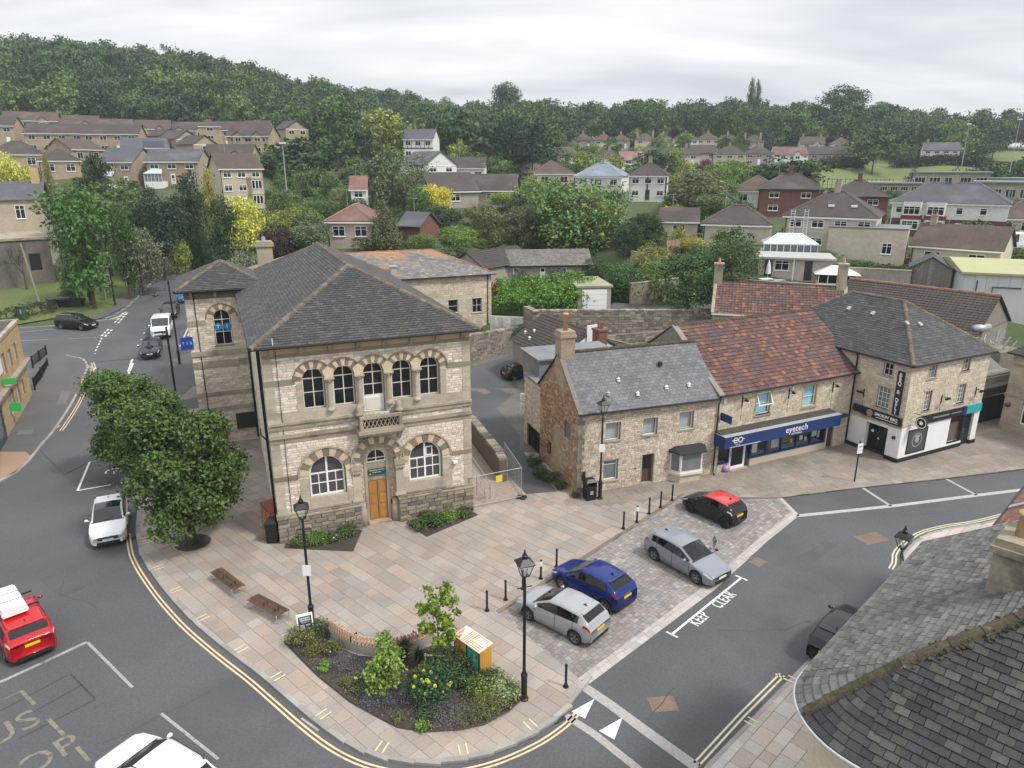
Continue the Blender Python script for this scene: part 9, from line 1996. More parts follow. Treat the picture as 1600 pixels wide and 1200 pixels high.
TREES=[(8,236,128,70,'broad',LIME,'pale lime yellow tree at the left edge below the estate'),(67,234,122,30,'conifer',GOLD,'narrow golden green conifer left of the spreading dark conifer'),(146,240,122,62,'spread',CONI,'dark spreading conifer in front of the grey roofed tan houses'),(150,279,102,175,'broad',(.042,.070,.020),'very wide domed green tree behind the verge trees'),(118,303,86,118,'tall',(.034,.075,.016),'tall bright green tree with bare trunk beside the silhouette figure'),(182,326,90,52,'tall',(.032,.065,.018),'slim green tree right of the bright green verge tree'),(208,350,92,80,'round',GREY,'soft grey green tree nearest the roadside wall'),(238,296,100,96,'broad',CONI,'very dark broad yew beside the hill street'),(290,272,108,84,'column',CONI,'very dark drooping cypress beside the hill street'),(322,258,118,40,'conifer',(.16,.14,.03),'golden conifer peeping above the dark cypress'),(345,312,98,56,'tall',G_DK,'dark green tree at the bend of the hill street'),(376,306,100,82,'broad',LIME,'yellow lime tree at the bend of the hill street'),(378,372,84,70,'bush',GREY,'grey green shrub behind the tower roof'),(430,345,92,56,'round',PURP,'dark purple leaved tree right of the yellow lime tree'),(425,325,105,60,'round',G_YG,'yellow green tree behind the purple tree'),(455,306,110,46,'conifer',(.07,.10,.03),'olive conifer behind the purple tree'),(480,345,94,80,'broad',GREY,'grey leaved willowy tree left of the mottled red roof'),(468,214,182,145,'broad',G_DK,'big dark rounded tree in front of the wood, left of centre'),(440,230,196,70,'broad',G_DK,'dark tree leaning out left of the big rounded tree'),(525,155,225,92,'tall',(.036,.065,.022),'tall green tree rising behind the big dark one'),(600,174,215,82,'tall',(.105,.125,.028),'tall yellow green tree in front of the dark wood'),(612,230,132,104,'willow',(.055,.075,.035),'tall grey green weeping birch in the middle of the town'),(640,265,128,60,'willow',(.055,.075,.035),'grey green weeping birch leaning right of the taller one'),(596,312,96,66,'conifer',(.06,.075,.03),'weeping olive conifer with ragged tip behind the town hall roof'),(680,287,120,54,'broad',(.30,.27,.03),'bright yellow shrub tree right of the weeping birch'),(688,318,112,76,'round',G_DK,'dark green round tree below the yellow one'),(642,330,120,60,'broad',G_MID,'mid green tree behind the weeping conifer'),(660,360,98,48,'bush',G_LT,'bright green bush right of the weeping conifer'),(716,344,102,60,'bush',(.085,.135,.025),'bright yellow green bush left of the round olive tree'),(762,318,106,66,'round',(.070,.085,.028),'round olive tree behind the stone range'),(810,318,108,62,'round',(.062,.075,.034),'rounded grey olive tree with visible branches behind the stone range'),(838,275,124,96,'broad',(.085,.125,.028),'yellow green tree left of the great willow'),(785,300,128,60,'broad',G_YG,'light green tree left of the yellow green one'),(905,271,108,150,'willow',(.062,.105,.028),'great light green willow in the centre of the town'),(950,300,116,60,'willow',(.045,.075,.025),'darker tree behind the right side of the great willow'),(984,332,98,48,'bush',G_DK,'dark round bush right of the great willow'),(1014,330,100,50,'round',G_DK,'dark round tree second right of the great willow'),(1020,365,88,62,'bush',(.115,.12,.035),'olive yellow hummock shrub above the garden wall'),(1040,322,108,26,'conifer',YEL,'small bright yellow conifer by the white house'),(1062,352,96,44,'conifer',(.13,.14,.02),'yellow tipped conifer beside the low outbuilding'),(1085,364,94,46,'bush',(.17,.17,.03),'low yellow shrub right of the yellow tipped conifer'),(1092,264,138,110,'broad',(.075,.085,.04),'loose grey olive tree beside the white bungalow'),(1125,300,132,86,'broad',(.05,.07,.03),'mid green tree in front of the white bungalow'),(1060,300,140,60,'broad',G_MID,'green tree left of the loose olive tree'),(1020,234,228,66,'broad',G_DK,'round dark tree between the house rows'),(990,250,215,40,'round',G_MID,'green tree beside the round dark tree'),(905,237,262,44,'broad',G_YG,'yellow green tree among the near row of houses'),(1104,248,232,24,'round',(.06,.012,.022),'purple red bush in front of the grey gabled house'),(1165,247,235,36,'bush',G_LT,'pale green garden tree among the near row'),(832,188,236,92,'spread',CONI,'dark flat layered cedar left of the far row'),(798,180,232,60,'spread',CONI,'dark cedar behind the layered one'),(1236,243,178,118,'broad',G_DK,'big dark green tree left of the playing field'),(1200,258,186,60,'broad',G_DK,'dark tree joining the big one left of the field'),(1372,200,262,88,'broad',(.040,.058,.022),'spreading oak on a clear trunk standing in the playing field'),(1342,220,280,60,'broad',(.04,.065,.026),'tree close behind the left side of the oak'),(1410,222,285,56,'broad',(.04,.065,.026),'tree close behind the right side of the oak'),(1219,168,292,50,'tall',(.045,.075,.028),'tall rounded poplar right of the near row'),(1430,258,195,34,'conifer',CONI,'small dark conifer in front of the school'),(1545,252,205,70,'broad',G_DK,'dark tree beside the right lighting column'),(1598,245,210,60,'broad',G_DK,'dark tree cut by the right edge above the school'),(1508,262,212,50,'broad',G_DK,'dark tree between the lighting columns'),(1590,330,128,40,'bush',G_DK,'dark hedge tree at the right edge below the school'),(1080,396,72,104,'round',(.030,.058,.018),'dense dark green tree beside the red roofed cottage'),(1148,370,78,96,'round',(.034,.062,.02),'dense green tree behind the red roofed cottage'),(1110,380,82,70,'round',G_MID,'green tree between the two dense ones'),(975,400,78,76,'bush',(.032,.068,.016),'rounded green shrub mass behind the garage'),(945,396,86,46,'bush',(.03,.055,.018),'dark shrub left of the rounded mass behind the garage'),(928,392,92,40,'bush',G_DK,'dark clipped shrub at the end of the stone range'),(1020,396,84,56,'bush',G_LT,'light green shrub right behind the garage'),(879,410,84,54,'bush',(.035,.04,.04),'dark purplish bush beside the stone range'),(812,410,88,30,'bush',(.04,.05,.035),'grey bush by the first white door of the range'),(776,432,80,18,'bush',(.16,.012,.02),'small crimson shrub beside the annexe'),(878,434,78,36,'bush',(.20,.21,.03),'yellow green clipped shrub right of its pair'),(822,436,78,38,'bush',(.20,.21,.03),'yellow green clipped shrub left of its pair'),(848,440,78,22,'bush',(.05,.035,.02),'small brown shrub between the two yellow green ones'),(1430,404,92,30,'bush',(.15,.16,.04),'yellow green bush in front of the cream bungalow'),(1397,352,110,34,'bush',(.26,.23,.03),'yellow bush left in front of the semi-detached pair'),(1372,350,116,16,'conifer',(.32,.26,.03),'slim yellow conifer in front of the brick house'),(1345,420,84,44,'bush',G_MID,'green bush on the slope above the garden room'),(1386,428,82,52,'bush',(.03,.045,.018),'dark bush along the garden wall'),(1295,388,88,26,'bush',G_MID,'round green bush beside the pale annexe'),(1316,300,140,30,'bush',(.14,.16,.03),'yellow green bush between the two brick houses'),(740,258,175,30,'conifer',(.03,.05,.03),'slim conifer beside the long white cottage'),(860,240,245,40,'broad',G_DK,'dark tree left of the steep hipped bungalow'),(770,252,190,40,'broad',G_DK,'dark tree right of the long white cottage'),(620,200,230,50,'tall',G_DK,'dark tree left of the half timbered house'),(700,170,236,110,'broad',G_DK,'massive dark tree right of the half timbered house'),(760,168,240,90,'broad',(.03,.05,.02),'massive green tree beside the cedar'),(30,215,200,24,'bush',G_MID,'green bush in the estate gardens at the far left'),(285,240,175,22,'round',G_DK,'dark bush below the solar panelled house'),(345,238,176,40,'round',(.035,.045,.022),'dark tree between estate houses near the villa'),(420,235,190,46,'broad',G_DK,'dark tree at the right end of the estate'),(200,300,128,40,'bush',G_DK,'dark bush below the white conservatories'),(250,300,128,46,'bush',G_MID,'green bush right of the white conservatories'),(270,352,104,40,'bush',(.15,.18,.03),'bright yellow green mound above the roadside wall'),(310,340,106,30,'bush',G_DK,'dark bush beside the roadside wall'),(505,300,118,50,'bush',G_MID,'green bush above the mottled red roof'),(530,290,125,40,'round',(.09,.11,.04),'pale green tree above the mottled red roof'),(560,300,118,40,'bush',G_DK,'dark green bush left of the weeping birch'),]
def plant_trees():
 for i,(px,py,D,wp,kind,col,label)in enumerate(TREES):
  x,y,zt=PD(px,py,D);z=g1(x,y)-.1;h=max(1.0,zt-z);w_=wp*D/1120*1.0
  lod='mid' if D<170 else 'far'
  tree(x,y,z,h,w_,kind,col,label,lod,None,'shrub' if kind=='bush' else 'tree',v=i%3)
plant_trees()
def street_tree(x,y,h,w_,zc,seed,label,col,n=1500):
 o=thing('street_tree',label,'tree',(x,y,0),0);rg=random.Random(seed);L=[(0,0,zc,w_*.33,w_*.33,h*.30)]
 for k in range(20):
  a=k*2.4;zz=zc+rg.uniform(-.30,.30)*h;r=w_*.34*math.sqrt(max(.12,1-((zz-zc)/(h*.40))**2));L.append((math.cos(a)*r,math.sin(a)*r,zz,w_*rg.uniform(.13,.2),w_*rg.uniform(.13,.2),h*rg.uniform(.08,.13)))
 V,Q=leaves(L,n,19,.19,.105,seed,.25,.2,.6,.5)
 c=inst(arr_mesh('street_tree_crown',V,Q,[m_leaf]),'crown',o);c.color=(*col,1)
 t=MB();t.tube([(0,0,-.05),(0,0,.3),(.05,.02,zc*.5),(0,0,zc)],[.26,.19,.15,.09],10)
 for k in range(8):a=2*PI*k/8;t.tube([(0,0,zc*.55),(math.cos(a)*w_*.16,math.sin(a)*w_*.16,zc*.8),(math.cos(a)*w_*.3,math.sin(a)*w_*.3,zc*1.1)],[.09,.06,.02],6)
 t.build('trunk',m_bark,o,smooth=True);return o
street_tree(*P(302,848),8.4,5.6,4.3,11,'nearer of the two dense green street trees on the pavement left of the town hall',(.082,.135,.034),2700)
street_tree(*P(226,742),7.6,5.9,4.1,12,'further of the two dense green street trees, beside the tower',(.10,.16,.04),2400)
for px,py in((302,848),(226,742)):
 x,y=P(px,py);drape('tree_pit',[(x+.9*math.cos(t),y+.9*math.sin(t))for t in np.linspace(0,2*PI,13)[:-1]],.014,m_soil,flat=True)
x,y,z=PLANTER if 'PLANTER' in globals()else(*PG(112,478),0)
tree(x,y,z+.6,2.2,3.0,'spread',G_MID,'dark green shrub growing in the black planter box','mid',None,'shrub','planter_shrub')
x,y=PG(42,452);o=thing('bare_tree','leafless twiggy tree against the plain grey wall','tree',(x,y,g1(x,y)));b=MB();rg=random.Random(9)
def twig(p,d,l,r,n):
 q=p+d*l;b.tube([p,q],[r,r*.6],5,cap=False)
 if n:
  for k in range(3):twig(q,(d+Vector((rg.gauss(0,.5),rg.gauss(0,.5),rg.gauss(.1,.35)))).normalized(),l*rg.uniform(.6,.82),r*.6,n-1)
twig(Vector((0,0,0)),Vector((0,0,1)),1.9,.14,5);b.build('trunk',m_bark,o)
def hedge(a,b_,h,w_,col,label,seed=1,xy=False,leaf=.10,zb=None,dens=1.0):
 p,q=(a,b_)if xy else(PG(*a),PG(*b_));L=math.hypot(q[0]-p[0],q[1]-p[1]);n=max(2,int(L/(w_*.45)));lob=[]
 rg=random.Random(seed)
 o=thing('hedge',label,'hedge',(p[0],p[1],zb if zb is not None else g1(*p)),0)
 for k in range(n+1):
  t=k/n;x=(q[0]-p[0])*t;y=(q[1]-p[1])*t;z=(g1(p[0]+x,p[1]+y)-g1(*p))if zb is None else 0
  lob.append((x,y,z+h*.5,w_*.5*rg.uniform(.85,1.1),w_*.5*rg.uniform(.85,1.1),h*.52*rg.uniform(.9,1.08)))
 V,Q=leaves(lob,int(max(60,L*w_*h*14*dens/(leaf*10)**1.6)),12,leaf*1.6,leaf,seed)
 c=inst(arr_mesh('hedge_leaves',V,Q,[m_leaf]),'foliage',o);c.color=(*col,1);return o
hedge((1118,274),(1260,276),2.6,3,G_DK,'dark clipped hedge in front of the near row beside the lawn',2,leaf=.3);hedge((1290,262),(1345,262),3,4,G_DK,'dark hedge along the far side of the playing field, left part',3,leaf=.4);hedge((1400,262),(1535,262),3,4,G_DK,'dark hedge along the far side of the playing field, right part',4,leaf=.4)
hedge((1515,376),(1565,372),2.6,2.4,(.05,.075,.02),'green hedge behind the white van at the right edge',5,leaf=.16);hedge((722,372),(840,372),2.2,2,G_DK,'long dark hedge behind the stone range',6,leaf=.16);hedge((955,470),(1000,440),2.2,2.2,(.034,.07,.016),'clipped green hedge beside the garage',7,leaf=.12)
hedge((640,395),(560,392),1.6,2,(.10,.12,.035),'pale green hedge behind the town hall roof',8,leaf=.12);hedge((300,368),(258,396),1.8,2,G_DK,'dark hedge along the top of the roadside wall',9,leaf=.16)
hedge((10,500),(75,488),1.3,1.8,(.065,.06,.03),'brownish hedge along the yard side of the verge',10,leaf=.1);hedge((1340,436),(1410,440),1.6,2,(.04,.06,.022),'scruffy hedge on the block garden wall',12,leaf=.12)
iv=thing('ivy_bank','bright green ivy covered bank above the whitewashed boarded wall','hedge',(0,0,0));lob=[]
for k in range(12):
 for j in range(4):
  t=k/11;a_=PG(770+(905-770)*t,494-8*t);b_=(a_[0]+.3*j,a_[1]+j*1.6);lob.append((b_[0],b_[1],g1(*a_)+1.35+j*.42,1.0,1.0,.75))
V,Q=leaves(lob,900,14,.22,.13,77,.2);c=inst(arr_mesh('ivy',V,Q,[m_leaf]),'foliage',iv);c.color=(.12,.25,.035,1)
o=thing('climbing_ivy','dark ivy patch hanging on the lane wall below the dense dark tree','climber',(17.3,75.6,1.5));V,Q=leaves([(0,0,1.4,1.0,.8,1.8)],90,12,.2,.13,5,.4);c=inst(arr_mesh('ivy',V,Q,[m_leaf]),'foliage',o);c.color=(.03,.06,.02,1)
def shrub(px,py,r,h,col,label,ls=.05,seed=1,n=1.0,kind='bush',name='shrub',z0=.02,flowers=None,xy=None,droop=0.0,aspect=.6,up=.4):
 x,y=xy or P(px,py);o=thing(name,label,'plant',(x,y,z0),0);rg=random.Random(seed);r*=1.22;h*=1.12;n*=1.4;col=tuple(v*1.6 for v in col)
 lob=[(0,0,h*.45,r*.75,r*.75,h*.5)]+[(math.cos(k*2.4)*r*.6*rg.uniform(.5,1.1),math.sin(k*2.4)*r*.6*rg.uniform(.5,1.1),h*rg.uniform(.25,.8),r*.36,r*.36,h*.25)for k in range(8)]
 V,Q=leaves(lob,int(70*n),14,r*.15,ls,seed,droop,.2,aspect,up)
 c=inst(arr_mesh(name+'_leaves',V,Q,[m_leaf]),'foliage',o);c.color=(*col,1)
 if flowers:
  b=MB()
  for k in range(flowers[1]):a=rg.uniform(0,6.28);rr=r*.8*math.sqrt(rg.random());b.ball((math.cos(a)*rr,math.sin(a)*rr,h*(.95-.4*(rr/r)**2)),rg.uniform(.05,.09)*flowers[2],6,4)
  b.build('flowers',mat('petal_%02x%02x'%(int(flowers[0][0]*255),int(flowers[0][1]*255)),flowers[0],.7,rnd=.2),o)
 return o
def grass_tuft(px,py,r,h,col,label,n=160,seed=1):
 x,y=P(px,py);o=thing('grass_tuft',label,'plant',(x,y,.02));rg=np.random.default_rng(seed);a=rg.uniform(0,2*PI,n);l=rg.uniform(.5,1,n);lean=rg.uniform(.1,1,n)*r
 b0=np.stack([np.cos(a)*r*.15,np.sin(a)*r*.15,np.zeros(n)],1);md=np.stack([np.cos(a)*lean*.45,np.sin(a)*lean*.45,h*l*.75],1);tp=np.stack([np.cos(a)*lean*1.2,np.sin(a)*lean*1.2,h*l*(1-.25*lean/r)],1)
 t=np.stack([-np.sin(a),np.cos(a),np.zeros(n)],1)*.012
 V=np.stack([b0-t,b0+t,md+t,md-t,tp+t*.2,tp-t*.2],1).reshape(-1,3);i=np.arange(n)[:,None]*6;Q=np.vstack([i+np.array([[0,1,2,3]]),i+np.array([[3,2,4,5]])])
 c=inst(arr_mesh('grass_blades',V,Q,[m_leaf]),'blades',o);c.color=(*col,1)
shrub(600,1078,.62,1.35,(.12,.18,.035),'tall leafy light green shrub in the middle of the flower bed',.075,1,1.4);shrub(606,1052,.45,1.7,(.12,.19,.04),'leafy light green plant standing behind the tall shrub',.07,2,.9)
shrub(676,1090,.78,.95,(.030,.062,.028),'round blue green spurge with yellow flower heads in the flower bed',.055,3,2.2,flowers=((.40,.42,.03),16,1.0));shrub(470,1004,.55,.6,(.11,.12,.045),'silvery yellow green shrub at the tip of the flower bed',.04,4,1.3)
shrub(500,993,.5,.5,(.05,.065,.025),'low dark green plant beside the lamp post base',.04,5);shrub(490,1018,.4,.4,(.10,.11,.03),'low olive plant near the bed tip',.035,6);shrub(508,1046,.24,.3,(.14,.22,.04),'small bright green fern near the kerb side of the bed',.05,7,.5,aspect=.3)
shrub(540,1042,.62,.42,(.085,.085,.095),'purplish lavender cushion below the bench wall',.035,8,1.2,aspect=.3);shrub(574,1056,.6,.48,(.095,.09,.105),'lavender clump left of the tall shrub',.035,9,1.2,aspect=.3);shrub(640,1100,.85,.45,(.08,.08,.10),'wide lavender clump in front of the spurge',.035,10,1.6,aspect=.3);shrub(700,1120,.8,.42,(.095,.095,.115),'grey lavender clump near the kerb corner',.035,11,1.4,aspect=.3)
grass_tuft(632,1030,.5,1.1,(.07,.06,.035),'brown feathery grass tuft behind the bench middle',260,12);grass_tuft(655,1042,.45,1.0,(.06,.075,.03),'green feathery grass tuft left of the sapling',220,13);grass_tuft(613,1036,.35,.9,(.05,.065,.03),'dark grass tuft beside the tall shrub',160,14)
shrub(700,1050,.75,.8,(.055,.085,.03),'mid green rounded shrub around the sapling base',.05,15,1.7);shrub(735,1072,.6,.5,(.045,.072,.03),'dark green shrub in front of the painted cabinet',.045,16,1.5);shrub(752,1086,.5,.5,(.12,.15,.04),'yellow green shrub right of the dark one',.045,17,1.1);shrub(770,1070,.45,.5,(.05,.075,.03),'green shrub behind the yellow green one at the bed end',.045,18)
shrub(790,1086,.55,.5,(.16,.19,.09),'pale variegated shrub at the lamp post end of the bed',.05,19,1.3);shrub(760,1112,.55,.45,(.11,.115,.04),'olive feathery plant along the kerb side near the lamp post',.04,20,1.3,aspect=.3);shrub(728,1124,.5,.35,(.10,.10,.045),'straw coloured low plant along the kerb',.04,21,1.1,aspect=.3);shrub(780,1100,.4,.3,(.08,.09,.04),'small grey green plant beside the lamp post',.04,22)
shrub(545,1070,.3,.25,(.10,.10,.04),'small olive plant on the mulch left of the tall shrub',.035,23,.6);shrub(660,1138,.25,.2,(.10,.17,.03),'small bright green weed at the kerb edge of the bed',.04,24,.5);shrub(623,1125,.22,.18,(.10,.13,.04),'small green weed on the bare mulch',.035,25,.4);shrub(690,1030,.35,.6,(.10,.16,.03),'light green plant just behind the sapling',.05,26,.8)
shrub(585,1098,.6,.4,(.085,.085,.10),'lavender clump on the mulch near the kerb side',.035,91,1.3,aspect=.3);shrub(615,1090,.45,.35,(.09,.09,.1),'small lavender clump beside the tall shrub foot',.035,92,1.1,aspect=.3);shrub(560,1078,.4,.3,(.10,.115,.05),'low olive plant between the lavender clumps',.035,93);shrub(664,1064,.4,.6,(.09,.12,.03),'green plant between the tall shrub and the sapling',.05,94);shrub(520,1020,.35,.35,(.075,.085,.03),'green plant with tiny white flower by the bench wall end',.035,27,.8,flowers=((.6,.6,.6),4,.4));shrub(668,1115,.4,.3,(.06,.09,.03),'low green plant below the spurge',.035,28)
for k,(px,py,r,h,col,lb_)in enumerate(((470,850,.45,.35,(.07,.11,.025),'low green plant at the left end of the left hall bed'),(497,848,.55,.45,(.09,.15,.03),'bright green plant in the left hall bed'),(520,845,.4,.35,(.06,.08,.03),'plant with white flowers in the left hall bed'),(543,836,.5,.45,(.055,.085,.025),'rounded dark plant at the right end of the left hall bed'),(655,825,.5,.45,(.055,.09,.025),'dark green plant at the left end of the right hall bed'),(680,820,.55,.5,(.045,.075,.022),'rounded dark green plant in the right hall bed'),(703,812,.45,.45,(.11,.16,.03),'yellow green plant in the right hall bed'),(725,806,.4,.35,(.06,.08,.03),'low plant at the right end of the right hall bed'),(668,812,.4,.4,(.06,.09,.03),'green plant against the wall in the right hall bed'))):
 shrub(px,py,r,h,col,lb_,.05,40+k,1.1,flowers=((.7,.7,.7),8,.5)if 'white' in lb_ else(((.4,.42,.03),6,.6)if 'yellow green' in lb_ else None))
for k,(px,py,r,h)in enumerate(((845,745,.5,.6),(862,752,.5,.5),(835,728,.45,.6),(875,762,.35,.3))):shrub(px,py,r,h,(.045,.07,.025),('weeds growing against the alley side of the cottage, middle clump','weeds against the alley side of the cottage, nearer clump','weeds beside the black alley gate','small weeds at the cottage corner')[k],.05,60+k,1)
shrub(900,776,.3,.15,(.05,.06,.025),'low moss and weeds at the foot of the cottage corner',.03,66,.6)
x,y=P(686,1046);sp_=thing('sapling','young slim maple sapling with sparse bright leaves in the flower bed','tree',(x,y,.02));b=MB();rg=random.Random(21);lob=[]
b.tube([(0,0,0),(.02,0,1.2),(-.02,.02,2.4),(.03,0,3.3)],[.035,.03,.022,.008],7)
for k in range(17):
 a=k*2.4;z=1.15+2.0*k/16;e=.72*(1-.45*abs((z-2.3)/1.3));tip=(math.cos(a)*e,math.sin(a)*e,z+.35);b.tube([(0,0,z),(math.cos(a)*e*.5,math.sin(a)*e*.5,z+.2),tip],[.012,.009,.004],5);lob+=[(*tip,.17,.17,.15),(tip[0]*.6,tip[1]*.6,z+.24,.12,.12,.1)]
b.build('trunk',mat('young_bark',(.20,.17,.13),.8),sp_,smooth=True);V,Q=leaves(lob,190,9,.085,.075,21,.2,.3,.8);c=inst(arr_mesh('sapling_leaves',V,Q,[m_leaf]),'crown',sp_);c.color=(.17,.25,.025,1)
b=MB();b.tube([(-.5,-.1,0),(-.5,-.1,.8)],.035,7);b.tube([(-.55,-.1,.72),(.3,-.02,.62)],.035,7);b.build('stake',mat('pale_stake',(.46,.40,.28),.8),sp_)
rg=np.random.default_rng(3);bx0,bx1=min(p[0]for p in BED),max(p[0]for p in BED);by0,by1=min(p[1]for p in BED),max(p[1]for p in BED)
X=rg.uniform(bx0,bx1,9000);Y=rg.uniform(by0,by1,9000);k=inside(BED,X,Y);X,Y=X[k],Y[k];n=len(X);c=np.stack([X,Y,rg.uniform(.035,.055,n)],1);t=rg.normal(size=(n,3))*np.array([1,1,.25]);t/=np.linalg.norm(t,axis=1)[:,None];nn=rg.normal(size=(n,3))*.3+np.array([0,0,1.]);bb=np.cross(nn,t);bb/=np.linalg.norm(bb,axis=1)[:,None]
l=rg.uniform(.02,.055,n)[:,None];w_=rg.uniform(.006,.016,n)[:,None]
V=np.stack([c-t*l-bb*w_,c-t*l+bb*w_,c+t*l+bb*w_,c+t*l-bb*w_],1).reshape(-1,3);inst(arr_mesh('bark_chips',V,np.arange(n*4).reshape(n,4),[mat('bark_chip',(.10,.07,.05),.9,rnd=.5,ramp=[(.05,.035,.028),(.11,.08,.06),(.17,.135,.11),(.07,.05,.04)])]),'bark_chips',kind='stuff')
def woodland():
 rg=np.random.default_rng(5);pts=[]
 sp=8.6
 for y in np.arange(232,420,sp*.92):
  for x in np.arange(-430,430,sp):
   X,Y=x+rg.uniform(-3,3),y+rg.uniform(-3,3);px=800+1150*X/Y
   if not-140<px<1740:continue
   start=np.interp(px,[-200,420,455,640,660,850,880,1215,1245,1300,1430,1470,1535,1545,1700],[262,262,245,240,232,240,338,330,318,312,305,300,320,385,385])
   if Y<start:continue
   if px>1535 and Y<385:continue
   pts.append((X,Y,px))
 pts.sort(key=lambda p:p[1]);ind=pts[:300];rest=pts[300:]
 return ind,rest
ind,rest=woodland()
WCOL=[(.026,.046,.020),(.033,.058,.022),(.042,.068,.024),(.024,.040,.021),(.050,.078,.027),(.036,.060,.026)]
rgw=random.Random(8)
WCOL+=[(.060,.092,.030),(.030,.050,.024)];WNM=('very dark','dark','mid green','blackish','light green','green','pale green','deep green')
def wood_tree_params(px):
 h=rgw.uniform(11,21)*(1.0 if px<430 else.95);return h,h*rgw.uniform(.68,1.0)
for(X,Y,px)in ind:
 h,w_=wood_tree_params(px);sec='above the tan estate' if px<440 else('behind the white houses' if px<860 else('behind the far row of houses' if px<1240 else 'behind the playing field'))
 kd_=rgw.choice(['broad','broad','round','tall']);ci_=rgw.randrange(len(WCOL));rw__='at the foot of the wood' if Y<268 else('halfway up the wood' if Y<300 else 'high in the wood')
 tree(X,Y,g1(X,Y)-.8,h,w_,kd_,WCOL[ci_],WNM[ci_]+' '+{'broad':'spreading','round':'rounded','tall':'tall'}[kd_]+' tree '+rw__+' '+sec,'far','trees of the hillside wood '+sec,'tree','woodland_tree',v=rgw.randrange(3))
def joined(pts,name,fn,lodk='low'):
 Vs=[];Qs=[];off=0;cols=[]
 for i,p in enumerate(pts):
  x,y,z,h,w_,kd_,a=fn(p);_,_,V,Q=proto(kd_,lodk,i%3);ca,sa=math.cos(a),math.sin(a)
  A=V*np.array([w_,w_,h]);A=np.stack([A[:,0]*ca-A[:,1]*sa+x,A[:,0]*sa+A[:,1]*ca+y,A[:,2]+z],1);Vs.append(A);Qs.append(Q+off);off+=len(V)
 return inst(arr_mesh(name,np.vstack(Vs),np.vstack(Qs),[m_leaff]),name,kind='stuff')
def fn(p):h,w_=wood_tree_params(p[2]);return p[0],p[1],g1(p[0],p[1])-.8,h,w_,rgw.choice(['broad','round','tall']),rgw.uniform(0,6.28)
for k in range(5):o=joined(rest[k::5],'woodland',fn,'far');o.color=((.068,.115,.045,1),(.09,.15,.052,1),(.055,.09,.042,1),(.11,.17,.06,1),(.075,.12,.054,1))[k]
for px,py,D,wp,kd_,lb_ in((1176,124,372,20,'column','tall poplar on the skyline, left of a close pair'),(1186,127,372,18,'column','tall poplar on the skyline, right of a close pair'),(1322,132,345,78,'broad','large dark rounded tree clump standing on the skyline above the oak'),(792,126,350,50,'broad','dark domed tree standing highest on the middle skyline'),(640,140,345,40,'broad','pale leafed tree in the dip of the skyline')):
 x,y,zt=PD(px,py,D);z=max(g1(x,y)-1,zt-(26 if kd_=='column' else 19));tree(x,y,z,max(6,zt-z),wp*D/1120,kd_,WCOL[0],lb_,'mid')
def gardens():
 rg=np.random.default_rng(15);pts=[];HX=np.array([PD(h[0],h[1],h[2])[:2]for h in HOUSES]);HR=np.array([max(h[3],h[4])*.62+1.5 for h in HOUSES])
 bad=[np.array(v)for v in([PG(p[0],p[1])for p in((200,560),(232,500),(262,452),(290,420),(318,402),(350,388))],)]
 for i in range(6000):
  px=rg.uniform(-80,1680);D=rg.uniform(74,300);x=(px-800)/1150*D
  if(np.hypot(HX[:,0]-x,HX[:,1]+3-D)<HR).any():continue
  if any((np.hypot(b[:,0]-x,b[:,1]-D)<11).any()for b in bad):continue
  if px<330 and D<118:continue
  if 1260<px and 205<D:continue
  if D<88 and(px<640 or px>1100 or px<1010 and px>700):continue
  if 1150<px and D<100 and rg.random()<.8:continue
  if 720<px<1000 and D<102:continue
  pts.append((x,D))
  if len(pts)>1000:break
 return pts
gp=gardens();rgw=random.Random(31)
for k in range(3):
 sub=gp[k::3]
 def fn(p):s=rgw.uniform(.6,1.3);return p[0],p[1],g1(*p)-.2,rgw.uniform(1.4,3.6)*s,rgw.uniform(2.2,4.2)*s,'bush',rgw.uniform(0,6.28)
 o=joined(sub,'garden_shrubbery',fn,'far');o.color=((.075,.125,.036,1),(.14,.20,.05,1),(.095,.13,.055,1))[k]
rgw=random.Random(77);kk=0;FARR=[(rgw.uniform(850,1230),rgw.uniform(200,335))for _ in range(400)];HXY=[PD(h[0],h[1],h[2])[:2]+(max(h[3],h[4])*.6,)for h in HOUSES]
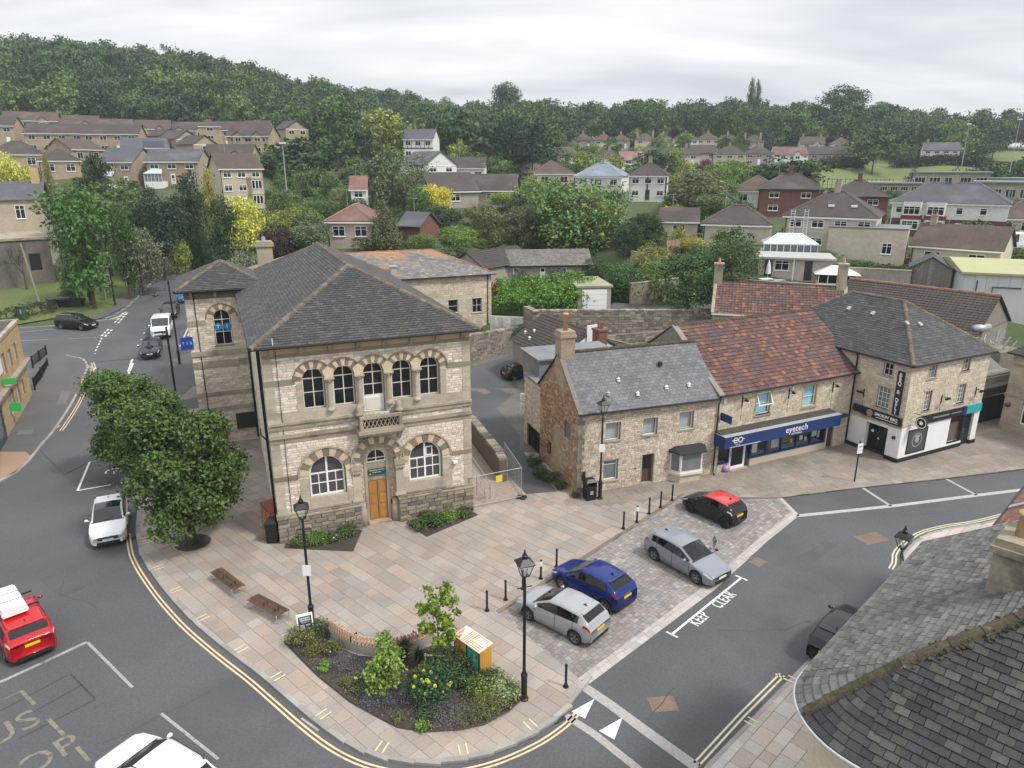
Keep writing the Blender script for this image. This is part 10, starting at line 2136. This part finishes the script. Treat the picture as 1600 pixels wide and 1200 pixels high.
while kk<120:
 px=rgw.uniform(380,1180);D=rgw.uniform(104,232);x=(px-800)/1150*D
 if any(math.hypot(q[0]-x,q[1]+3-D)<q[2]+3 or(abs(q[0]*D/q[1]-x)<q[2]*.8 and D<q[1]and q[1]-D<22)for q in HXY):continue
 if px>1020 and D>160 and rgw.random()<.6:continue
 h=rgw.uniform(4.5,8.5)if D<170 else rgw.uniform(6,10);kk+=1
 tree(x,D,g1(x,D)-.3,h,h*rgw.uniform(.7,1.05),(kd_:=rgw.choice(['round','broad','round','tall','willow'])),(cc_:=rgw.choice([(G_MID,'mid green'),(G_LT,'light green'),(G_DK,'dark green'),((.06,.085,.03),'grey green'),(G_YG,'yellow green')]))[0],cc_[1]+' '+{'round':'rounded','broad':'spreading','tall':'upright','willow':'drooping'}[kd_]+' garden tree '+('near the stone range' if D<130 else 'among the white houses' if D<180 else 'below the house rows')+(' left of the great willow' if px<860 else ' right of the great willow'),'mid' if D<150 else 'far','garden trees on the slope behind the town hall',v=kk%3)
kk=0
for px,D in FARR:
 x=(px-800)/1150*D
 if any(math.hypot(q[0]-x,q[1]+4-D)<q[2]+2.5 or(abs(q[0]*D/q[1]-x)<q[2]*.75 and D<q[1]and q[1]-D<14)for q in HXY):continue
 kk+=1
 if kk>75:break
 h=rgw.uniform(5,9);kd_=rgw.choice(['round','broad','tall']);cc_=rgw.choice([(G_MID,'mid green'),(G_LT,'light green'),(G_DK,'dark green'),(G_YG,'yellow green')])
 tree(x,D,g1(x,D)-.3,h,h*rgw.uniform(.7,1.1),kd_,cc_[0],cc_[1]+' '+{'round':'rounded','broad':'spreading','tall':'upright'}[kd_]+' small tree '+('between the two far house rows' if D>262 else 'in front of the near house row'),'far','small trees among the far house rows',v=kk%3)
HAZE=0.00026
if HAZE:
 hz=MB().box(-700,700,-80,1150,-4,125).build('haze',bpy.data.materials.new('haze_air'),kind='stuff');hm=hz.data.materials[0];hm.use_nodes=True;t=hm.node_tree;t.nodes.clear()
 o_=t.nodes.new('ShaderNodeOutputMaterial');pv=t.nodes.new('ShaderNodeVolumePrincipled');pv.inputs['Color'].default_value=(.80,.88,.95,1);pv.inputs['Density'].default_value=HAZE;pv.inputs['Anisotropy'].default_value=0.0
 t.links.new(pv.outputs[0],o_.inputs['Volume'])
